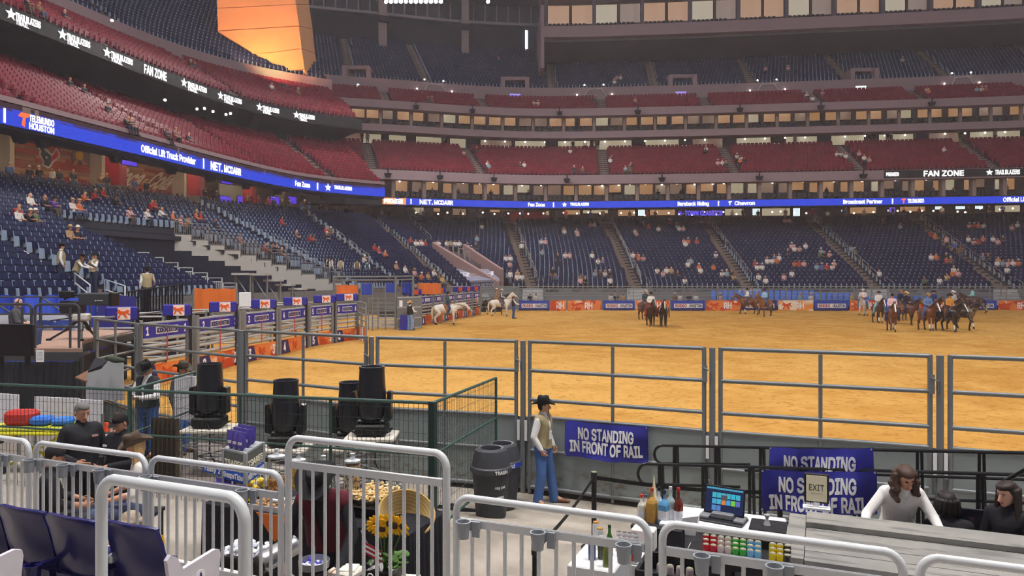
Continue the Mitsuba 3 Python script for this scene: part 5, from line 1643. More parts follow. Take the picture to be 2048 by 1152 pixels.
# ---------------------------------------------------------------- horses
def horse(label, pos, rot, coat, legs=(0, 0, 0, 0), neck='mid', mane=(30, 22, 18), tail=None, socks=None, blaze=None, lower=None, saddle=(120, 70, 36), blanket=(180, 176, 170), scale=1.0, group=None, turn=0.0, spots=None, lift=(0, 0, 0, 0)):
    """legs: how far each hoof (front right, front left, rear right, rear left) is swung forward"""
    nb = A3(0, .66, 1.30)
    poll = {'low': A3(turn * .3, 1.30, 1.42), 'mid': A3(turn * .3, 1.16, 1.74), 'high': A3(turn * .25, 1.02, 1.92)}[neck]
    hd_ = {'low': A3(turn * .25, .40, -.42), 'mid': A3(turn * .35, .36, -.40), 'high': A3(turn * .35, .40, -.34)}[neck]
    cheek, muz = poll + hd_ * .35 - UP * .02, poll + hd_ * 1.12
    P = []

    def piece(c, m, cs, r_):
        P.append((c, m, cs, r_))
    E = ell
    piece('coat', hull(E((0, .50, 1.14), (.23, .25, .31), sub=2), E((0, .05, 1.10), (.285, .35, .32), sub=2)), [A3(0, .5, 1.1), A3(0, .2, 1.1)], .28)
    piece('coat', hull(E((0, .05, 1.10), (.285, .35, .32), sub=2), E((0, -.45, 1.17), (.255, .26, .28), sub=2)), [A3(0, -.1, 1.1), A3(0, -.4, 1.15)], .28)
    piece('coat', hull(E((0, -.45, 1.17), (.255, .26, .28), sub=2), E((0, -.76, 1.14), (.235, .18, .26), sub=2)), [A3(0, -.7, 1.15)], .26)
    piece('coat', hull(E((0, .55, 1.22), (.17, .18, .28)), E(nb, (.13, .17, .22)), E((0, .3, 1.40), (.09, .2, .10))), [nb, A3(0, .5, 1.3)], .2)
    piece('coat', hull(E(nb + A3(0, .02, 0), (.125, .16, .23)), E((nb + poll) / 2 + UP * .02, (.085, .13, .17))), [(nb * 2 + poll) / 3], .16)
    piece('coat', hull(E((nb + poll) / 2 + UP * .02, (.085, .13, .17)), E(poll, (.07, .10, .10))), [(nb + poll * 2) / 3], .12)
    piece('coat', hull(E(poll, (.075, .09, .09)), E(cheek, (.088, .10, .12))), [(poll + cheek) / 2], .1)
    piece('muzzle', hull(E(cheek, (.085, .09, .11)), E(muz, (.052, .06, .06))), [muz], .06)
    for s in (-1, 1):
        piece('coat', hull(E(poll + A3(s * .05, 0, .07), (.025, .02, .03), sub=0), E(poll + A3(s * .065, .02, .19), (.006, .006, .006), sub=0)), [poll + A3(s * .055, .01, .12)], .03)
    for i, (s, f) in enumerate(((1, 1), (-1, 1), (1, -1), (-1, -1))):
        w, l = legs[i], lift[i]
        if f == 1:
            pts = [A3(s * .14, .50, 1.02), A3(s * .15, .46 + w * .15, .84), A3(s * .14, .48 + w * .62 + l * .3, .48 + l * .25), A3(s * .14, .47 + w + l * .1, .14 + l * .45), A3(s * .14, .51 + w + l * .02, .05 + l * .5)]
            rs = [.13, .095, .056, .043, .055]
        else:
            pts = [A3(s * .14, -.68, 1.08), A3(s * .16, -.52 + w * .3, .82), A3(s * .15, -.84 + w * .7, .52 + l * .2), A3(s * .15, -.79 + w, .14 + l * .5), A3(s * .15, -.75 + w, .05 + l * .5)]
            rs = [.19, .12, .06, .044, .055]
        ms = chain(pts, rs, 1)
        for k, m in enumerate(ms):
            nm = 'coat' if k < 1 else 'leg' if k < 2 else ('sock%d' % i if k == 2 else 'hoof')
            piece(nm, m, [(pts[k] + pts[k + 1]) / 2, pts[k + 1] + (pts[k] - pts[k + 1]) * .2], (rs[k] + rs[k + 1]) / 2)
    u = union([p[1] for p in P])
    m = soft(u, .075, 4)
    D = np.stack([np.min([np.linalg.norm(m.vertices - c, axis=1) for c in p[2]], axis=0) - p[3] for p in P])
    part = [P[i][0] for i in np.argmin(D, axis=0)]
    lower = lower or coat
    socks = socks or {}
    cm = {'coat': coat, 'muzzle': tuple(int(c * .75) for c in coat), 'leg': lower, 'hoof': (50, 42, 36)}
    vc = np.array([lin(cm.get(p) if p in cm else socks.get(int(p[4]), lower)) for p in part])
    if blaze:
        h0 = (m.vertices - poll)
        ax = unit(muz - poll)
        t = h0 @ ax
        up_ = np.cross(ax, A3(1, 0, 0))
        up_ = up_ if up_[1] > 0 or up_[2] > 0 else -up_
        sel = (t > .05) & (np.abs(m.vertices[:, 0] - poll[0] - t * ax[0]) < .035) & ((h0 - np.outer(t, ax)) @ up_ > .02)
        vc[sel] = lin(blaze)
    if spots:
        sel = meshkit.fbm(m.vertices * 3.1 + rot, 2, 3) > .56
        vc[sel] = lin(spots)
    k = key('horse')
    tag(k, label, 'horse', group)
    Mx = rz(rot, pos) @ np.diag([scale, scale, scale, 1])
    scene[k] = mikit.ply(moved(m, Mx), VCM, True, color=vc)
    H = lambda n, q, c, sm=40: add(n, moved(q if isinstance(q, trimesh.Trimesh) else tm(q), Mx), C(*c, .7), k, sm)      # noqa: E731
    # mane down the crest, tail, saddle and blanket, bridle
    mp = [poll + A3(0, -.02, .10), (poll * 2 + nb) / 3 + A3(.03, -.12, .13), (poll + nb * 2) / 3 + A3(.04, -.16, .15), nb + A3(.02, -.18, .18)]
    H('mane', union([hull(E(a + A3(.02, 0, 0), (.035, .07, .05), sub=1), E(b + A3(.02, 0, 0), (.035, .07, .06), sub=1), E((a + b) / 2 + A3(.085, .01, -.10), (.02, .06, .06), sub=1)) for a, b in zip(mp[:-1], mp[1:])]), mane)
    tl = tail or mane
    H('tail', union(chain([A3(0, -.92, 1.28), A3(0, -1.04, 1.12), A3(.01, -1.08, .80), A3(.0, -1.03, .42)], [.05, .07, .08, .035])), tl)
    if saddle:
        bk = hull(E((0, .05, 1.18), (.315, .36, .30), sub=2)) ^ m3.Manifold.cube((.7, .72, .6), True).translate((0, .0, 1.26))
        H('saddle_blanket', bk, blanket)
        H('saddle', union([hull(E((0, .18, 1.44), (.16, .12, .05)), E((0, -.16, 1.44), (.17, .12, .05)), E((.27, .02, 1.25), (.05, .16, .12)), E((-.27, .02, 1.25), (.05, .16, .12))), hull(E((0, .30, 1.50), (.035, .03, .06))), hull(E((0, -.24, 1.50), (.15, .035, .07)))]), saddle)
        for s in (-1, 1):
            H('stirrup', union(chain([A3(s * .34, .04, 1.22), A3(s * .37, .06, .85), A3(s * .37, .1, .66)], [.05, .035, .04])), saddle)
    H('bridle', union([hull(E(cheek + hd_ * .45, (.078, .03, .085), sub=1))] + chain([cheek + A3(.09, 0, 0), nb + A3(.14, .1, .2), A3(.08, .33, 1.55)], [.012] * 3, 0) + chain([cheek - A3(.09, 0, 0), nb + A3(-.14, .1, .2), A3(-.08, .33, 1.55)], [.012] * 3, 0)), (60, 40, 28))
    return k, Mx


def rider(label, hk, shirt, jeans, hat, skin=(190, 140, 112), vest=None, at_=(0, .02, 1.50), rot=0, hatless=None, boots=(80, 50, 34), yaw=0, pitch=0, chaps=None, **pose):
    k, Mx = hk
    o = (Mx @ np.r_[at_, 1])[:3]
    ang = math.degrees(math.atan2(Mx[1, 0], Mx[0, 0]))
    f = Fig(label, o, ang + rot, 1.0, skin, 0, yaw=yaw, pitch=pitch, **{**RIDE, **pose})
    f.shirt(shirt)
    if vest:
        f.vest(vest)
    f.trousers(jeans)
    if chaps:
        f.trousers(chaps, flare=.05, e=.03, name='chaps')
    f.boots(boots)
    f.hair((60, 44, 34))
    if hat:
        f.hat(hat)
    return f
# ---------------------------------------------------------------- riders and horses in the arena
def gy(y):      # depth of a point on the dirt seen at row y
    return (CAM - DZ) * F / (y - HY)


def gp(x, y):
    Y = gy(y)
    return np.array([(x - HX) / F * Y, Y, DZ])


WH = (222, 218, 208)
h = horse('white horse standing beside the far chutes with its head lowered', gp(894, 650), -96, WH, neck='low', mane=(214, 204, 184), tail=(206, 190, 156), lower=(214, 208, 196), legs=(.02, -.06, .05, -.1), turn=-.2, saddle=(150, 96, 52), blanket=(196, 150, 110))
rider('rider in a teal jacket and dark hat on the white horse by the far chutes', h, (44, 84, 84), (50, 66, 104), (26, 24, 26), yaw=10)
h = horse('dark horse half hidden behind the second white horse', gp(992, 629), -88, (46, 34, 30), neck='mid', socks={2: (225, 220, 214), 3: (225, 220, 214)})
rider('rider in a tan jacket and pale hat behind the second white horse', h, (170, 134, 96), (150, 116, 80), (226, 214, 200), chaps=(150, 112, 74))
h = horse('white horse with raised head beside the man in dark vest on foot', gp(1002, 633), -90, WH, neck='high', mane=(218, 208, 190), tail=(222, 212, 180), lower=(218, 212, 200), turn=-.2)
rider('rider in dark vest and white hat on the white horse with raised head', h, (196, 200, 208), (70, 80, 104), (236, 232, 226), vest=(44, 48, 62))
f = Fig('man on foot in white shirt, dark vest and brown hat before the raised-head white horse', gp(1027, 637), -75, 1.02, elR=(.26, .16, 1.16), wrR=(.16, .38, 1.12), elL=(-.24, .16, 1.14), wrL=(-.10, .38, 1.16))
f.shirt((226, 226, 226)); f.vest((34, 36, 46)); f.trousers((56, 84, 136)); f.boots((40, 32, 28)); f.hat((120, 84, 58)); f.hair((60, 44, 30))
f = Fig('man on foot in black vest, white sleeves and tan hat at the solid grey gate', gp(820, 660), -35, 1.04, girth=1.25, elR=(.25, .10, 1.14), wrR=(.20, .36, 1.10), elL=(-.25, .10, 1.14), wrL=(-.16, .34, 1.12), knR=(.13, .02, .5), anR=(.15, -.02, .09), toeR=(.2, .15, .03))
f.shirt((228, 228, 226)); f.vest((26, 26, 32), e=.036); f.trousers((120, 150, 196)); f.boots((50, 40, 34)); f.hat((214, 176, 128)); f.hair((70, 50, 36))
h = horse('dark bay horse walking to the camera, ridden by the man in white', gp(1302, 652), 178, (54, 36, 32), legs=(.1, -.1, -.1, .1), neck='mid', lower=(36, 28, 26), mane=(24, 20, 20))
rider('rider in white shirt and dark hat between the two dark horses', h, (226, 228, 224), (56, 66, 90), (30, 26, 26), chaps=(120, 44, 48))
horse('black horse led close beside the dark bay horse', gp(1327, 653), 172, (34, 28, 30), legs=(-.1, .12, .1, -.1), neck='mid', lower=(28, 24, 26), saddle=(70, 44, 30), blaze=(206, 196, 180))
h = horse('brown horse behind the pair of dark horses', gp(1290, 640), 195, (104, 66, 46), neck='mid')
rider('rider in dark green with a straw hat behind the pair of dark horses', h, (52, 74, 74), (70, 70, 90), (206, 180, 130))
h = horse('bay horse facing left before the light blue seats', gp(1496, 628), 92, (112, 68, 42), legs=(.2, -.2, .15, -.2), neck='mid', lower=(60, 40, 32), socks={1: (220, 210, 200)})
rider('rider in white shirt and black hat on the bay horse facing left', h, (226, 222, 216), (70, 70, 90), (26, 24, 26))
h = horse('chestnut horse turning in front of the dark rodeo board', gp(1530, 633), 128, (140, 90, 52), legs=(.35, -.15, -.3, .1), lift=(.3, 0, 0, .2), neck='high', lower=(96, 66, 46))
rider('rider in light blue shirt and black hat on the turning chestnut horse', h, (150, 196, 226), (70, 90, 130), (26, 26, 30))
h = horse('grey white horse leading the crowd of riders at its left side', gp(1727, 632), 140, (206, 202, 196), legs=(.25, -.1, -.2, .15), lift=(.2, 0, 0, 0), neck='high', mane=(150, 146, 142), lower=(190, 186, 180))
rider('rider in pale pink shirt and white hat on the grey white horse', h, (230, 212, 212), (80, 110, 160), (232, 226, 214))
h = horse('dark brown horse with white legs just right of the grey white horse', gp(1757, 646), 170, (70, 44, 34), legs=(.15, -.15, -.1, .1), socks={0: (228, 222, 214), 1: (228, 222, 214)}, blaze=(230, 226, 220), neck='mid')
rider('rider in white shirt and black hat, second from the left in the crowd of riders', h, (224, 222, 218), (130, 180, 196), (24, 24, 26))
h = horse('sorrel horse nearest the camera at the left of the crowd', gp(1784, 663), 160, (104, 62, 44), legs=(.2, -.2, -.15, .2), lift=(.25, 0, 0, .15), neck='mid', socks={1: (226, 220, 212), 3: (226, 220, 212)}, blaze=(236, 232, 226))
rider('rider in pink and white shirt with black hat on the nearest sorrel horse', h, (222, 190, 196), (50, 60, 100), (26, 22, 24))
h = horse('bay horse under the rider in navy with a straw hat', gp(1811, 650), 205, (92, 56, 40), legs=(.1, -.15, .15, -.1), neck='mid', lower=(40, 30, 28))
rider('rider in navy shirt and straw hat among the crowd of riders', h, (30, 34, 54), (40, 46, 66), (226, 196, 130))
h = horse('dark horse behind the navy riders', gp(1800, 640), 190, (60, 42, 36), neck='mid')
rider('rider in navy with brown hat just behind the straw hatted rider', h, (34, 40, 66), (60, 66, 90), (170, 130, 96))
h = horse('sorrel horse with a broad white blaze walking to the camera', gp(1855, 661), 176, (104, 58, 38), legs=(.12, -.12, -.1, .1), blaze=(242, 240, 236), socks={0: (230, 226, 220), 1: (230, 226, 220)}, neck='mid')
rider('rider in denim blue shirt and tan hat on the blazed sorrel horse', h, (100, 130, 176), (60, 86, 140), (176, 134, 92))
h = horse('bay horse at the back of the crowd, behind the denim rider', gp(1866, 642), 184, (84, 54, 42), neck='mid')
rider('rider in dark blue with black hat behind the denim shirted rider', h, (46, 60, 110), (60, 80, 120), (24, 24, 28))
h = horse('black horse under the rider in mustard', gp(1898, 663), 192, (38, 34, 38), legs=(.12, -.1, -.1, .12), neck='mid', socks={0: (228, 222, 214)}, blaze=(226, 222, 214), turn=.2)
rider('rider in mustard shirt and black hat on the black horse', h, (204, 142, 56), (44, 48, 66), (26, 24, 24))
horse('dun and black horse running at the right of the mustard rider', gp(1927, 661), 200, (112, 96, 72), legs=(.3, -.2, -.25, .25), lift=(.3, 0, 0, .2), neck='mid', spots=(52, 44, 40), lower=(44, 38, 36), saddle=None, mane=(40, 34, 30), socks={0: (230, 226, 220)})
h = horse('brown horse behind the mustard rider', gp(1905, 643), 180, (88, 60, 46), neck='mid')
rider('rider in grey with a white cap behind the mustard rider', h, (190, 186, 180), (90, 100, 130), (236, 234, 230))
h = horse('dark bay horse cantering left at the far fence, right of the crowd', gp(1946, 626), 82, (66, 42, 36), legs=(.55, .2, -.5, -.25), lift=(.25, 0, .2, 0), neck='mid', lower=(40, 30, 30), socks={2: (228, 224, 218), 0: (228, 224, 218)})
rider('rider in aqua shirt and black hat on the cantering dark bay horse', h, (140, 214, 216), (60, 70, 90), (24, 24, 28), pitch=10)

# ---------------------------------------------------------------- stewards in the side stand
TAN, WSH = (164, 150, 116), (230, 230, 228)


def on_stand(x, y):
    i, t_ = lower_hit(x, y)
    return lower_point(i, math.floor(t_ * ROWS + .5) / ROWS) + UP * .02


def steward(label, p, rot, hair=(60, 44, 34), hat=(24, 22, 24), sc=1.0, jeans=(44, 52, 78), vest=TAN, fem=False, hk='short', **k):
    f = Fig(label, p, rot, sc, female=fem, **k)
    f.shirt(WSH); f.vest(vest, e=.04); f.trousers(jeans); f.boots((50, 40, 34)); f.hair(hair, hk)
    if hat:
        f.hat(hat)
    return f


steward('steward in tan vest and black hat, back turned, on the side stand aisle', on_stand(124, 574), -60, girth=1.15, sc=1.06)
steward('long haired steward in tan vest leaning on the rail in the side stand', on_stand(152, 592), -75, hk='long', hair=(96, 58, 40), fem=True, pitch=20, chest=(0, .12, 1.25), neck=(0, .2, 1.42), head=(0, .27, 1.55), shR=(.18, .16, 1.36), shL=(-.18, .16, 1.36), elL=(-.22, .38, 1.2), wrL=(-.2, .6, 1.1), elR=(.22, .32, 1.16), wrR=(.2, .56, 1.1))
steward('steward in black hat holding both hands to her mouth beside the front rail', on_stand(206, 592), 165, hk='long', hair=(170, 130, 86), fem=True, sc=1.0, elR=(.24, .12, 1.18), elL=(-.24, .12, 1.18), wrR=(.05, .20, 1.36), wrL=(-.05, .20, 1.34))
q = at(294, 621, 30.5)
steward('steward in tan vest and black hat walking on the steps below the side stand', q, 40, sc=1.03, knR=(.1, .1, .5), anR=(.1, .06, .09), toeR=(.12, .22, .03), elR=(.30, .14, 1.18), wrR=(.36, .36, 1.06))
struct('front_walkway', cat([beam((-20.5, 26.6, q[2] - .1), (-14.2, 33.5, q[2] - .1), 2.6, .2), beam((-20.5, 26.6, (q[2] - .2) / 2), (-14.2, 33.5, (q[2] - .2) / 2), 2.2, q[2] - .2)]), C(46, 48, 70, .8))
for lab, x, y, rt, v, hat_, sc in (('steward in black vest and hat near the front rail of the side stand', 655, 560, 160, (30, 30, 34), (24, 24, 26), 1.0), ('steward in tan vest stooping near the front rail of the side stand', 672, 562, -60, TAN, (24, 24, 26), 1.0),
                                   ('steward in tan vest seen from behind, third of the four at the front rail', 689, 561, 0, TAN, (24, 24, 26), 1.0), ('steward in brown vest seen from behind, last of the four at the front rail', 718, 560, 10, (122, 98, 66), (40, 34, 30), 1.0),
                                   ('man in teal jacket bending at the front rail of the side stand', 738, 562, -20, (40, 86, 96), None, .95)):
    steward(lab, on_stand(x, y), rt, vest=v, hat=hat_, sc=sc)

# ---------------------------------------------------------------- spectators
SC = {'w': (224, 220, 216), 'r': (176, 50, 54), 'b': (70, 100, 160), 'k': (34, 34, 42), 'p': (216, 170, 170), 'o': (206, 110, 66), 'g': (84, 110, 84), 't': (180, 150, 116), 'u': (90, 60, 150), 'y': (206, 180, 110), 'c': (130, 170, 186), 'n': (120, 90, 70)}
SN = {'w': 'white', 'r': 'red', 'b': 'blue', 'k': 'black', 'p': 'pink', 'o': 'orange', 'g': 'green', 't': 'tan', 'u': 'purple', 'y': 'yellow', 'c': 'pale blue', 'n': 'brown'}
pr = np.random.default_rng(21)
low = [(m, r, c) for m, n, r, c in seat_at['blue'] if n == 'lower_terrace']
lowp = px(np.array([m[:3, 3] for m, *_ in low]) + [0, 0, .85])
redl = {n: [(m, r, c) for m, b, r, c in seat_at['red'] + seat_at['blue'] if b == n] for n in ('club_terrace', 'upper_terrace', 'club_terrace_side', 'upper_terrace_side', 'top_terrace')}
redp = {n: px(np.array([m[:3, 3] for m, *_ in v]) + [0, 0, .85]) for n, v in redl.items()}
used = set()
crowd = []


def spect(m, kind, code, label, group, hat=None):
    col = SC[code]
    hat = bool(pr.random() < .4) if hat is None else hat
    sk = [(206, 150, 122), (188, 132, 104), (150, 104, 80), (222, 172, 146)][pr.integers(4)]
    cols = dict(shirt=col, sleeve=col if pr.random() < .6 else sk, skin=sk, trouser=[(50, 60, 92), (40, 42, 50), (80, 96, 130), (110, 96, 80)][pr.integers(4)], shoe=(46, 38, 34), hair=[(44, 32, 26), (90, 62, 40), (30, 26, 26), (140, 110, 70)][pr.integers(4)], hat=[(226, 218, 204), (30, 28, 30), (190, 160, 120), (236, 232, 226)][pr.integers(4)])
    me, vc = small_person(kind, hat, cols, hair_long=(not hat) and pr.random() < .4)
    crowd.append((moved(me, m), vc, label, group))


BLK_N = ['first', 'second', 'third', 'fourth', 'fifth', 'sixth', 'seventh']
AX = [1030, 1245, 1455, 1680, 1910]


def seated(x, y, code, lst=None, pts=None, where=None, rows=ROWS):
    lst, pts = (low, lowp) if lst is None else (lst, pts)
    d = (pts[0] - x) ** 2 + (pts[1] - y) ** 2
    for k in np.argsort(d)[:6]:
        if (id(lst), int(k)) not in used:
            break
    used.add((id(lst), int(k)))
    m, r, c = lst[k]
    kind = ['sit', 'sit', 'lean'][pr.integers(3)]
    hat = bool(pr.random() < .4)
    if where is None:
        sx = px(m[:3, 3])[0]
        ref = sum(sx > a for a in AX)
        if x < 830:
            where, grp = 'row %d of the side stand' % (r + 1), 'spectators in the side stand'
        else:
            where, grp = 'row %d of %s far block from the tunnel' % (r + 1, BLK_N[ref]), 'spectators in the far lower stand'
    else:
        where, grp = 'row %d of the %s' % (r + 1, where), 'spectators in the ' + where
    spect(m, kind, code, 'spectator in %s shirt%s, %s' % (SN[code], ' and hat' if hat else '', where), grp, hat)


FAR_PX = '''832,486,w 841,488,w 852,487,r 866,488,w 881,489,w 895,488,w 904,488,t 915,486,w 917,491,w 955,492,k 954,480,c 929,495,w 938,498,p 966,452,w 962,448,k 1016,518,w 1024,516,w 1018,529,p 1031,545,t 1034,548,w 1042,550,w
1150,465,w 1157,466,p 1180,448,p 1188,449,w 1083,485,w 1091,485,p 1129,462,w 1130,509,w 1143,510,p 1085,508,c 1128,460,t 1183,514,w 1195,522,w 1201,524,b 1160,563,p 1167,565,k 1186,551,c 1196,550,k 1205,551,w 1217,549,k 1218,565,w 1162,566,g 1113,553,b
1267,466,w 1275,467,p 1286,452,k 1298,453,r 1317,459,w 1355,458,w 1363,459,p 1338,446,r 1349,447,r 1371,484,p 1368,487,w 1378,484,o 1395,484,r 1264,511,w 1273,514,r 1280,514,o 1289,516,p 1312,542,w 1325,545,p 1334,544,w 1342,545,t 1352,546,k 1378,524,c 1396,539,o 1372,560,w
1402,540,w 1428,538,o 1441,551,w 1450,549,c 1460,551,k 1472,550,t 1378,525,w 1431,512,w 1356,457,c 1571,441,p 1582,441,w 1510,533,r 1515,537,w 1523,538,w 1532,520,w 1543,520,w 1551,516,b 1556,521,o 1558,513,w 1579,505,k 1581,495,p 1590,498,w 1600,497,p 1609,494,w 1592,527,o 1599,526,r 1607,527,p 1585,551,w 1636,510,g 1642,508,c 1649,509,k 1655,511,p 1637,533,c 1645,532,b 1653,532,r 1662,531,w 1668,532,p 1527,560,w 1511,559,w 1569,550,p
1701,503,c 1710,504,g 1763,442,k 1800,454,c 1863,518,w 1877,515,o 1890,522,r 1900,523,n 1895,515,k 1910,540,w 1896,556,y 1908,551,o 1910,544,p 1865,472,r 1873,470,o 1944,450,r 1951,451,o 1935,453,p 1960,452,w 1944,482,p 1955,483,r 1932,478,w 1962,481,o 1985,480,w 1993,482,p 2003,478,k 1963,516,b 1975,514,k 1995,526,w 2005,528,c 2015,530,p 2028,528,w 2035,524,o 2020,455,p 2032,453,w 1997,525,t 2010,540,w 1878,568,w 1843,560,g 1760,546,w'''
SIDE_PX = '''24,424,r 44,432,w 60,436,k 74,434,g 65,402,w 96,412,k 110,416,u 138,424,w 152,423,o 133,468,t 148,472,k 355,448,p 372,449,t 348,449,o 252,432,p 284,440,w 298,414,r 310,416,r 320,424,w 186,388,r 206,392,r 168,398,o 618,478,r 620,477,n 510,513,r 520,510,k 534,512,k 545,505,k 560,506,n 480,490,o 654,457,r 665,462,n 745,498,r 760,503,r 770,506,o 727,521,w 790,534,t 812,542,w 826,548,p 840,552,o 858,556,t 870,548,w 882,556,y 816,486,r 834,486,w 655,476,k 566,442,r 590,470,n 430,448,k 403,430,r 396,434,o 230,402,k'''
for chunk in (FAR_PX, SIDE_PX):
    for it in chunk.split():
        x, y, c = it.split(',')
        seated(float(x), float(y), c)
for n, nm, ps in (('club_terrace', 'far club tier', '930,304,p 945,305,k 966,335,w 974,334,c 1050,331,w 1036,330,k 1145,350,k 1165,349,n 1138,302,w 1215,320,w 1221,322,k 1250,341,c 1255,343,n 1260,342,k 1407,303,k 1413,303,w 1461,318,w 1470,320,o 1436,326,p 1447,328,w 1456,327,k 1480,321,w 1489,322,k 1675,307,w 1684,309,w 1720,310,p 1730,323,w 1737,322,t 1702,313,w 1886,300,w'),
                  ('upper_terrace', 'far upper tier', '853,205,k 862,206,n 1069,206,p 1077,208,w 1186,197,k 1195,198,k 1270,202,t 1612,191,w 1620,192,k 1628,192,w 1634,193,p 1850,185,p 1857,186,o 1960,180,w 1970,181,r 1955,178,c'),
                  ('club_terrace_side', 'side club tier', '255,250,k 262,253,k 338,268,k 345,270,n 381,275,k 140,172,k 170,178,k 220,222,k'),
                  ('upper_terrace_side', 'side upper tier', '55,12,k 72,18,n 128,30,k 380,125,k 390,130,k 545,172,w 565,170,k 595,185,n'),
                  ('top_terrace', 'far top tier', '1235,155,p 1243,158,w 1120,119,w 1522,101,w 1530,104,p 1528,140,p 1578,138,p 1607,99,t 1803,120,w 996,118,k 1228,172,w')):
    for it in ps.split():
        x, y, c = it.split(',')
        seated(float(x), float(y), c, redl[n], redp[n], nm)
# people standing along the rails of the concourses and in the suites
def stander(p, rot, label, group, codes='kkknkbwr', kind=None):
    spect(rz(rot, p), kind or ('stand' if pr.random() < .7 else 'walk'), codes[pr.integers(len(codes))], label, group)


for x in (18, 60, 78, 106, 122, 150, 200, 214, 232, 268, 290, 395, 412, 430, 500, 520, 540, 548, 566, 580, 600, 612, 622, 640, 655, 672, 690, 706, 720, 742, 760, 776):
    p = side_at(x + pr.uniform(-4, 4), 10.1, 2.0 + pr.uniform(0, 2))
    if p[1] < 10:
        continue
    i_ = np.argmin(np.abs(px(np.c_[KS, KS[:, 0] * 0])[0] - x))
    p[2] = np.interp(i_ / (N - 1), sN, lzb) + .02
    stander(p, pr.uniform(160, 260), 'person standing in shade on the concourse behind the top row of the side stand', 'people on the side concourse')
for x in (826, 838, 850, 920, 945, 958, 1008, 1046, 1090, 1135, 1180, 1205, 1260, 1292, 1310, 1402, 1420, 1460, 1490, 1520, 1570, 1628, 1690, 1730, 1790, 1806, 1840, 1880, 1935, 1975, 2010):
    p = col_at(kf, x + pr.uniform(-5, 5), 11.52, 1.6 + pr.uniform(0, 3))
    p[2] = 11.5 + .02 if x > 1000 else np.interp((x - 770) / 250, [0, 1], [11.25, 11.52])
    stander(p, pr.uniform(150, 210), 'person standing on the concourse behind the top row of the far stand', 'people on the far concourse')
for x in np.arange(800, 2040, 37):
    p = col_at(FAR, x + pr.uniform(-12, 12), 13.32, 3.4 + pr.uniform(0, 3))
    stander(p, pr.uniform(150, 210), 'dark figure standing in a lit suite above the far ribbon screen', 'people in the far lower suites')
for x in np.arange(720, 2040, 41):
    p = col_at(FAR, x + pr.uniform(-12, 12), 23.42, 12 + pr.uniform(0, 2))
    stander(p, pr.uniform(150, 210), 'dark figure standing in a lit suite under the far upper tier', 'people in the far upper suites')
for x in (684, 724, 735, 886, 890, 1192, 1196, 1590, 1740, 1748, 1775, 1782, 1146, 1170, 1920, 1990):
    p = col_at(FAR, x, 21.52, 11.6 + pr.uniform(0, 1.5))
    stander(p, pr.uniform(150, 210), 'person standing behind the last row of the far club tier', 'people behind the far club tier', 'kknwbt')
for x, y, c in ((1047, 500, 'w'), (1022, 560, 'w'), (1112, 525, 'k'), (1108, 555, 'k'), (1911, 500, 'b'), (1922, 510, 'n'), (1894, 492, 'p')):
    i_, t_ = lower_hit(x, y + 16)
    stander(lower_point(i_, t_) + UP * .25, 180, 'person in %s standing on an aisle stair of the far stand' % SN[c], 'people on the far aisle stairs', c, 'stand')
for x, y, c in ((1060, 602, 'k'), (1072, 602, 'w'), (1222, 606, 'w'), (1232, 604, 'k'), (1246, 606, 't'), (1360, 604, 'w'), (1378, 604, 'k'), (1392, 606, 'w'), (1350, 604, 'n'), (1440, 600, 'p'), (1600, 598, 'c'), (1622, 598, 'w'), (2010, 600, 'w'), (2018, 602, 'k'), (1705, 600, 'y'), (955, 575, 'w'), (958, 566, 'y')):
    p = at(x, y, 75.2 if x > 1000 else 71.0)
    p[2] = DZ
    stander(p, 180, 'helper in %s behind the printed boards of the far fence' % SN[c], 'helpers behind the far fence', c, 'stand')
for x, c in ((836, 'k'), (848, 'w'), (858, 'k'), (870, 'k'), (882, 'k')):
    Y = 52 + (x - 814) / 143 * 15
    p = at(x, 0, Y)
    p[0] -= 1.0
    p[2] = 1.6
    stander(p, 220, 'cowboy in %s standing behind the far chutes' % SN[c], 'cowboys behind the far chutes', c, 'stand')
add('chute_walkway', beam((-8.4, 51, 1.3), (-4.9, 66, 1.3), 1.6, .6), C(60, 60, 64, .8), label='dark catwalk behind the far chutes', cat='platform')

# the 230 spectators that show largest are things of their own, the smallest ones one crowd
crowd.sort(key=lambda c: float(np.linalg.norm(c[0].vertices.mean(0) - [0, 0, CAM])) + 60 * ('suite' in c[2] or 'shade' in c[2]))
for me, vc, label, grp in crowd[:230]:
    add('person', me, VC, None, False, label, 'person', grp, color=vc)
rest = crowd[230:]
add('distant_crowd', cat([c[0] for c in rest]), VC, color=np.vstack([c[1] for c in rest]), label='small distant people in the upper tiers, suites and shaded concourses', cat='crowd', kind='stuff')
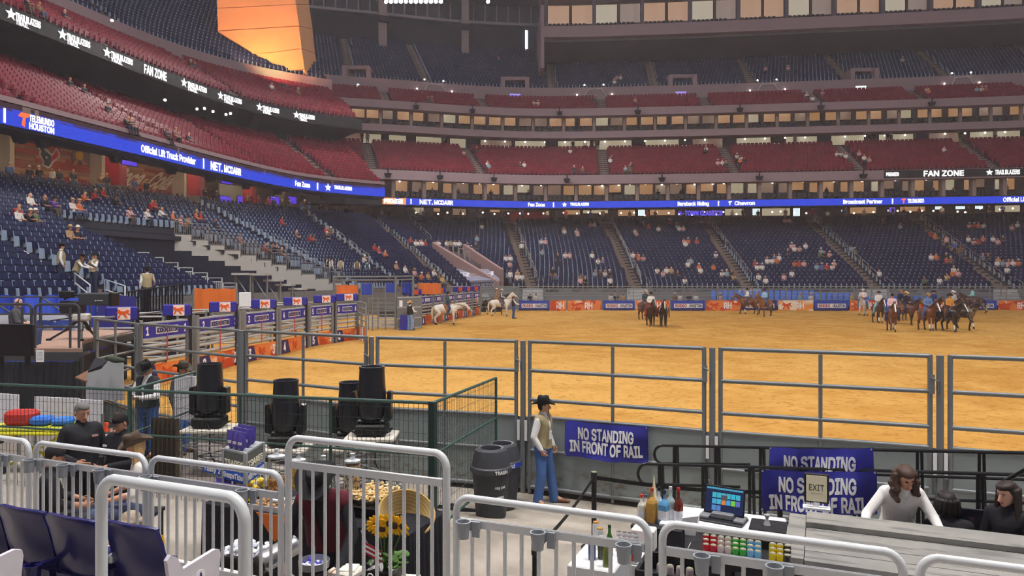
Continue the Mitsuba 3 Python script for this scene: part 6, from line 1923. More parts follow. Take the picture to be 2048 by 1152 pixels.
# ---------------------------------------------------------------- entry gap in the side stand
GA = [lower_point(1.64, t_) for t_ in np.linspace(0, .56, 8)]
GB = [lower_point(a, b) for a, b in zip(np.linspace(3.28, 2.35, 12), np.linspace(.03, .56, 12))]
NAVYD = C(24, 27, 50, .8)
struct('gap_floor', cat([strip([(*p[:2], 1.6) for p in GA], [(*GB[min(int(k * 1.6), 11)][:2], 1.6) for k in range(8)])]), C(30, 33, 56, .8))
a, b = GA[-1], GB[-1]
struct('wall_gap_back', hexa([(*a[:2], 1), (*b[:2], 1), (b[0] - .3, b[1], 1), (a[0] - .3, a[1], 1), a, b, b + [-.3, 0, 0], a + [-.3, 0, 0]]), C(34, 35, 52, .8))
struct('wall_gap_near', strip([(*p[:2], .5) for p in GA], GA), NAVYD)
for k in range(11):
    p, q = GB[k], GB[k + 1]
    z = max(p[2], q[2])
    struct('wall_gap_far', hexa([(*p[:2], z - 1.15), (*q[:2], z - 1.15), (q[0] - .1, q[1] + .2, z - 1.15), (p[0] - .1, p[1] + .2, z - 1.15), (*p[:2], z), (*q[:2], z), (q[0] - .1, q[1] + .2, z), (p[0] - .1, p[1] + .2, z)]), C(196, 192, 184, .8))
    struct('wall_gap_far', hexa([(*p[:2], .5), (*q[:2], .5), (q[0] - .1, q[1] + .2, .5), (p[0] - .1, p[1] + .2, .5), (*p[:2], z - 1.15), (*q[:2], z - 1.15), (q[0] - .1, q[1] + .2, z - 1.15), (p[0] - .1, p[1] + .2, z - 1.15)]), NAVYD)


def guard(p, q, h, bars, m, label, group=None, r_=.03, mid=True, name='railing', dz=0.0):
    g = thing(name, label, 'railing', group)
    p, q = np.asarray(p, float), np.asarray(q, float)
    add('frame', tube([p, p + UP * h, q + UP * h, q], r_, 6), m, g, 40)
    add('rail', cat([tube([p + UP * .12, q + UP * .12], r_ * .8, 6)] + ([tube([p + UP * (h - .22), q + UP * (h - .22)], r_ * .8, 6)] if mid else [])), m, g, 40)
    for k in range(1, bars + 1):
        c = p + (q - p) * k / (bars + 1)
        add('baluster', tube([c + UP * .12, c + UP * (h - (.22 if mid else 0))], r_ * .55, 5), m, g)
    return g


SR = C(122, 118, 114, .5)
for k in range(11):
    p, q = GB[k], GB[k + 1]
    z = max(p[2], q[2])
    guard((*p[:2], z - .1), (*q[:2], z - .1), 1.25, 7, SR if k > 3 else GREYST, 'stepped grey railing section across the dark entry gap, %s from the bottom' % CNT[k], None, .045)
for k, (x0, x1, y0, y1) in enumerate(((246, 268, 450, 452), (268, 296, 452, 456), (296, 330, 456, 462), (330, 360, 462, 468))):
    p, q = at(x0, y0, 50.5 + k), at(x1, y1, 51.5 + k)
    guard(p - UP * 1.15, q - UP * 1.15, 1.15, 7, SR, 'level grey railing section above the dark entry gap, %s from the camera side' % CNT[k], None, .045)
for k, (x0, x1, y0, y1) in enumerate(((102, 128, 447, 458), (129, 155, 458, 472), (156, 183, 473, 485), (184, 211, 486, 498), (212, 245, 499, 512))):
    p, q = at(x0, y0, 42.4 - k * .3), at(x1, y1, 42.2 - k * .3)
    guard(p - UP * .95, q - UP * .95, .95, 8, C(168, 156, 134, .5), 'sloping railing section down the near edge of the entry gap, %s from the top' % CNT[k], None, .04)
for k in range(7):
    x0, y0 = 270 + 29.4 * k, 505 + 10.2 * k
    p, q = at(x0, y0, 42.6 + .25 * k), at(x0 + 27, y0, 42.6 + .25 * k)
    guard(p - UP * .95, q - UP * .95, .95, 6, PALE, 'white end guard at the seat rows beside the entry gap, %s from the top' % CNT[k], None, .04)
gb = thing('black_railing', 'tall black slatted railing behind the first padded chute covers', 'railing')
p, q = at(212, 590, 29), at(365, 568, 31.5)
for k in range(26):
    c = p + (q - p) * k / 25
    add('bar', beam(c * [1, 1, 0] + UP * 1.2, c, .05, .05), BLK, gb)
add('rail', cat([tube([p, q], .04, 6), tube([p - UP * 1.5, q - UP * 1.5], .04, 6)]), BLK, gb, 40)
for x0, y0, x1, y1, Y, lab in ((40, 497, 108, 538, 34.5, 'white loop handrail on the near aisle, behind the stewards in the side stand'), (150, 546, 180, 570, 31.5, 'white loop handrail on the near aisle, under the leaning steward'), (211, 559, 250, 572, 30, 'white loop handrail at the foot of the aisle, right of the steward with raised hands')):
    p, q = at(x0, y0, Y), at(x1, y1, Y - 1)
    g = thing('handrail', lab, 'handrail')
    add('loop', tube([p - UP * .75, p, q, q - UP * .75], .035, 8), PALE, g, 40)
    add('bar', tube([p - UP * .42, q - UP * .42], .03, 8), PALE, g, 40)
# cloth on the front of the side stand
SK = M('skirt_blue', proc(lambda p, n, uv: mix(L3(34, 60, 170), L3(60, 92, 214), smoothstep(.3, .7, noise(p.y * 2.2, p.x * 2.2, p.z * .4)))), .6)
a, b = at(-60, 592, 26.5), at(192, 590, 28.6)
struct_k = thing('stand_skirt', 'wrinkled bright blue cloth skirt along the front of the side stand', 'cloth')
xs_ = np.linspace(0, 1, 60)
tp = a + (b - a) * xs_[:, None] + np.c_[xs_ * 0, .05 * np.sin(xs_ * 70), .03 * np.sin(xs_ * 31)]
add('cloth', strip(tp * [1, 1, 0] + np.c_[xs_ * 0, .06 * np.sin(xs_ * 53), xs_ * 0 + .4], tp), SK, struct_k, True)
tp2 = at(190, 594, 28.3), at(262, 640, 29)
add('cloth', beam(tp2[0] - UP * 1.0, tp2[1] - UP * .3, .1, 2.4), C(40, 38, 120, .7), struct_k)
for x0, y0, x1, y1, Y, m_, lab in ((387, 577, 474, 624, 31.5, ORANGE, 'orange cloth hung below the white end guards behind the chutes'), (672, 570, 716, 594, 46, ORANGE, 'small orange cloth under the pipe portal'), (722, 567, 745, 590, 46, SBLUE, 'blue tarpaulin beside the small orange cloth'), (771, 566, 790, 585, 47, SBLUE, 'blue tarpaulin left of the portal post'), (803, 565, 824, 586, 49, SBLUE, 'blue tarpaulin between the portal posts'), (836, 566, 882, 588, 53, ORANGE, 'orange cloth behind the far padded covers')):
    p, q = at(x0, y1, Y), at(x1, y1, Y + .3)
    h_ = (y1 - y0) / F * Y
    g = thing('hung_cloth', lab, 'cloth')
    n_ = 16
    s_ = np.linspace(0, 1, n_)
    lo_ = p + (q - p) * s_[:, None] + np.c_[s_ * 0, .06 * np.sin(s_ * 17), s_ * 0]
    up_ = p + (q - p) * s_[:, None] + np.c_[s_ * 0, .03 * np.sin(s_ * 25), h_ + .02 * np.sin(s_ * 20)]
    add('cloth', strip(lo_, up_), m_, g, True)
    add('pole', cat([tube([p * [1, 1, 0] + UP * .4, p + UP * h_], .04, 6), tube([q * [1, 1, 0] + UP * .4, q + UP * h_], .04, 6)]), GREYST, g)
st = thing('steel_scaffold', 'steel scaffold steps with dark openings under the stepped grey railing', 'scaffold')
for k, (x, y) in enumerate(((486, 548), (520, 549), (547, 561), (571, 570), (596, 578))):
    p = at(x, y, 42 + k * 1.2)
    add('tread', box(.95, 1.0, .12, p - UP * .06), C(170, 172, 172), st)
    add('leg', cat([tube([p + [-.42, 0, 0], p * [1, 1, 0] + [-.42, 0, .4]], .05, 6), tube([p + [.42, 0, 0], p * [1, 1, 0] + [.42, 0, .4]], .05, 6), tube([p + [-.42, 0, -.1], p + [.42, 0, -1.4]], .035, 6)]), GREYST, st)
chair = thing('white_chair', 'white plastic chair seen behind the third padded chute cover', 'chair')
p = at(490, 602, 31) - UP * .25
add('backrest', box(.5, .06, .62, p, .02), WHITE, chair)
add('seat', box(.5, .5, .06, p + [0, .28, -.1], .02), WHITE, chair)

# ---------------------------------------------------------------- camera stage at the left
SZ = 2.15
stage = thing('camera_stage', 'raised camera stage draped in black with a wooden deck', 'stage')
sp = [at(-70, 697, 18), at(163, 700, 18), np.array([-11.75, 20.2, SZ]), np.array([-12.3, 24, SZ]), at(120, 660, 25), at(-70, 668, 24)]
poly = sg.Polygon([q[:2] for q in sp])
add('deck', moved(trimesh.creation.extrude_polygon(poly, .09, engine='earcut'), mat((0, 0, SZ - .09), [1, 0, 0], [0, 1, 0])), C(150, 122, 108, .8), stage)
edge = [np.r_[q[:2], SZ] for q in sp]
add('edge', cat([beam(edge[k] - UP * .2, edge[k + 1] - UP * .2, .06, .22) for k in range(3)]), C(66, 66, 70, .5), stage)
dx = np.linspace(0, 1, 90)
dr_ = edge[0] + (edge[1] - edge[0]) * dx[:, None]
fold = np.c_[dx * 0, -.05 - .08 * np.abs(np.sin(dx * 60)) - .05 * np.sin(dx * 23), dx * 0]
add('drape', strip(dr_ * [1, 1, 0] + fold * 1.6, dr_ + fold * .4 - UP * .32), C(34, 34, 40, .9), stage, True)
dr2 = edge[1] + (edge[3] - edge[1]) * dx[:, None]
add('understructure', cat([tube([e * [1, 1, 0], e - UP * .2], .05, 6) for e in (edge[1], edge[2], edge[3], (edge[1] + edge[2]) / 2, (edge[2] + edge[3]) / 2)]), C(60, 60, 64, .4, .4), stage)
add('side_drape', strip(dr2 * [1, 1, 0] + [-.35, .3, 0], dr2 + [-.35, .3, -.3]), C(26, 26, 30, .9), stage)
DG = C(70, 72, 78, .4, .3)
for k, (x0, x1) in enumerate(((-30, 63), (70, 158))):
    p, q = np.r_[at(x0, 0, 18.1)[:2], SZ], np.r_[at(x1, 0, 18.1)[:2], SZ]
    g = thing('stage_railing', 'dark pipe railing on the stage front, %s' % ('before the seated man' if k == 0 else 'before the tripod'), 'railing')
    add('frame', tube([p, p + UP * .95] + arc(p + UP * .95 + unit(q - p) * .12, -unit(q - p), UP, .12, 10, 80, 4) + arc(q + UP * .95 - unit(q - p) * .12, unit(q - p), UP, .12, 80, 10, 4) + [q + UP * .95, q], .032, 8), DG, g, 40)
    add('rail', tube([p + UP * .52, q + UP * .52], .028, 8), DG, g, 40)
    add('post', tube([p + (q - p) * .8, p + (q - p) * .8 + UP * 1.0], .028, 8), DG, g, 40)
for k, (x0, x1) in enumerate(((-30, 80), (82, 180))):
    p, q = np.r_[at(x0, 0, 23.6)[:2], SZ], np.r_[at(x1, 0, 23.8)[:2], SZ]
    g = thing('stage_railing', 'dark pipe railing at the back of the stage, %s' % ('behind the seated man' if k == 0 else 'behind the tripod'), 'railing')
    add('frame', tube([p, p + UP * 1.1, q + UP * 1.1, q], .035, 8), DG, g, 40)
    add('rail', cat([tube([p + UP * .55, q + UP * .55], .03, 8), tube([p + UP * 1.1, q], .03, 6)]), DG, g, 40)
bb_ = at(-40, 676, 24.2), at(178, 676, 24.2)
g = thing('wall_banner', 'white banner with large blue capitals behind the stage', 'banner')
add('cloth', beam(bb_[0] + UP * .1, bb_[1] + UP * .1, .06, 1.35), C(206, 212, 224), g)
d = unit(bb_[1] - bb_[0])
for ch, x in (('O', 44), ('D', 98), ('E', 133)):
    add('letter', text(ch, .72, at(x, 0, 24.1) * [1, 1, 0] + UP * 1.72 - [0, .03, 0], d, UP, cond=1.2, depth=.02), C(58, 82, 166), g)
tv = thing('television', 'large dark television standing against the black stage drape', 'television')
p = at(24, 712, 16.6)
add('bezel', box(1.0, .07, .72, p, .02), BLACK, tv)
add('screen', box(.95, .012, .63, p + [0, -.04, .06]), C(26, 14, 14, .12), tv)
add('stand', cat([box(.1, .06, p[2] - .0, (p[0] - .3, p[1] + .08, 0)), box(.1, .06, p[2], (p[0] + .3, p[1] + .08, 0))]), DARK, tv)
pp = thing('paper_notice', 'white printed paper hanging on the stage edge', 'paper')
p = at(80, 724, 17.8)
add('sheet', box(.19, .008, .29, p), WHITE, pp)
add('print', cat([box(.14, .004, .012, p + [0, -.006, .05 + .035 * k]) for k in range(6)]), C(170, 174, 190), pp)
# broadcast camera on its tripod
cam = thing('broadcast_camera', 'large broadcast camera with a long box lens on the stage tripod', 'camera')
c0 = at(172, 606, 20.5)
add('lens_box', box(.86, .34, .34, c0 + [.30, 0, -.06], .03), C(58, 60, 66, .4), cam)
add('lens_hood', box(.12, .38, .38, c0 + [.78, 0, -.08], .03), BLACK, cam)
add('body', box(.62, .3, .34, c0 + [-.36, 0, -.28], .04), C(38, 38, 42, .4), cam)
add('viewfinder', box(.34, .24, .2, c0 + [-.5, -.05, .14], .03), BLACK, cam)
add('handle', tube([c0 + [-.6, 0, .1], c0 + [-.4, 0, .22], c0 + [-.1, 0, .2]], .025, 6), BLACK, cam, 40)
add('lettering', cat([box(.035, .01, .02, c0 + [.36 + .06 * k, -.18, .06]) for k in range(4)]), WHITE, cam)
tri = thing('tripod', 'black tripod with a pale fluid head under the broadcast camera', 'tripod')
hd = c0 + [-.12, 0, -.5]
add('head', box(.42, .3, .22, hd, .05), C(206, 206, 200, .4), tri)
add('pan_bar', tube([hd + [-.2, 0, .1], hd + [-.75, -.2, .02]], .02, 6), BLACK, tri, 40)
for k, (dx_, dy_) in enumerate(((-.72, -.3), (.22, -.4), (.1, .55))):
    f_ = np.r_[(hd + [dx_, dy_, 0])[:2], SZ + .02]
    add('leg', cat([tube([hd + [dx_ * .15, dy_ * .15, 0], hd * .5 + f_ * .5], .05, 6), tube([hd * .5 + f_ * .5, f_], .032, 6)]), C(40, 40, 44, .4), tri, 40)
    add('foot', box(.1, .1, .05, f_ - UP * .02), BLACK, tri)
f = Fig('bald man with headphones seated on the stage in a dark grey shirt', np.r_[at(34, 0, 18.9)[:2], SZ - .14], -70, 1.0, (206, 160, 138), 1, girth=1.3, pitch=15, **SIT)
f.shirt((78, 80, 86), .45); f.trousers((60, 74, 110)); f.boots((40, 40, 44)); f.face(brow=(120, 110, 100))
f.put('headphones', union([hull(f.hd((s * .085, 0, 0), (.022, .035, .04))) for s in (-1, 1)] + chain([f.j['head'] + f.R @ A3(-.09, 0, .02), f.j['head'] + f.R @ A3(-.06, 0, .10), f.j['head'] + f.R @ A3(0, 0, .13), f.j['head'] + f.R @ A3(.06, 0, .10), f.j['head'] + f.R @ A3(.09, 0, .02)], [.012] * 5)), C(40, 40, 44))
ch_ = thing('stage_chair', 'dark chair under the man with headphones', 'chair')
p = np.r_[at(32, 0, 18.95)[:2], SZ]
add('seat', box(.46, .46, .06, p + UP * .24), BLACK, ch_)
add('leg', cat([box(.04, .04, .26, p + [x, y, 0]) for x in (-.2, .2) for y in (-.2, .2)]), BLACK, ch_)

# ---------------------------------------------------------------- working floor between the stage and the fence
LZ = .35
struct('deck_left', hexa([(-10.6, 12.9, 0), (-4.9, 11.6, 0), (-5.4, 15.4, 0), (-11, 17.4, 0), (-10.6, 12.9, LZ), (-4.9, 11.6, LZ), (-5.4, 15.4, LZ), (-11, 17.4, LZ)]), C(112, 104, 98, .8))
kiosk = thing('grey_kiosk', 'grey curved side panel of a desk console with a dark slanted desk', 'desk')
K = [(174, 757), (178, 745), (196, 740), (205, 737), (215, 725), (220, 718), (247, 716), (249, 800), (174, 800)]
kp = [at(x, y, 14.6) for x, y in K]
add('side_panel', prism([(a[0] - kp[0][0], a[2] - kp[0][2]) for a in kp], .04, kp[0], [1, 0, 0], UP), C(176, 180, 184, .5), kiosk)
add('desk_top', hexa([at(150, 757, 14.7), at(172, 765, 14.5), at(200, 742, 15.2), at(186, 738, 15.3), at(150, 754, 14.7), at(172, 762, 14.5), at(200, 739, 15.2), at(186, 735, 15.3)]), C(118, 80, 58, .5), kiosk)
add('console', hexa([at(176, 750, 14.75), at(205, 736, 14.75), at(216, 724, 15.3), at(190, 722, 15.4), at(176, 742, 14.75), at(205, 730, 14.75), at(216, 718, 15.3), at(190, 716, 15.4)]), DARK, kiosk)
add('bag', hull_m := tm(union(chain([at(214, 716, 14.4), at(230, 719, 14.3), at(246, 721, 14.3)], [.04, .07, .04]))), C(60, 72, 60, .8), kiosk, 40)
for x0, y0, x1, y1, Y, lab in ((-12, 786, 37, 862, 14.4, 'white panel behind the mesh fence at the edge of the view'), (70, 793, 158, 856, 14.2, 'wide white panel behind the two staff in black'), (160, 798, 205, 850, 14.3, 'white panel behind the orange cone'), (349, 750, 391, 838, 14.0, 'white printed sheet beside the man in the brown hat')):
    a, b = at(x0, y1, Y), at(x1, y1 + 4, Y - .15)
    g = thing('white_board', lab, 'board')
    h_ = (y1 - y0) / F * Y
    add('board', beam(a + UP * h_ / 2, b + UP * h_ / 2, .03, h_), C(226, 228, 236, .6), g)
    add('leg', cat([beam(a * [1, 1, 0] + UP * LZ, a + UP * h_ * .5, .04, .04, [1, 0, 0]), beam(b * [1, 1, 0] + UP * LZ, b + UP * h_ * .5, .04, .04, [1, 0, 0])]), GREYST, g)
for x, Y, lab in ((213, 13.0, 'orange traffic cone with a white band behind the fence'), (236, 13.9, 'second orange cone half hidden behind the fence post')):
    g = thing('traffic_cone', lab, 'cone')
    p = np.r_[at(x, 0, Y)[:2], LZ + .36]
    add('plinth', box(.5, .5, .36, p * [1, 1, 0] + UP * LZ), DARK, g)
    add('base', box(.38, .38, .03, p, .01), C(224, 78, 44), g)
    add('body', lathe([(.14, .03), (.035, .62), (0, .63)], 18, p), C(232, 84, 48, .5), g, 40)
    add('band', lathe([(.094, .30), (.070, .43)], 18, p + A3(0, 0, .0)), WHITE, g, 40)
    add('band', lathe([(.115, .19), (.098, .27)], 18, p), WHITE, g, 40)
sb = thing('stretcher', 'yellow wheeled stretcher with red and blue bags behind the mesh fence', 'stretcher')
p = np.r_[at(72, 0, 13.3)[:2], 1.12]
YEL = C(214, 206, 40, .5)
add('frame', cat([tube([p + [-.7, y, 0], p + [.75, y, 0]], .03, 8) for y in (-.25, .25)] + [tube([p + [-.6, 0, 0], p + [.5, 0, -.62]], .025, 8), tube([p + [.6, 0, 0], p + [-.5, 0, -.62]], .025, 8)]), YEL, sb, 40)
add('mattress', box(1.5, .48, .1, p + UP * .02, .04), C(190, 196, 60), sb)
add('red_bag', box(.5, .36, .26, p + [-.25, 0, .12], .06), C(190, 50, 44, .7), sb)
add('blue_bag', box(.34, .3, .16, p + [.15, -.05, .12], .05), C(50, 110, 200, .7), sb)
add('blue_bag', box(.32, .3, .14, p + [.52, -.05, .12], .05), C(56, 120, 206, .7), sb)
add('strap', cat([box(.05, .5, .13, p + [x, 0, .0]) for x in (-.55, .35)]), C(224, 216, 60), sb)
for x in (-.5, .5):
    add('wheel', moved(lathe([(0, -.03), (.1, -.03), (.1, .03), (0, .03)], 14), mat(p + [x, -.2, -.64], [1, 0, 0], [0, 0, 1])), BLACK, sb)
add('deck_pad', box(1.6, .7, .1, p * [1, 1, 0] + UP * .16), C(90, 90, 90), sb)
f = Fig('man in black hat, dark vest and white sleeves writing at the mesh fence', np.r_[at(296, 0, 14.6)[:2], LZ], 168, 1.06, (190, 140, 116), 1, pitch=32, girth=1.15, elR=(.26, .10, 1.14), elL=(-.26, .10, 1.14), wrR=(.08, .30, 1.16), wrL=(-.08, .30, 1.14))
f.face(); f.shirt((230, 230, 230)); f.vest((50, 52, 58), e=.04); f.trousers((64, 96, 160)); f.boots(); f.hair((50, 40, 34)); f.hat((22, 22, 24), brim=1.1)
f.put('notepad', box(.16, .12, .02, (0, .36, 1.16)), WHITE)
f = Fig('man in a brown felt hat and dark vest half hidden behind a tall light', np.r_[at(364, 0, 14.9)[:2], LZ], -110, 1.03, (200, 140, 116), 1, yaw=10, pitch=12)
f.face(); f.shirt((70, 74, 84)); f.vest((40, 42, 48)); f.trousers((90, 120, 176)); f.boots(); f.hair((60, 50, 40)); f.hat((74, 66, 54), brim=1.0)

# ---------------------------------------------------------------- moving lights on truss tables
def moving_light(x, ytop, Y, lab, k):
    top = at(x, ytop, Y)
    H = 1.16
    z = top[2] - H
    p = np.r_[top[:2], z]
    g = thing('moving_light', 'black moving head stage light pointing straight up, ' + lab, 'stage light')
    add('base', box(.52, .44, .18, p + UP * .02, .03), BLACK, g)
    add('handle', cat([tube([p + [s * .27, -.12, .06], p + [s * .33, -.12, .09], p + [s * .33, .12, .09], p + [s * .27, .12, .06]], .018, 6) for s in (-1, 1)]), BLACK, g, 40)
    add('yoke', cat([hexa([p + v for v in ((s * .20, -.12, .22), (s * .33, -.12, .26), (s * .33, .12, .26), (s * .20, .12, .22), (s * .275, -.09, .74), (s * .34, -.09, .72), (s * .34, .09, .72), (s * .275, .09, .74))]) for s in (-1, 1)] + [box(.5, .26, .09, p + UP * .19, .03)]), C(22, 23, 28, .35), g)
    hp = lathe([(0, .27), (.17, .27), (.225, .36), (.235, .5), (.232, .78), (.222, .80), (.225, .82), (.21, 1.1), (.215, 1.12), (.215, 1.155), (.18, 1.155), (.17, 1.1), (0, 1.1)], 28, p)
    add('head', hp, C(30, 32, 40, .32), g, 35)
    add('lens', lathe([(0, 1.108), (.165, 1.108)], 28, p), C(150, 160, 176, .1), g)
    add('cable', tube([p + [.05, -.23, .1], p + [.12, -.3, -.05], p + [.1, -.28, -.4], p + [.3, -.1, -.9]], .012, 6), BLACK, g, 40)
    t_ = thing('truss_table', 'pale topped truss table under the stage light ' + lab, 'truss table')
    add('top', box(.84, .7, .05, p - UP * .05, .01), C(206, 200, 186, .5), t_)
    f0 = fz(ab(p)[1]) if x > 420 else LZ
    al = C(152, 154, 156, .35, .6)
    for sx in (-1, 1):
        for sy in (-1, 1):
            add('leg', tube([p + [sx * .38, sy * .31, -.05], np.r_[(p + [sx * .38, sy * .31, 0])[:2], f0]], .022, 8), al, t_, 40)
    zz = np.linspace(f0 + .05, z - .1, 5)
    for sy in (-1, 1):
        add('brace', cat([tube([np.r_[(p + [(-1) ** i * .38, sy * .31, 0])[:2], zz[i]], np.r_[(p + [-(-1) ** i * .38, sy * .31, 0])[:2], zz[i + 1]]], .013, 6) for i in range(4)] + [tube([np.r_[(p + [-.38, sy * .31, 0])[:2], zz[i]], np.r_[(p + [.38, sy * .31, 0])[:2], zz[i]]], .013, 6) for i in (1, 3)]), al, t_)


moving_light(420, 726, 13.4, 'leftmost of four', 0)
moving_light(572, 759, 12.9, 'alone in the middle behind the snack stand', 1)
moving_light(702, 763, 13.4, 'shorter of the close pair', 2)
moving_light(744, 732, 12.5, 'tallest of the four', 3)

# ---------------------------------------------------------------- green mesh fences
GRN = C(58, 84, 78, .5)
GRND = C(34, 54, 52, .5)


def mesh_fence(a, b, h, label, post=.045, skip_mid=False):
    a, b = np.asarray(a, float), np.asarray(b, float)
    d = unit((b - a))
    L = np.linalg.norm(b - a)
    g = thing('mesh_fence_section', label, 'fence panel')
    za, zb = a[2], b[2]
    add('frame', cat([tube([a + UP * .06, a + UP * h], .024, 8), tube([b + UP * .06, b + UP * h], .024, 8), tube([a + UP * h, b + UP * h], .024, 8), tube([a + UP * .1, b + UP * .1], .02, 8), tube([a + UP * h * .62, b + UP * h * .62], .018, 8)]), GRN, g, 40)
    w = []
    nv = int(L / .075)
    for k in range(1, nv):
        c = a + (b - a) * k / nv
        w.append(beam(c + UP * .1, c + UP * h, .0045, .0045, d))
    for z in np.arange(.25, h, .17):
        w.append(beam(a + UP * z, b + UP * z, .0045, .0045))
    add('wire_mesh', cat(w), GRND, g)
    return g


HF = 1.86
Q = [at(-60, 766, 12.6), at(258, 780, 11.85), at(480, 790, 11.3), at(866, 806, 10.0)]
Q = [np.r_[q[:2], q[2] - HF] for q in Q]
Q2 = np.r_[at(992, 756, 13.05)[:2], at(992, 756, 13.05)[2] - HF]
mesh_fence(Q[0], Q[1], HF, 'green mesh fence panel in front of the white panels at the left')
mesh_fence(Q[1], Q[2], HF, 'green mesh fence panel in front of the leftmost stage light')
mesh_fence(Q[2], (Q[2] + Q[3]) / 2, HF, 'green mesh fence panel behind the snack stand')
mesh_fence((Q[2] + Q[3]) / 2, Q[3], HF, 'green mesh fence panel ending at the dark corner post')
mesh_fence(Q[3], Q2, HF, 'green mesh fence panel running back to the arena fence beside the bins')
R0 = np.r_[at(390, 744, 14.0)[:2], at(390, 744, 14.0)[2] - HF]
mesh_fence(Q[1] + [0, .05, 0], R0, HF, 'green mesh fence panel with a sloping top before the man writing')
cp = thing('corner_post', 'dark green corner post of the mesh fence', 'post')
add('post', beam(Q[3] * [1, 1, 0] + UP * .02, Q[3] + UP * (HF + .02), .09, .09, U), C(32, 56, 54, .5), cp)
add('clamp', box(.16, .14, .1, Q[3] + [.02, -.02, .2], .02), C(26, 44, 42), cp)
add('foot', box(.4, .3, .03, np.r_[Q[3][:2], Q[3][2] - .04]), C(40, 56, 54), cp)
dm = thing('brown_drape', 'dark brown netted drape hanging at the fence behind the capped staff member', 'drape')
a, b = np.r_[at(296, 0, 11.95)[:2], .35], np.r_[at(352, 0, 11.85)[:2], .35]
s_ = np.linspace(0, 1, 30)
add('cloth', strip(a + (b - a) * s_[:, None] + np.c_[s_ * 0, .05 * np.sin(s_ * 40) + .1, s_ * 0], a + (b - a) * s_[:, None] + np.c_[s_ * 0, .03 * np.sin(s_ * 40) + .1, s_ * 0 + 1.25]), C(74, 62, 48, .9), dm, True)

# ---------------------------------------------------------------- bins, stanchions
def bin_(x, y, Y, lab, word, band_):
    p = np.r_[at(x, 0, Y)[:2], fz(ab(at(x, 0, Y))[1])]
    g = thing('waste_bin', lab, 'bin')
    add('body', lathe([(0, .01), (.235, .01), (.24, .03), (.30, .72), (.315, .73), (.315, .78), (.29, .79)], 32, p), C(54, 56, 62, .5), g, 35)
    add('lid', lathe([(.325, .72), (.33, .80), (.305, .82), (.285, .95), (.25, 1.06), (.20, 1.09), (.165, 1.085), (.155, 1.03), (.15, .9)], 32, p), C(66, 68, 74, .45), g, 35)
    add('hole', lathe([(0, 1.0), (.16, 1.0)], 24, p), C(10, 10, 12, .9), g)
    dirn = unit((np.array([0, 0, 0]) - p) * [1, 1, 0])
    ang0 = math.atan2(dirn[1], dirn[0])

    def wrap(s, z, h, w, a_off, r0, m_, lb=None):
        t = text(s, h, (0, 0, 0), [1, 0, 0], [0, 1, 0], width=w, depth=.004).subdivide_to_size(.03)
        v = np.asarray(t.vertices)
        r_ = r0(z) + .002 + v[:, 2]
        th = ang0 + a_off + v[:, 0] / .3
        t.vertices = p + np.c_[r_ * np.cos(th), r_ * np.sin(th), z + v[:, 1]]
        add('lettering', t, m_, g, label=lb)
    rb = lambda z: .24 + (z - .03) * .087      # noqa: E731
    if band_:
        bd = lathe([(.331, .72), (.334, .80)], 32, p)
        add('blue_band', bd, C(40, 66, 170), g, 40)
    wrap(word, .735, .05, .20 if not band_ else .24, .52 if not band_ else .30, lambda z: .332, WHITE)
    if not band_:
        wrap('reg pet', .50, .04, .2, .55, rb, C(200, 200, 200))
        th = np.linspace(ang0 + .36, ang0 + .80, 6)
        r_ = rb(.3) + .004
        add('label_plate', strip([p + A3(r_ * math.cos(a), r_ * math.sin(a), .26) for a in th], [p + A3((r_ + .01) * math.cos(a), (r_ + .01) * math.sin(a), .38) for a in th]), WHITE, g)
        wrap('WM', .285, .065, .11, .56, lambda z: rb(z) + .012, C(90, 110, 60))
    return g


bin_(1004, 985, 12.5, 'grey recycling bin with a blue band behind the other bin', 'RECYCLE', True)
bin_(982, 1012, 11.7, 'dark grey domed trash bin beside the mesh fence', 'TRASH', False)
cable = thing('floor_cables', 'bundle of black cables on the floor beside the bins', 'cable')
add('strand', cat([tube([uv(-6.0 + .05 * k, 10.6 + .04 * k, fz(10.6) + .012), uv(-5.7, 10.75 + .06 * k, fz(10.8) + .012), uv(-5.4, 10.7 + .03 * k, fz(10.7) + .012), uv(-5.0, 11.1, fz(11.1) + .012)], .012, 5) for k in range(6)]), BLACK, cable)
ST = [at(1188, 0, 9.55), at(1071, 0, 7.0), at(1560, 0, 9.4)]
for k, (q, lab) in enumerate(zip(ST, ('in front of the arena fence, left of the bottles', 'seen through the near rail below the bins', 'behind the exit sign'))):
    b = ab(q)[1]
    p = np.r_[q[:2], fz(b)]
    g = thing('stanchion', 'black belt stanchion ' + lab, 'stanchion')
    add('base', lathe([(0, 0), (.17, 0), (.17, .012), (.05, .035), (0, .035)], 24, p), BLACK, g, 40)
    add('post', lathe([(0, .03), (.032, .03), (.032, .94), (0, .94)], 16, p), BLACK, g, 40)
    add('head', lathe([(.034, .86), (.04, .87), (.04, .97), (0, .975)], 16, p), C(40, 40, 42, .4), g, 40)
    add('cap', lathe([(0, .978), (.038, .976), (.036, .985), (0, .987)], 16, p), C(120, 140, 110), g)
for i, j_, lab in ((0, 1, 'black belt running from the stanchion to the lower one'), (0, 2, 'black belt running along before the arena fence')):
    p, q = [np.r_[ST[k][:2], fz(ab(ST[k])[1]) + .91] for k in (i, j_)]
    n_ = 14
    c = [p + (q - p) * k / n_ - UP * .05 * math.sin(math.pi * k / n_) for k in range(n_ + 1)]
    add('barrier_belt', cat([beam(c[k], c[k + 1], .004, .05) for k in range(n_)]), BLACK, label=lab, cat='belt')
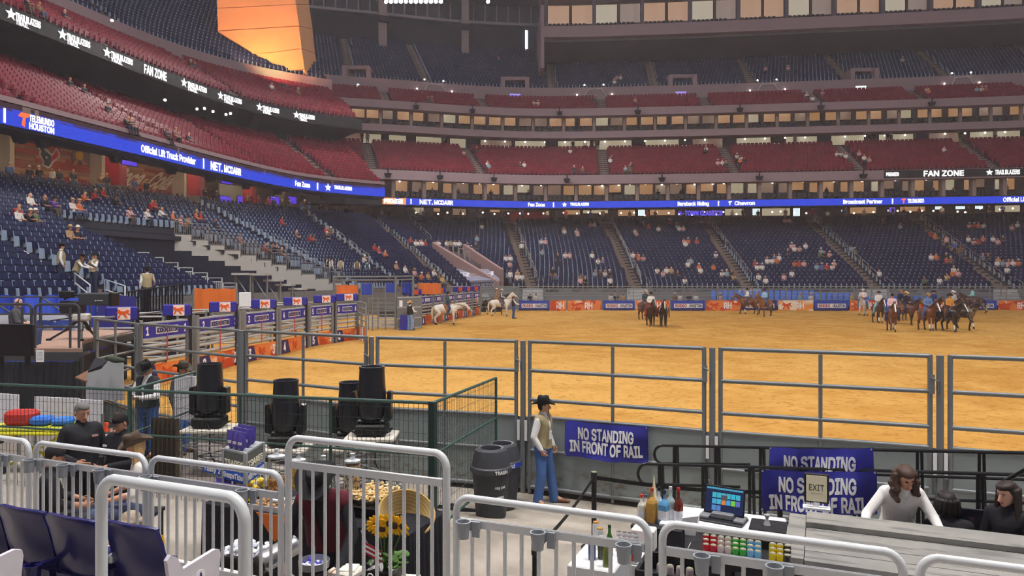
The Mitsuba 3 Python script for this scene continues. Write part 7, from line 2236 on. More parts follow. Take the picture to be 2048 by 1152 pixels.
f = Fig('man in a black hat, tan vest and blue jeans standing before the arena fence', np.r_[at(1086, 0, 12.75)[:2], fz(12.0)], -118, 1.03, (198, 150, 122), 2, yaw=24, elR=(.25, -.05, 1.14), elL=(-.26, -.03, 1.14), wrR=(.20, .06, .93), wrL=(-.21, .09, .93), knR=(.14, .04, .5), anR=(.16, -.02, .09), toeR=(.24, .14, .03), knL=(-.11, .08, .5), anL=(-.13, .14, .09), toeL=(-.17, .32, .03))
f.face(beard=(48, 34, 28)); f.shirt((232, 232, 232)); f.vest((160, 148, 112), e=.034); f.trousers((72, 104, 160)); f.belt(); f.boots((122, 78, 50)); f.hair((40, 30, 26)); f.hat((22, 22, 26), brim=1.05)
f.put('badge', box(.085, .008, .14, (.08, .175, 1.10)), WHITE, label='white badge on a lanyard')
f.put('lanyard', tube([(.03, .10, 1.44), (.08, .165, 1.24)], .004, 5), C(160, 120, 90))
# ---------------------------------------------------------------- near stand: treads, railings, seats
TZ = 1.5
struct('stand_tread', cat([hexa([uv(-14, 3.0, 0), uv(14, 3.0, 0), uv(14, 4.5, 0), uv(-14, 4.5, 0), uv(-14, 3.0, TZ - .05), uv(14, 3.0, TZ - .05), uv(14, 4.5, TZ - .05), uv(-14, 4.5, TZ - .05)]), hexa([uv(-14, 2.15, 0), uv(14, 2.15, 0), uv(14, 3.0, 0), uv(-14, 3.0, 0), uv(-14, 2.15, 1.68), uv(14, 2.15, 1.68), uv(14, 3.0, 1.68), uv(-14, 3.0, 1.68)]),
                           hexa([uv(-14, .3, 0), uv(14, .3, 0), uv(14, 2.15, 0), uv(-14, 2.15, 0), uv(-14, .3, 2.1), uv(14, .3, 2.1), uv(14, 2.15, 2.1), uv(-14, 2.15, 2.1)])]), 'm_concrete')
RP = M('rail_paint', (206, 210, 212), .3, spec=.5, coat=.3)


def on_b(x, b, z=0.0):
    "point of the plane at distance b along V, seen in picture column x"
    k = (x - HX) / F
    Y = b / (.386 * k + .9225)
    return np.array([k * Y, Y, z])


def near_rail(x0, x1, b, z, zb, label, sub=.165, pitch=.12, ends=(True, True), cups=(), r_=.024, bottom=.055, loop=False):
    p, q = on_b(x0, b, z), on_b(x1, b, z)
    d = unit(q - p)
    o = np.cross(d, UP)
    g = thing('guard_rail', label, 'railing')
    rad = .10
    pts = ([p - UP * (z - zb), p - UP * rad] + arc(p + d * rad - UP * rad, -d, UP, rad, 10, 80, 6) if ends[0] else [p]) + (arc(q - d * rad - UP * rad, d, UP, rad, 80, 10, 6) + [q - UP * rad, q - UP * (z - zb)] if ends[1] else [q])
    add('top_pipe', tube(pts, r_, 16), RP, g, 40)
    if loop:
        return g
    s0, s1 = p + d * r_ - UP * sub, q - d * r_ - UP * sub
    add('sub_rail', beam(s0, s1, .03, .05), RP, g)
    add('bottom_rail', beam(np.r_[s0[:2], zb + bottom], np.r_[s1[:2], zb + bottom], .03, .11), RP, g)
    L = np.linalg.norm(q - p)
    n = max(2, int(round(L / pitch)))
    for k in range(1, n):
        c = p + d * L * k / n
        add('baluster', tube([np.r_[c[:2], zb + bottom], c - UP * sub], .013 if r_ < .03 else .014, 8), RP, g, 40)
    for x in cups:
        c = on_b(x, b - .005, z - sub)
        c = c - V * .085
        h_ = thing('cup_holder', 'grey cup holder, rail ' + label.split(' rail ')[1] + (', %s from its left end' % CNT[list(cups).index(x)] if len(cups) > 1 else ''), 'cup holder')
        add('cup', lathe([(0, -.075), (.036, -.075), (.046, .03), (.051, .03), (.051, .036), (.042, .036), (.034, -.068), (0, -.068)], 24, c), C(150, 156, 162, .4), h_, 35)
        add('bracket', cat([box(.05, .012, .10, (0, 0, 0)).apply_transform(mat(c + d * .075 + V * .035 - UP * .07, d, V)), beam(c + d * .03 + V * .035, c + d * .1 + V * .05, .012, .06)]), C(140, 146, 152, .4), h_)
    return g


GB_ = 4.45
near_rail(-150, 58, GB_, 2.42, TZ, 'pale grey front rail at the edge of the view above the folded seats', cups=(12,), pitch=.095)
near_rail(72, 291, GB_, 2.42, TZ, 'pale grey front rail before the two staff in black', cups=(77, 144, 216), pitch=.095)
near_rail(302, 562, GB_, 2.42, TZ, 'pale grey front rail crossing the snack stand', cups=(308, 500), pitch=.095)
near_rail(577, 893, GB_, 2.70, TZ - .2, 'pale grey taller rail before the man in the maroon vest', sub=.20, pitch=.108, r_=.026)
near_rail(913, 1297, GB_, 2.42, TZ, 'pale grey front rail below the waste bins', cups=(938, 1085, 1254))
near_rail(1325, 1806, GB_, 2.42, TZ, 'pale grey front rail before the bar', cups=(1408, 1551))
near_rail(1840, 2300, GB_, 2.42, TZ, 'pale grey front rail at the edge of the view before the bar counter')
near_rail(203, 489, 2.5, 2.94, 1.82, 'pale grey thick aisle rail nearest the camera', sub=.06, r_=.027, loop=True)

SEATN = M('seat_violet', (34, 34, 92), .22, spec=.6)
ARMW = C(214, 210, 218, .4)


def near_seat(a, b, z, label, arm=None, arm_side=1):
    o = uv(a, b, z)
    T_ = mat(o, U, V)      # x along the row, y to the arena
    g = thing('spectator_seat', label, 'seat')
    n = 14
    xs = np.linspace(-.235, .235, n)
    rows_ = []
    for zz, yy, w in ((.36, -.02, .86), (.42, -.055, .95), (.60, -.10, 1.0), (.76, -.14, 1.0), (.84, -.17, .985), (.865, -.165, .97)):
        rows_.append(np.c_[xs * w, yy - .035 * (1 - (xs / .235) ** 2), np.full(n, zz) - .012 * (xs / .235) ** 4])
    bk = np.array(rows_)
    fr = bk + [0, .03, 0]
    def grid(q):
        f = [[i * n + j, i * n + j + 1, (i + 1) * n + j + 1, (i + 1) * n + j] for i in range(len(q) - 1) for j in range(n - 1)]
        f = np.array(f)
        return trimesh.Trimesh(q.reshape(-1, 3), np.vstack([f[:, [0, 1, 2]], f[:, [0, 2, 3]]]), process=False)
    gf = grid(fr)
    gf.invert()
    add('backrest', moved(cat([grid(bk), gf, strip(bk[-1], fr[-1]), strip(fr[0], bk[0]), strip(bk[:, 0], fr[:, 0]), strip(fr[:, -1], bk[:, -1])]), T_), SEATN, g, 45)
    pan = hexa([(-.21, .02, .26), (.21, .02, .26), (.21, .10, .26), (-.21, .10, .26), (-.21, -.06, .62), (.21, -.06, .62), (.21, .02, .62), (-.21, .02, .62)])
    add('seat_pan', moved(pan, T_), SEATN, g)
    add('lower_panel', moved(hexa([(-.2, -.06, .12), (.2, -.06, .12), (.2, -.03, .12), (-.2, -.03, .12), (-.21, -.11, .44), (.21, -.11, .44), (.21, -.06, .44), (-.21, -.06, .44)]), T_), SEATN, g)
    add('hinge', moved(cat([box(.05, .07, .06, (s * .245, -.04, .55), .012) for s in (-1, 1)]), T_), C(190, 192, 196, .35, .5), g)
    add('foot', moved(cat([box(.04, .1, .5, (s * .245, 0, 0)) for s in (-1, 1)]), T_), C(52, 54, 90, .5), g)
    if arm:
        x = arm_side * .262
        prof = [(-.10, .36), (-.15, .66), (-.12, .69), (-.075, .66), (-.02, .565), (.25, .60), (.29, .585), (.30, .55), (.25, .10), (.0, .05)]
        add('end_panel', moved(prism(prof, .03, (x + .015, 0, 0), [0, 1, 0], UP), T_), ARMW, g, label='pale grey end panel with the letter ' + arm)
        disc = moved(lathe([(0, 0), (.042, 0), (.04, .004), (0, .004)], 24), mat((x + .0445, .12, .47), [0, 1, 0], UP))
        add('row_plate', moved(disc, T_), C(236, 234, 236, .4), g)
        add('letter', moved(text(arm, .04, (x + .049, .12, .45), [0, 1, 0], UP, depth=.002), T_), C(60, 50, 110), g)
    return g


near_seat(-5.57, 3.55, TZ - .05, 'violet blue folded seat at the left edge of the row below the near rail')
near_seat(-5.08, 3.55, TZ - .05, 'violet blue folded seat with a cup holder at its side')
near_seat(-4.59, 3.55, TZ - .05, 'violet blue folded seat half hidden by the thick aisle rail post')
near_seat(-4.10, 3.60, TZ - .05, 'violet blue end seat with a pale panel lettered A', 'A', 1)
near_seat(-4.72, 2.66, 1.68, 'violet blue seat at the bottom corner with a pale panel lettered B', 'B', 1)
c = uv(-4.83, 3.30, TZ + .45)
g = thing('seat_cup_holder', 'dark blue cup holder between the two folded seats', 'cup holder')
add('cup', lathe([(0, -.1), (.042, -.1), (.052, .03), (.058, .03), (.058, .038), (.047, .038), (.04, -.092), (0, -.092)], 24, c), SEATN, g, 35)
add('bracket', cat([box(.04, .2, .03, (0, 0, 0)).apply_transform(mat(c + V * .12 + UP * .0, U, V))]), SEATN, g)

# ---------------------------------------------------------------- staff and guests at the left
FL = .4
BS = (30, 31, 38)


def floor_at(x, Y):
    p = np.r_[at(x, 0, Y)[:2], 0]
    p[2] = fz(ab(p)[1])
    return p


f = Fig('grey haired man in a black polo shirt standing at the mesh fence looking down', floor_at(163, 9.7), -128, 1.06, (196, 146, 120), 2, yaw=6, pitch=14, girth=1.15, elR=(.27, -.02, 1.13), elL=(-.27, -.01, 1.13), wrR=(.14, .22, 1.06), wrL=(-.12, .24, 1.02))
f.face(brow=(90, 84, 80)); f.shirt(BS, .92, e=.03); f.trousers((30, 30, 34)); f.boots((26, 26, 28)); f.hair((112, 110, 108))
f.put('name_tag', box(.07, .008, .025, (-.09, .165, 1.33)), C(200, 150, 150))
f = Fig('staff member in black shirt and black cap looking down at a device', floor_at(243, 9.5), 158, 1.0, (186, 138, 112), 2, pitch=20, female=True, elR=(.25, .02, 1.14), elL=(-.25, .02, 1.14), wrR=(.06, .24, 1.14), wrL=(-.05, .25, 1.12))
f.face(); f.shirt(BS, .9, e=.03); f.trousers((30, 30, 34)); f.boots((26, 26, 28)); f.hair((40, 30, 26)); f.hat((22, 22, 26), 'cap')
f.put('name_tag', box(.075, .008, .03, (.09, .17, 1.34), .004), WHITE, label='white name tag')
f.put('handset', box(.07, .05, .14, (0, .30, 1.12), .01), C(30, 30, 34), label='dark handset')
SITN = {**SIT}
f = Fig('seated guest in a black shirt and black cap behind the front rail', floor_at(104, 8.2) + UP * .28, -60, 1.0, (180, 130, 106), 1, pitch=18, **SITN)
f.shirt((28, 28, 34), .55); f.trousers((60, 60, 72)); f.boots((40, 40, 40)); f.hair((40, 30, 26)); f.hat((24, 24, 28), 'cap')
f = Fig('seated woman in a white vest and brown felt hat behind the front rail', floor_at(275, 8.6) + UP * .30, 120, 1.0, (214, 156, 130), 1, pitch=20, female=True, **SITN)
f.shirt((232, 228, 222), .2); f.trousers((70, 80, 110)); f.boots(); f.hair((196, 160, 110), 'long'); f.hat((84, 70, 58), brim=1.1)
f = Fig('seated guest with grey blond hair seen from behind below the rails', floor_at(262, 6.6) + UP * .06, 30, 1.0, (206, 150, 126), 1, pitch=5, **SITN)
f.shirt((96, 92, 96), .9); f.trousers((60, 60, 70)); f.boots((40, 40, 40)); f.hair((158, 140, 120), 'bob')
for x, Y, lab in ((104, 8.2, 'under the guest in the black cap'), (275, 8.6, 'under the woman in the brown hat'), (262, 6.6, 'under the guest seen from behind')):
    p = floor_at(x, Y)
    g = thing('dining_chair', 'black chair ' + lab, 'chair')
    add('seat', box(.44, .44, .04, p + UP * (.72 if Y > 7 else .48)), BLACK, g)
    for sx in (-.19, .19):
        for sy in (-.19, .19):
            add('leg', beam(p + [sx, sy, 0], p + [sx, sy, .73 if Y > 7 else .49], .03, .03, [1, 0, 0]), BLACK, g)


def table(a0, a1, b0, b1, h, m_, label, cloth=None, name='table'):
    z = FL
    g = thing(name, label, 'table')
    c = uv((a0 + a1) / 2, (b0 + b1) / 2, z + h - .04)
    add('top', moved(box(a1 - a0, b1 - b0, .04, bev=.008), mat(c, U, V)), m_, g)
    if cloth:
        n = 60
        t = np.linspace(0, 1, n)
        ring = [uv(a0, b0)] + [uv(a1, b0)] + [uv(a1, b1)] + [uv(a0, b1)] + [uv(a0, b0)]
        P, O = [], []
        for k in range(4):
            for u_ in t[:-1]:
                P.append(ring[k] + (ring[k + 1] - ring[k]) * u_)
                O.append(np.cross(unit(ring[k + 1] - ring[k]), UP))
        P, O = np.array(P + [P[0]]), np.array(O + [O[0]])
        w = .03 + .03 * np.sin(np.arange(len(P)) * .9)
        add('cloth', strip(P + O * w[:, None] + UP * (z + .01), P + O * .006 + UP * (z + h)), cloth, g, True)
    else:
        for a in (a0 + .05, a1 - .05):
            for b in (b0 + .05, b1 - .05):
                add('leg', beam(uv(a, b, z), uv(a, b, z + h - .04), .035, .035, U), BLACK, g)
    return z + h


BC = C(26, 27, 34, .9)
# low snack trough tables under the rail
t1 = table(-7.4, -5.2, 5.05, 5.65, .62, C(228, 224, 214, .6), 'white topped narrow table just below the front rails')
for x, b, hh, lab in ((318, 5.35, .30, 'sunflower in a small pot between the rail bars, beside the lettered end seat'), (164, 5.45, .24, 'single small sunflower standing on the narrow table')):
    p = on_b(x, b, t1)
    g = thing('potted_sunflower', lab, 'flower')
    add('pot', lathe([(0, 0), (.05, 0), (.06, .10), (.05, .10), (0, .09)], 18, p), C(214, 214, 216), g, 40)
    add('stem', tube([p + UP * .08, p + [.01, 0, hh]], .006, 6), C(70, 110, 50), g)
    add('leaf', cat([trimesh.convex.convex_hull(ell(p + [math.cos(a) * .05, math.sin(a) * .05, .12 + .03 * k], (.04, .02, .008), rz(math.degrees(a))[:3, :3])) for k, a in enumerate((0, 1.6, 3.0, 4.4))]), C(60, 104, 46), g)
    fc = p + [0, -.02, hh]
    add('petal', cat([trimesh.convex.convex_hull(ell(fc + [math.cos(a) * .045, 0, math.sin(a) * .045], (.028, .006, .013), np.array([[math.cos(a), 0, -math.sin(a)], [0, 1, 0], [math.sin(a), 0, math.cos(a)]]))) for a in np.arange(14) * 2 * np.pi / 14]), C(238, 190, 30), g)
    add('flower_centre', trimesh.convex.convex_hull(ell(fc - [0, .008, 0], (.026, .012, .026))), C(70, 44, 24), g)
bx = thing('snack_tray', 'shallow white tray of crushed snacks behind the bottom rail', 'tray')
p, q = on_b(350, 5.3, t1), on_b(470, 5.3, t1)
add('tray', beam((p + q) / 2 - U * .35 + UP * .02, (p + q) / 2 + U * .35 + UP * .02, .3, .03), WHITE, bx)
r = np.random.default_rng(9)


def crumbs(name, c, sx, sy, n, cols, parent, size=.012, h=.02, frame=(U, V)):
    ms = []
    for k in range(n):
        o = c + frame[0] * r.uniform(-sx, sx) + frame[1] * r.uniform(-sy, sy) + UP * (r.uniform(0, 1) ** 2 * h)
        m = trimesh.creation.icosphere(0, size * r.uniform(.7, 1.3))
        m.apply_scale([1, 1, .7])
        ms.append((moved(m, mat(o, [1, 0, 0], [0, 1, 0])), np.array(cols[r.integers(len(cols))])))
    m, vc = catc(ms)
    add(name, m, VC, parent, color=vc, kind='stuff')


crumbs('nuts', (p + q) / 2 + UP * .04, .32, .12, 160, [(206, 160, 80), (150, 90, 50), (226, 200, 140)], bx, .014)
# the main snack table
t2 = table(-6.85, -4.0, 6.75, 7.6, .78, BC, 'long snack table with a black cloth behind the rails', BC)
sd = thing('display_stand', 'grey framed snack display stand with a lettered header', 'stand')
fr_ = C(168, 174, 178, .4, .3)
base = [on_b(448, 7.05), on_b(491, 6.95), on_b(526, 7.5), on_b(478, 7.6)]
zt = 1.78
for p in base:
    add('post', beam(p + UP * (t2 - .0), p + UP * zt, .04, .04, U), fr_, sd)
add('shelf', hexa([p + UP * (zt - .02) for p in base] + [p + UP * zt for p in base]), fr_, sd)
for k, (p, q) in enumerate(((base[0], base[1]), (base[1], base[2]))):
    d = unit(q - p)
    o = np.cross(d, UP)
    add('header', beam(p + UP * (zt - .11), q + UP * (zt - .11), .012, .18), C(96, 100, 96), sd)
    add('lettering', text('TSARES', .07, (p + q) / 2 + o * .01 + UP * (zt - .19), d, UP, width=np.linalg.norm(q - p) * .86), C(236, 234, 210), sd, label='cream lettering')
    add('rail', beam(p + UP * (zt - .22), q + UP * (zt - .22), .03, .03), fr_, sd)
    add('blue_strip', beam(p + o * .012 + UP * (zt - .31), q + o * .012 + UP * (zt - .31), .01, .12), C(30, 84, 190), sd)
    add('lettering', text(('SnapsTido', 'HER POUNDING')[k], .06, (p + q) / 2 + o * .02 + UP * (zt - .335), d, UP, width=np.linalg.norm(q - p) * .9), WHITE, sd)
p, q = on_b(406, 7.2, zt - .31), on_b(446, 7.1, zt - .31)
d = unit(q - p)
add('blue_strip', beam(p, q, .01, .12), C(30, 84, 190), sd)
add('lettering', text('Tasty 2', .06, (p + q) / 2 + np.cross(d, UP) * .01 - UP * .03, d, UP, width=np.linalg.norm(q - p) * .85), WHITE, sd)
PB = C(78, 66, 150, .4)
bagm = union([hull(ell((0, 0, .09), (.06, .035, .09), sub=2), ell((0, 0, .20), (.06, .008, .012), sub=1))])
bagm = tm(bagm)
group_of('snack_bag_group', [('pouch', bagm, PB, 40), ('crimp', box(.13, .008, .025, (0, 0, .20)), C(100, 88, 172, .4), False), ('label', box(.06, .004, .035, (0, -.036, .07)), C(216, 210, 226, .5), False)])
k = 0
for row in range(3):
    for col in range(3):
        p = base[0] * .5 + base[1] * .5 + (base[3] - base[0]) * (.12 + .3 * row) + unit(base[1] - base[0]) * (-.1 + .105 * col)
        if row:
            p = p + unit(base[1] - base[0]) * .03
        inst('snack_bag', 'snack_bag_group', mat(p * [1, 1, 0] + UP * zt, U, V), 'purple snack pouch on the top shelf of the display stand, %s row' % ['front', 'middle', 'rear'][row], 'bag', 'purple pouches on the display stand')
for k, x in enumerate((433, 447, 462, 481)):
    inst('snack_bag', 'snack_bag_group', mat(on_b(x, 6.9, t2), U, V), 'purple snack pouch standing on the table before the display stand, %s from the left' % CNT[k], 'bag', 'purple pouches on the snack table')
for k, x in enumerate((440, 455, 474)):
    inst('snack_bag', 'snack_bag_group', mat(on_b(x, 7.06, t2), U, V), 'purple snack pouch standing in the rear line on the table, %s from the left' % CNT[k], 'bag', 'purple pouches on the snack table')
yl = thing('popcorn_pile', 'heap of yellow wrapped snacks under the display stand', 'snack pile')
crumbs('wrapped_snacks', on_b(492, 7.12, t2 + .02), .17, .14, 60, [(238, 206, 60), (246, 222, 90), (226, 190, 40)], yl, .045, .20)
ACR = 'm_acrylic'
scene[ACR] = {'type': 'thindielectric', 'int_ior': 1.3}


def jar(x, b, lab, cols, fill, h=.34, rr=.085, lid=True):
    p = on_b(x, b, t2)
    g = thing('snack_jar', lab, 'jar')
    add('stand', lathe([(0, 0), (rr * .9, 0), (rr * .9, .015), (.02, .03), (.02, .10), (rr * .7, .12), (0, .12)], 20, p), C(206, 208, 210, .25, .4), g, 40)
    add('contents_base', lathe([(0, .13), (rr * .86, .13), (rr * .92, .13 + h * fill * .95), (0, .13 + h * fill)], 20, p), C(*[int(c * .8) for c in cols[0]], .8), g, 40)
    ms = []
    for k in range(150):
        a, zz = r.uniform(0, 2 * math.pi), r.uniform(.13, .13 + h * fill)
        m = trimesh.creation.icosphere(0, .0125)
        ms.append((moved(m, mat(p + [math.cos(a) * rr * .88, math.sin(a) * rr * .88, zz], [1, 0, 0], [0, 1, 0])), np.array(cols[r.integers(len(cols))])))
    m, vc = catc(ms)
    add('sweets', m, VC, g, color=vc, kind='stuff')
    add('glass', lathe([(rr * .9, .12), (rr, .15), (rr, .12 + h)], 24, p), ACR, g, True)
    if lid:
        add('lid', lathe([(rr * 1.03, .12 + h), (rr * 1.03, .14 + h), (rr * .4, .155 + h), (.02, .19 + h), (.03, .22 + h), (0, .23 + h)], 20, p), C(176, 182, 186, .3), g, 40)


jar(553, 7.2, 'tall clear jar partly filled with brown nuts beside the display stand', [(186, 130, 70), (150, 96, 50), (206, 160, 90)], .34, .40, .10)
jar(597, 7.35, 'clear jar of yellow corn snacks behind the tall rail', [(222, 180, 70), (206, 150, 50), (236, 200, 100)], .85, .34)
jar(647, 7.35, 'clear jar of many coloured sweets behind the tall rail', [(210, 70, 60), (90, 160, 60), (230, 200, 70), (240, 240, 230), (200, 110, 60)], .85, .34)
jar(705, 7.3, 'clear jar of pale and brown nuts behind the tall rail', [(226, 204, 160), (120, 80, 50), (206, 170, 120), (90, 60, 44)], .95, .42, .09)
for x, b, lab, cols in ((545, 6.95, 'clear tray of mixed nuts at the front of the snack table', [(176, 130, 80), (206, 170, 120), (130, 90, 60)]), (600, 6.95, 'clear tray of nut mix left of the man in the maroon vest', [(196, 150, 80), (226, 190, 120), (150, 100, 60)])):
    p = on_b(x, b, t2)
    g = thing('nut_tray', lab, 'tray')
    add('tray', moved(cat([box(.46, .30, .01), box(.46, .01, .06, (0, -.15, 0)), box(.46, .01, .06, (0, .15, 0)), box(.01, .3, .06, (-.23, 0, 0)), box(.01, .3, .06, (.23, 0, 0))]), mat(p, U, V)), C(206, 206, 206, .3), g)
    crumbs('nuts', p + UP * .03, .2, .12, 260, cols, g, .015, .035)
for x, b in ((558, 7.0), (612, 7.05)):
    pl = thing('paper_stack', 'white folded napkins on the snack table, ' + ('beside the display stand' if x == 558 else 'left of the man in the maroon vest'), 'napkins')
    add('sheets', moved(box(.18, .14, .03, bev=.006), mat(on_b(x, b, t2 + .07), U, V)), WHITE, pl)
    add('prop', moved(box(.14, .1, .07), mat(on_b(x, b, t2), U, V)), C(180, 180, 182), pl)
oc = thing('orange_cloth', 'orange cloth hanging over the front of the black table cloth', 'cloth')
a, b = on_b(512, 6.70, t2 + .012), on_b(578, 6.70, t2 + .012)
add('cloth', hexa([a * .45 + b * .55 - UP * .30, a * .4 + b * .6 - UP * .30, a * .4 + b * .6 - UP * .30 + V * .01, a * .45 + b * .55 - UP * .30 + V * .01, a, b, b + V * .01, a + V * .01]), ORANGE, oc)
# peanut bins and woven basket on a stand at the right end of the snack table
for x0, lab, b in ((748, 'black slanted bin heaped with peanuts', 7.3),):
    p = on_b(x0, b, t2)
    g = thing('peanut_bin', lab, 'bin')
    add('bin', moved(hexa([(-.22, -.25, 0), (.22, -.25, 0), (.22, .25, 0), (-.22, .25, 0), (-.25, -.3, .12), (.25, -.3, .12), (.25, .3, .24), (-.25, .3, .24)]), mat(p, U, V)), BLACK, g)
    crumbs('peanuts', p + UP * .19, .22, .26, 420, [(222, 196, 140), (204, 172, 112), (236, 212, 164)], g, .022, .07)
p = on_b(806, 7.25, FL)
g = thing('basket_stand', 'black metal stand holding the tilted woven basket', 'stand')
add('leg', cat([tube([p + A3(math.cos(a) * .26, math.sin(a) * .26, 0), p + A3(math.cos(a) * .2, math.sin(a) * .2, .62)], .014, 6) for a in (.6, 2.2, 3.8, 5.3)]), C(64, 62, 64), g)
add('ring', tube(arc(p + UP * .62, [1, 0, 0], [0, 1, 0], .2, 0, 360, 24), .014, 6), C(64, 62, 64), g)
wk = thing('woven_basket', 'large round woven straw basket tilted on a black metal stand', 'basket')
tilt = rot_yp(0, -34, 14)
prof, nn_ = [], 14
STRAW = [C(204, 176, 116, .8), C(186, 154, 94, .8)]
for k in range(nn_):
    t_ = k / (nn_ - 1)
    rad = .17 + .14 * t_ ** .8
    add('coil', moved(trimesh.creation.torus(rad, .017, 28, 6), mat(p + UP * .66 + tilt @ A3(0, 0, .02 + .24 * t_), tilt[:, 0], tilt[:, 1])), STRAW[k % 2], wk, 40)
add('floor', moved(lathe([(0, .015), (.18, .015)], 24), mat(p + UP * .66, tilt[:, 0], tilt[:, 1])), STRAW[0], wk)
# maroon vest man behind the tall rail
f = Fig('man in a black hat and maroon quilted vest bending over the serving table', floor_at(664, 7.1), 172, 1.05, (196, 146, 120), 2, pitch=40, girth=1.25, chest=(0, .12, 1.26), neck=(0, .22, 1.42), head=(0, .32, 1.53), shR=(.19, .20, 1.35), shL=(-.19, .20, 1.35), elR=(.30, .28, 1.08), elL=(-.30, .28, 1.08), wrR=(.24, .50, .90), wrL=(-.26, .50, .88))
f.face(); f.shirt((28, 29, 36), .95); f.vest((92, 26, 40), e=.045); f.trousers((40, 40, 48)); f.boots((30, 28, 28)); f.hair((40, 34, 30)); f.hat((26, 27, 30), brim=1.15)
# serving table in front of him
t3 = table(-4.35, -2.98, 5.0, 5.75, .72, C(40, 40, 46, .8), 'dark serving table under the tall rail', BC)
for x, lab in ((693, 'white lidded serving box left of the sunflower vase'), (815, 'white lidded serving box right of the sunflower vase')):
    p = on_b(x, 5.45, t3)
    g = thing('serving_box', lab, 'box')
    add('body', moved(box(.25, .2, .15, bev=.01), mat(p, U, V)), C(150, 160, 190, .4), g)
    add('lid', moved(box(.27, .22, .06, bev=.015), mat(p + UP * .15, U, V)), C(234, 228, 214, .6), g)
    add('napkin', moved(box(.14, .16, .015, bev=.003), mat(p + UP * .21 + U * .03, unit(U + V * .3), unit(V - U * .3))), C(240, 236, 224), g)
p = on_b(770, 5.4, t3)
g = thing('flower_vase', 'black and white patterned square vase of sunflowers', 'vase')
add('vase', moved(hexa([(-.08, -.08, 0), (.08, -.08, 0), (.08, .08, 0), (-.08, .08, 0), (-.115, -.115, .30), (.115, -.115, .30), (.115, .115, .30), (-.115, .115, .30)]), mat(p, U, V)), C(28, 28, 32, .35), g)
for i, (dx_, dz_) in enumerate(((-.05, .06), (.045, .09), (-.02, .17), (.06, .21), (-.07, .25))):
    add('white_ring', moved(trimesh.creation.torus(.027, .006, 14, 6), mat(p + U * dx_ - V * (.086 + .034 * dz_ / .3 * 1.05) + UP * dz_, U, UP)), WHITE, g, 40)
add('handle', moved(cat([beam((.12, 0, .24), (.19, 0, .22), .012, .012), beam((.12, 0, .2), (.19, 0, .22), .012, .012)]), mat(p, U, V)), GREYST, g)
add('leaf', cat([trimesh.convex.convex_hull(ell(p + UP * (.33 + r.uniform(0, .10)) + U * r.uniform(-.1, .16) + V * r.uniform(-.1, .1), (.06, .03, .012), rot_yp(r.uniform(0, 360), r.uniform(-40, 40)))) for _ in range(26)]), C(74, 112, 44, .7), g)
for i, (x, y) in enumerate(((753, 1047), (780, 1046), (806, 1052), (765, 1056), (790, 1050))):
    c = on_b(x, 5.36, 0)
    c[2] = CAM + (HY - y) / F * c[1]
    w = rot_yp([25, -8, -50, 15, -20][i], -12)
    add('stem', tube([p + UP * .26, c + V * .02], .007, 6), C(70, 104, 46), g)
    R2_ = w
    add('petal', cat([trimesh.convex.convex_hull(ell(c + R2_ @ A3(math.cos(a) * .062, -.0 - .01 * (k % 2), math.sin(a) * .062), (.034, .006, .014), R2_ @ np.array([[math.cos(a), 0, -math.sin(a)], [0, 1, 0], [math.sin(a), 0, math.cos(a)]]))) for k, a in enumerate(np.arange(16) * 2 * np.pi / 16)]), C(240, 186, 24, .7), g)
    add('flower_centre', trimesh.convex.convex_hull(ell(c + R2_ @ A3(0, -.014, 0), (.032, .014, .032), R2_)), C(64, 40, 22), g)
add('white_flower', cat([trimesh.creation.icosphere(1, .014).apply_translation(on_b(742 + 4 * i, 5.32, 0) * [1, 1, 0] + UP * (t3 + .34 + .03 * (i % 3))) for i in range(6)]), WHITE, g)
fg = thing('small_flag', 'small red and white striped flag stuck in the flower vase', 'flag')
c = on_b(742, 5.3, t3 + .47)
add('stick', tube([p + UP * .2, on_b(722, 5.3, t3 + .62)], .005, 6), C(150, 150, 200), fg)
for k in range(5):
    add('stripe', beam(c + UP * (.05 - .02 * k) - U * .06, c + UP * (.0 - .02 * k) + U * .10, .004, .019), C(170, 40, 50) if k % 2 == 0 else WHITE, fg)
tt = thing('tiered_tray', 'galvanised tiered tray of wrapped sweets on a pole', 'tray')
p = on_b(628, 5.3, t3)
add('pole', tube([p, p + UP * .42], .01, 8), C(190, 190, 194, .3, .6), tt)
add('upper_tray', lathe([(0, .24), (.13, .24), (.135, .30), (.13, .305), (.125, .25), (0, .25)], 28, p), C(170, 174, 178, .35, .5), tt, 40)
add('lower_tray', lathe([(0, .02), (.16, .02), (.165, .07), (.155, .03), (0, .03)], 28, p), C(170, 174, 178, .35, .5), tt, 40)
crumbs('wrapped_sweets', p + UP * .26, .09, .08, 40, [(66, 66, 160), (236, 236, 240), (90, 90, 190)], tt, .02, .025)
crumbs('snacks', p + UP * .05, .11, .1, 60, [(206, 160, 50), (226, 190, 80), (120, 60, 130)], tt, .02, .03)
for x, b in ((764, 5.15), (856, 5.2)):
    p = on_b(x, b, t3)
    g = thing('water_bottle', 'small water bottle with a blue label on the serving table, ' + ('before the vase' if x == 764 else 'by the right serving box'), 'bottle')
    add('body', lathe([(0, 0), (.03, 0), (.031, .12), (.013, .16), (.013, .175), (0, .175)], 16, p), C(190, 206, 226, .15), g, 40)
    add('label', lathe([(.0315, .04), (.0318, .10)], 16, p), C(50, 100, 200, .4), g)
    add('cap', lathe([(.015, .17), (.015, .19), (0, .19)], 12, p), WHITE, g)
g = thing('ice_tub', 'black tub heaped with ice between the rail bars', 'tub')
p = on_b(497, 5.95, FL + .46)
add('tub', moved(hexa([(-.2, -.15, 0), (.2, -.15, 0), (.2, .15, 0), (-.2, .15, 0), (-.24, -.19, .22), (.24, -.19, .22), (.24, .19, .22), (-.24, .19, .22)]), mat(p, U, V)), BLACK, g)
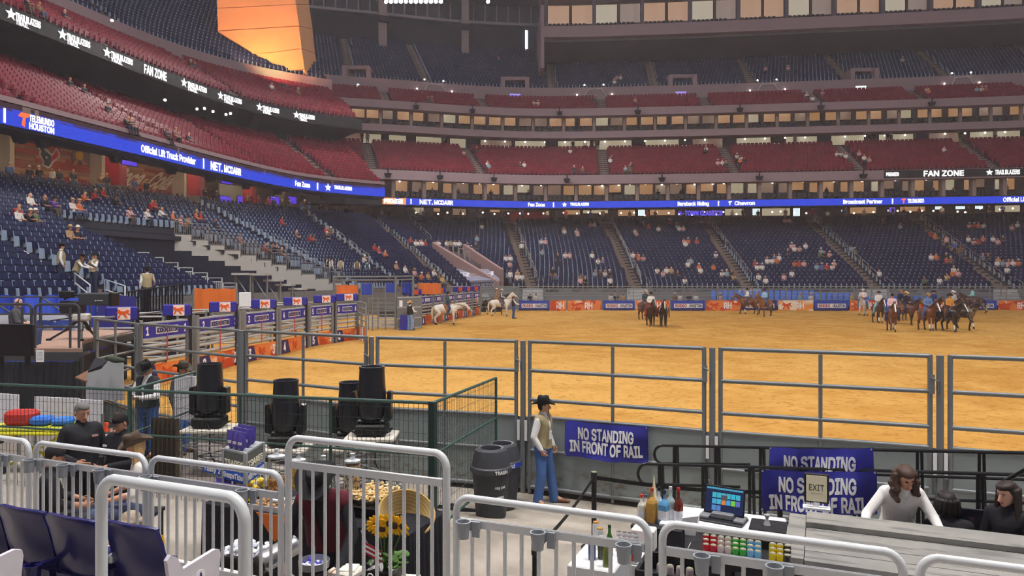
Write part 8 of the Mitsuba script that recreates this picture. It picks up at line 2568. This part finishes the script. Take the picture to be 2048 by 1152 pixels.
crumbs('ice', p + UP * .2, .2, .15, 150, [(226, 230, 240), (240, 242, 248), (200, 206, 220)], g, .03, .09)
g2 = thing('tub_stand', 'black folding stand under the ice tub', 'stand')
add('leg', cat([beam(np.r_[(p + U * s * .2 + V * t_ * .13)[:2], FL], p - U * s * .16 + V * t_ * .13, .025, .025, V) for s in (-1, 1) for t_ in (-1, 1)]), BLACK, g2)
for k, (x, b, z) in enumerate(((557, 5.9, FL + .74), (553, 5.75, FL + .42))):
    p = on_b(x, b, z)
    g = thing('steel_urn', 'brushed steel cylinder lying on the dark rack, ' + ('upper' if k == 0 else 'lower'), 'container')
    ax = unit(U * .35 + UP * .25 + V * .9)
    x_ = unit(np.cross(ax, UP))
    add('body', moved(lathe([(0, -.2), (.09, -.2), (.105, -.17), (.105, .17), (.09, .2), (0, .2)], 24), mat(p, x_, np.cross(ax, x_), ax)), C(196, 198, 200, .25, .8), g, 40)
    add('end_cap', moved(lathe([(0, -.215), (.085, -.215), (.085, -.2)], 24), mat(p, x_, np.cross(ax, x_), ax)), BLACK, g, 40)
    add('rack', cat([beam(np.r_[(p + ax * s * .12)[:2], FL], p + ax * s * .12 - UP * .1, .03, .03, U) for s in (-1, 1)]), BLACK, g)
# ---------------------------------------------------------------- the bar at the right
CZ = 1.5
WD = [M('bar_wood_%d' % k, proc(lambda p, n, uv_, k=k: mix(mix(L3(118, 118, 116), L3(150, 148, 142), fbm(p.x * 3 + k, p.y * 3, 2.0)), L3(92, 92, 92), smoothstep(.55, .75, fbm((p.x * .9225 - p.y * .386) * 2.2, (p.x * .386 + p.y * .9225) * 16, 1.0 + k)) * .6)), .6) for k in range(2)]
BC0, BC1 = at(1583, 1036, 7.35), at(1578, 1118, 6.28)
A0 = ab(BC0)[0] - .02
bar = thing('bar_counter', 'long grey weathered plank bar counter before the curly haired woman', 'bar')
for k, (b0, b1, dz) in enumerate(((7.62, 7.98, .05), (7.22, 7.61, 0), (6.98, 7.21, 0), (6.72, 6.97, 0))):
    add('plank', hexa([uv(A0 + .16, b0, CZ - .05 + dz), uv(4.6, b0, CZ - .05 + dz), uv(4.6, b1, CZ - .05 + dz), uv(A0 + .16, b1, CZ - .05 + dz), uv(A0 + .16, b0, CZ + dz), uv(4.6, b0, CZ + dz), uv(4.6, b1, CZ + dz), uv(A0 + .16, b1, CZ + dz)]), WD[k % 2], bar)
add('end_plank', hexa([uv(A0, 6.72, CZ - .05), uv(A0 + .155, 6.72, CZ - .05), uv(A0 + .155, 7.98, CZ - .05), uv(A0, 7.98, CZ - .05), uv(A0, 6.72, CZ + .01), uv(A0 + .155, 6.72, CZ + .01), uv(A0 + .155, 7.98, CZ + .01), uv(A0, 7.98, CZ + .01)]), WD[1], bar)
add('front', hexa([uv(A0 + .05, 6.8, FL), uv(4.6, 6.8, FL), uv(4.6, 7.9, FL), uv(A0 + .05, 7.9, FL), uv(A0 + .05, 6.8, CZ - .06), uv(4.6, 6.8, CZ - .06), uv(4.6, 7.9, CZ - .06), uv(A0 + .05, 7.9, CZ - .06)]), BLACK, bar)
add('white_shelf', hexa([uv(A0 - .1, 6.35, FL), uv(4.6, 6.35, FL), uv(4.6, 6.78, FL), uv(A0 - .1, 6.78, FL), uv(A0 - .1, 6.35, 1.22), uv(4.6, 6.35, 1.22), uv(4.6, 6.78, 1.22), uv(A0 - .1, 6.78, 1.22)]), C(206, 208, 212, .5), bar)
# white back counter with the till, and the can trough
cc = [on_b(1325, 7.5), on_b(1585, 7.7)]
a0, a1 = ab(cc[0])[0], A0 - .03
wc = thing('white_counter', 'white counter carrying the till screen left of the bar planks', 'counter')
add('top', moved(box(a1 - a0, .62, .05, bev=.015), mat(uv((a0 + a1) / 2, 7.62, 1.42), U, V)), C(228, 230, 232, .35), wc)
add('front', moved(box(a1 - a0 - .06, .5, 1.0), mat(uv((a0 + a1) / 2, 7.66, FL), U, V)), C(206, 208, 212, .5), wc)
p = on_b(1447, 7.62, 1.47)
till = thing('till_screen', 'black touchscreen till showing coloured buttons on the white counter', 'till')
xd = unit(U + V * -.15)
yd = np.cross(UP, xd)
R_ = mat(p, xd, yd)
tl = math.radians(14)
Rs = R_ @ mat((0, 0, .07), [1, 0, 0], [0, math.sin(tl), math.cos(tl)], [0, -math.cos(tl), math.sin(tl)])
add('base', moved(box(.44, .26, .02, (0, -.02, 0), .006), R_), C(40, 40, 44, .4), till)
add('stand', moved(cat([box(.22, .12, .06, (0, 0, .02), .01), box(.06, .05, .2, (0, .05, .04))]), R_), C(120, 122, 126, .4), till)
add('reader', moved(cat([box(.1, .18, .03, (s * .17, -.02, .02), .006) for s in (-1, 1)]), R_), C(126, 128, 132, .4), till)
add('bezel', moved(box(.40, .27, .022, (0, .12, -.022), .006), Rs), BLACK, till)
add('display', moved(box(.375, .245, .002, (0, .12, 0)), Rs), C(20, 26, 46, .2), till, emitter=glow((24, 34, 70), .8))
cols = [(60, 180, 206)] * 6 + [(64, 170, 210), (70, 176, 214), (226, 130, 50), (70, 160, 220), (120, 206, 70), (96, 110, 190)] + [(80, 140, 200), (90, 130, 200)]
for cset in sorted(set(cols)):
    ms = [box(.042, .05, .002, (-.10 + .047 * (i % 6), .165 - .062 * (i // 6), .002)) for i, c in enumerate(cols) if c == cset]
    add('button', moved(cat(ms), Rs), BLACK, till, emitter=glow(cset, .9), label='glowing square buttons')
add('title_bar', moved(box(.36, .018, .002, (0, .228, .002)), Rs), BLACK, till, emitter=glow((90, 190, 220), .6))
mt = thing('black_mat', 'black rubber bar mat on the white counter right of the till', 'mat')
add('mat', moved(box(.34, .34, .008), mat(on_b(1537, 7.6, 1.472), U, V)), C(34, 34, 38, .9), mt)
sj = thing('steel_jigger', 'small white and steel jigger standing on the black mat', 'jigger')
add('cup', lathe([(0, 0), (.035, 0), (.012, .06), (.03, .10), (.026, .10), (0, .06)], 18, on_b(1534, 7.6, 1.482)), C(214, 216, 220, .25, .6), sj, 40)
ex = thing('exit_sign', 'cream exit sign in a black frame standing before the ramp banner', 'sign')
p = on_b(1633, 8.12, 1.54)
xd = unit(U + V * .02)
W2 = mat(p, xd, np.cross(UP, xd))
add('foot', moved(box(.26, .12, .02), W2), WHITE, ex)
add('clip', moved(box(.06, .05, .07), W2), WHITE, ex)
add('frame', moved(box(.235, .03, .30, (0, 0, .06), .008), W2), BLACK, ex)
add('card', moved(box(.195, .004, .262, (0, -.017, .08)), W2), C(226, 218, 188, .6), ex)
add('lettering', moved(text('EXIT', .062, (0, -.0195, .19), [1, 0, 0], UP, width=.14, bold=False, depth=.002), W2), C(40, 38, 36), ex)
add('small_print', moved(box(.11, .002, .004, (0, -.02, .16)), W2), C(160, 150, 130), ex)
# can trough
ct = thing('can_trough', 'dark trough of drink cans below the white counter', 'trough')
q0, q1 = on_b(1398, 6.9, 1.40), on_b(1572, 6.9, 1.40)
add('floor', beam(q0 - U * .1 - UP * .03, q1 - UP * .03, .5, .05), C(30, 30, 32), ct)
add('back', beam(q0 + V * .26 + UP * .02, q1 + V * .26 + UP * .02, .02, .1), C(24, 24, 26), ct)
add('front', beam(q0 - V * .22 + UP * .02, q1 - V * .22 + UP * .02, .02, .1), C(210, 212, 214), ct)
add('leg', cat([beam(np.r_[q[:2], FL], q - UP * .04, .3, .3, U) for q in (q0 + U * .15, q1 - U * .2)]), C(60, 60, 64), ct)
CANS = {'red': (196, 40, 60), 'pink and silver': (206, 190, 190), 'green': (70, 170, 70), 'blue': (120, 180, 220), 'yellow': (220, 196, 30), 'black': (46, 46, 44)}
for n, c in CANS.items():
    group_of('can_' + n.replace(' ', '_'), [('body', lathe([(0, .004), (.024, .004), (.031, .014), (.031, .108), (.027, .118)], 18), C(*c, .3, .2), 40), ('lid', lathe([(.027, .118), (.026, .122), (.023, .119), (0, .119)], 18), C(200, 198, 170, .3, .7), 40)])
seq = ['red', 'red', 'pink and silver', 'pink and silver', 'green', 'green', 'blue', 'blue', None, 'yellow', 'yellow', 'black']
for i, n in enumerate(seq):
    if n:
        for j in range(3):
            p = on_b(1412 + 14.8 * i, 6.74 + .085 * j, 1.40 + .012 * j)
            inst('drink_can', 'can_' + n.replace(' ', '_'), rz(0, p), '%s drink can in the trough, %s line' % (n, ['front', 'middle', 'back'][j]), 'can', 'cans in the trough')
# bottle station
bs = thing('bottle_station', 'white bar station holding the liquor bottles', 'bar station')
c = on_b(1310, 7.1, FL)
add('cabinet', moved(box(.72, .55, .72), mat(c, U, V)), C(216, 218, 220, .5), bs)
add('ledge', moved(box(.5, .34, .03), mat(c + V * .3 + UP * 1.0 - U * .02, U, V)), C(40, 40, 44), bs)
add('riser', moved(box(.46, .3, .3), mat(c + V * .3 + UP * .70, U, V)), C(60, 60, 64), bs)
add('tray', moved(box(.7, .4, .02), mat(c - V * .12 + UP * .72, U, V)), C(70, 72, 70, .4), bs)
add('white_scoop', moved(hexa([(-.03, 0, 0), (.03, 0, 0), (.03, .2, 0), (-.03, .2, 0), (-.05, 0, .06), (.05, 0, .06), (.04, .2, .09), (-.04, .2, .09)]), mat(c + U * .36 - V * .1 + UP * .86, U, V)), WHITE, bs)
add('white_tub', moved(hexa([(-.05, -.05, 0), (.05, -.05, 0), (.05, .05, 0), (-.05, .05, 0), (-.08, -.06, .16), (.08, -.06, .2), (.08, .06, .2), (-.08, .06, .16)]), mat(c + U * .30 + V * .26 + UP * .98, U, V)), WHITE, bs)
BZ = FL + 1.03
BOT = [(1283, (222, 220, 206), (210, 60, 40), .26, .042, 'clear bottle of white liquor with a red cap, leftmost on the station'), (1292, (214, 214, 210), (70, 90, 130), .25, .042, 'clear bottle with a blue cap beside the red capped one'), (1304, (196, 150, 76), (200, 70, 40), .34, .062, 'amber square bottle with an orange cap'),
       (1318, (196, 208, 214), (30, 40, 30), .34, .044, 'clear slim bottle with a dark cap behind the amber one'), (1329, (96, 160, 206), (30, 50, 90), .33, .064, 'pale blue square bottle with a white label'), (1341, (176, 196, 196), (232, 232, 232), .36, .05, 'clear tall bottle with a white cap'), (1357, (110, 44, 30), (196, 40, 40), .37, .046, 'dark red brown bottle with a red cap, rightmost on the station')]
for k, (x, c_, cap, h, rr, lab) in enumerate(BOT):
    p = on_b(x, 7.42 + .05 * (k % 2), BZ)
    g = thing('liquor_bottle', lab, 'bottle')
    add('glass', lathe([(0, 0), (rr, 0), (rr, h * .56), (rr * .75, h * .64), (.014, h * .74), (.013, h * .93), (0, h * .93)], 4 if 'square' in lab else 18, p), C(*c_, .12), g, False if 'square' in lab else 40)
    add('cap', lathe([(.016, h * .9), (.017, h), (0, h)], 14, p), C(*cap, .4), g, 40)
    if k in (4, 6, 5, 0):
        add('label', lathe([(rr * 1.02, h * .12), (rr * 1.02, h * .40)], 4 if 'square' in lab else 18, p), C(226, 228, 232, .5), g)
for k, (x, lab) in enumerate(((1308, 'pale paper cone standing behind the bottles'),)):
    g = thing('paper_cone', lab, 'cone')
    add('sheet', lathe([(.05, 0), (.0, .42)], 4, on_b(x, 7.66, BZ)), C(226, 212, 176, .7), g)
    add('holder', moved(box(.12, .1, .02), mat(on_b(x, 7.66, BZ - .02), U, V)), DARK, g)
cb = thing('carton_stack', 'white carton box behind the striped cans', 'box')
add('box', moved(box(.22, .16, .2, bev=.01), mat(on_b(1288, 7.0, 1.30), U, V)), C(226, 226, 222), cb)
group_of('can_striped', [('body', lathe([(0, .004), (.026, .004), (.031, .014), (.031, .15), (.026, .162)], 16), C(226, 226, 226, .3, .3), 40), ('band', lathe([(.0315, .03), (.0315, .11)], 16), C(206, 90, 60, .4), 40)])
for i in range(4):
    for j in range(4):
        inst('striped_can', 'can_striped', rz(0, on_b(1238 + 11 * i, 6.55 + .07 * j, 1.32 + .012 * j)), 'white can with an orange band on the station shelf, %s line' % ['front', 'second', 'third', 'rear'][j], 'can', 'striped cans on the bar station')
add('can_shelf', moved(box(.36, .36, .92), mat(on_b(1255, 6.68, FL), U, V)), C(214, 216, 218), bs)
for k, (x, b, h, c_, cap, lab) in enumerate(((1184, 5.7, .19, (60, 84, 150), (206, 210, 214), 'tall blue can at the front of the low beer display'), (1203, 5.75, .20, (84, 84, 60), (190, 196, 200), 'tall olive can in the low beer display'), (1200, 5.95, .2, (220, 222, 222), (214, 170, 90), 'white can with a gold top in the low beer display'), (1192, 6.1, .2, (226, 226, 226), (220, 160, 90), 'white can behind in the low beer display'),
                                             (1219, 5.85, .27, (60, 110, 50), (40, 80, 40), 'green bottle in the low beer display'), (1213, 5.6, .24, (110, 120, 60), (200, 200, 190), 'olive green bottle in the low beer display'))):
    p = on_b(x, b + .55, FL + 1.02)
    g = thing('beer_can' if 'can' in lab else 'beer_bottle', lab, 'can' if 'can' in lab else 'bottle')
    add('body', lathe([(0, 0), (.032, 0), (.033, .02), (.033, h * .85), (.028, h * .93)] if 'can' in lab else [(0, 0), (.032, 0), (.032, h * .55), (.013, h * .75), (.012, h * .95)], 18, p), C(*c_, .25), g, 40)
    add('top', lathe([(.029, h * .93), (.026, h), (0, h * .99)] if 'can' in lab else [(.014, h * .93), (.014, h), (0, h)], 14, p), C(*cap, .3, .4), g, 40)
bd = thing('beer_display', 'low white display block under the beer cans', 'display')
add('block', moved(box(.42, .7, 1.02, bev=.01), mat(on_b(1203, 6.4, FL), U, V)), C(214, 216, 218, .5), bd)
add('label', moved(box(.3, .01, .3, (0, 0, .2)), mat(on_b(1203, 6.045, FL + .4), U, V)), C(190, 196, 206), bd)
bin2 = thing('open_cooler', 'dark open cooler with a few pink cans under the front rail', 'cooler')
p = on_b(1345, 6.15, FL)
add('shell', moved(cat([box(.5, .03, 1.12, (0, -.22, 0)), box(.5, .03, 1.12, (0, .22, 0)), box(.03, .44, 1.12, (-.25, 0, 0)), box(.03, .44, 1.12, (.25, 0, 0)), box(.5, .44, .98)]), mat(p, U, V)), C(24, 24, 26), bin2)
for i in range(4):
    inst('pink_can', 'can_pink_and_silver', rz(0, p + U * (-.1 + .08 * i) + UP * .99), 'pink and silver can standing in the open cooler', 'can', 'cans in the open cooler')
# people at the bar
f = Fig('woman with curly brown hair in a white turtleneck leaning over the bar counter', floor_at(1792, 7.55), 170, .98, (206, 150, 124), 2, yaw=14, pitch=30, roll=8, female=True, chest=(0, .10, 1.26), neck=(0, .20, 1.41), head=(0, .28, 1.545), shR=(.17, .16, 1.35), shL=(-.17, .16, 1.35), elR=(.36, .26, 1.16), elL=(-.26, .30, 1.16), wrR=(.44, .48, 1.12), wrL=(-.24, .50, 1.12))
f.face(brow=(60, 44, 36), lip=(160, 74, 76)); f.shirt((228, 226, 224), e=.03); f.trousers((50, 50, 60)); f.boots(); f.hair((70, 48, 38), 'curly')
f.put('trim', cat([box(.008, .006, .18, (.06 + .02 * s, .225, 1.22)) for s in (0, 1)]), C(206, 160, 130))
f = Fig('woman with long dark hair in a black top at the edge of the view', floor_at(2025, 7.1), 118, .98, (216, 166, 142), 2, yaw=-10, pitch=12, female=True, pelvis=(0, 0, .80), chest=(0, .04, 1.12), neck=(0, .06, 1.30), head=(0, .10, 1.45), shR=(.17, .05, 1.24), shL=(-.17, .05, 1.24), elR=(.22, .1, .98), elL=(-.22, .1, .98), wrR=(.12, .3, 1.0), wrL=(-.12, .3, 1.0), hipR=(.09, .02, .78), hipL=(-.09, .02, .78), knR=(.12, .36, .62), knL=(-.12, .36, .62), anR=(.12, .3, .22), anL=(-.12, .3, .22), toeR=(.13, .44, .18), toeL=(-.13, .44, .18))
f.face(brow=(50, 36, 30), lip=(176, 90, 90)); f.shirt((28, 28, 34), e=.02); f.trousers((34, 34, 40)); f.boots((30, 30, 30)); f.hair((40, 28, 24), 'long')
f = Fig('dark haired person seen from behind at the laptop behind the bar counter', floor_at(1896, 7.3), -10, .98, (190, 136, 110), 1, pelvis=(0, 0, .62), chest=(0, .0, .93), neck=(0, .02, 1.12), head=(0, .05, 1.27), shR=(.175, .0, 1.06), shL=(-.175, .0, 1.06), elR=(.23, .08, .8), elL=(-.23, .08, .8), wrR=(.12, .3, .9), wrL=(-.12, .3, .9), hipR=(.09, .02, .6), hipL=(-.09, .02, .6), knR=(.12, .4, .6), knL=(-.12, .4, .6), anR=(.12, .36, .16), anL=(-.12, .36, .16), toeR=(.13, .5, .1), toeL=(-.13, .5, .1))
f.shirt((30, 30, 36)); f.trousers((34, 34, 40)); f.boots((30, 30, 30)); f.hair((30, 24, 24), 'bob')
for x, Y, h, lab in ((2025, 7.1, .70, 'black stool under the woman with long dark hair'), (1896, 7.3, .52, 'black stool under the person at the laptop')):
    p = floor_at(x, Y)
    g = thing('bar_stool', lab, 'stool')
    add('seat', lathe([(0, h - .04), (.17, h - .04), (.17, h), (0, h)], 20, p), BLACK, g, 40)
    add('leg', cat([beam(p + [math.cos(a) * .2, math.sin(a) * .2, 0], p + [math.cos(a) * .12, math.sin(a) * .12, h - .03], .025, .025, [1, 0, .1]) for a in (.8, 2.4, 4, 5.5)]), BLACK, g)
lp = thing('laptop', 'black laptop open behind the bar counter beside the dark haired person', 'laptop')
p = on_b(1930, 8.35, 1.34)
L_ = mat(p, U, V)
add('base', moved(box(.34, .24, .02, (0, .0, 0), .004), L_), BLACK, lp)
add('lid', moved(box(.36, .016, .25, (0, .13, .02), .004), L_), C(30, 32, 40, .3), lp)
add('screen', moved(box(.34, .004, .22, (0, .12, .035)), L_), C(16, 22, 40, .15), lp)
lt = thing('laptop_table', 'small black table under the laptop', 'table')
add('top', moved(box(.8, .4, .04, bev=.006), mat(on_b(1930, 8.35, 1.3), U, V)), BLACK, lt)
add('leg', cat([beam(np.r_[(on_b(1930, 8.35) + U * a + V * b)[:2], fz(8.35)], on_b(1930, 8.35, 1.3) + U * a + V * b, .04, .04, U) for a in (-.35, .35) for b in (-.15, .15)]), BLACK, lt)
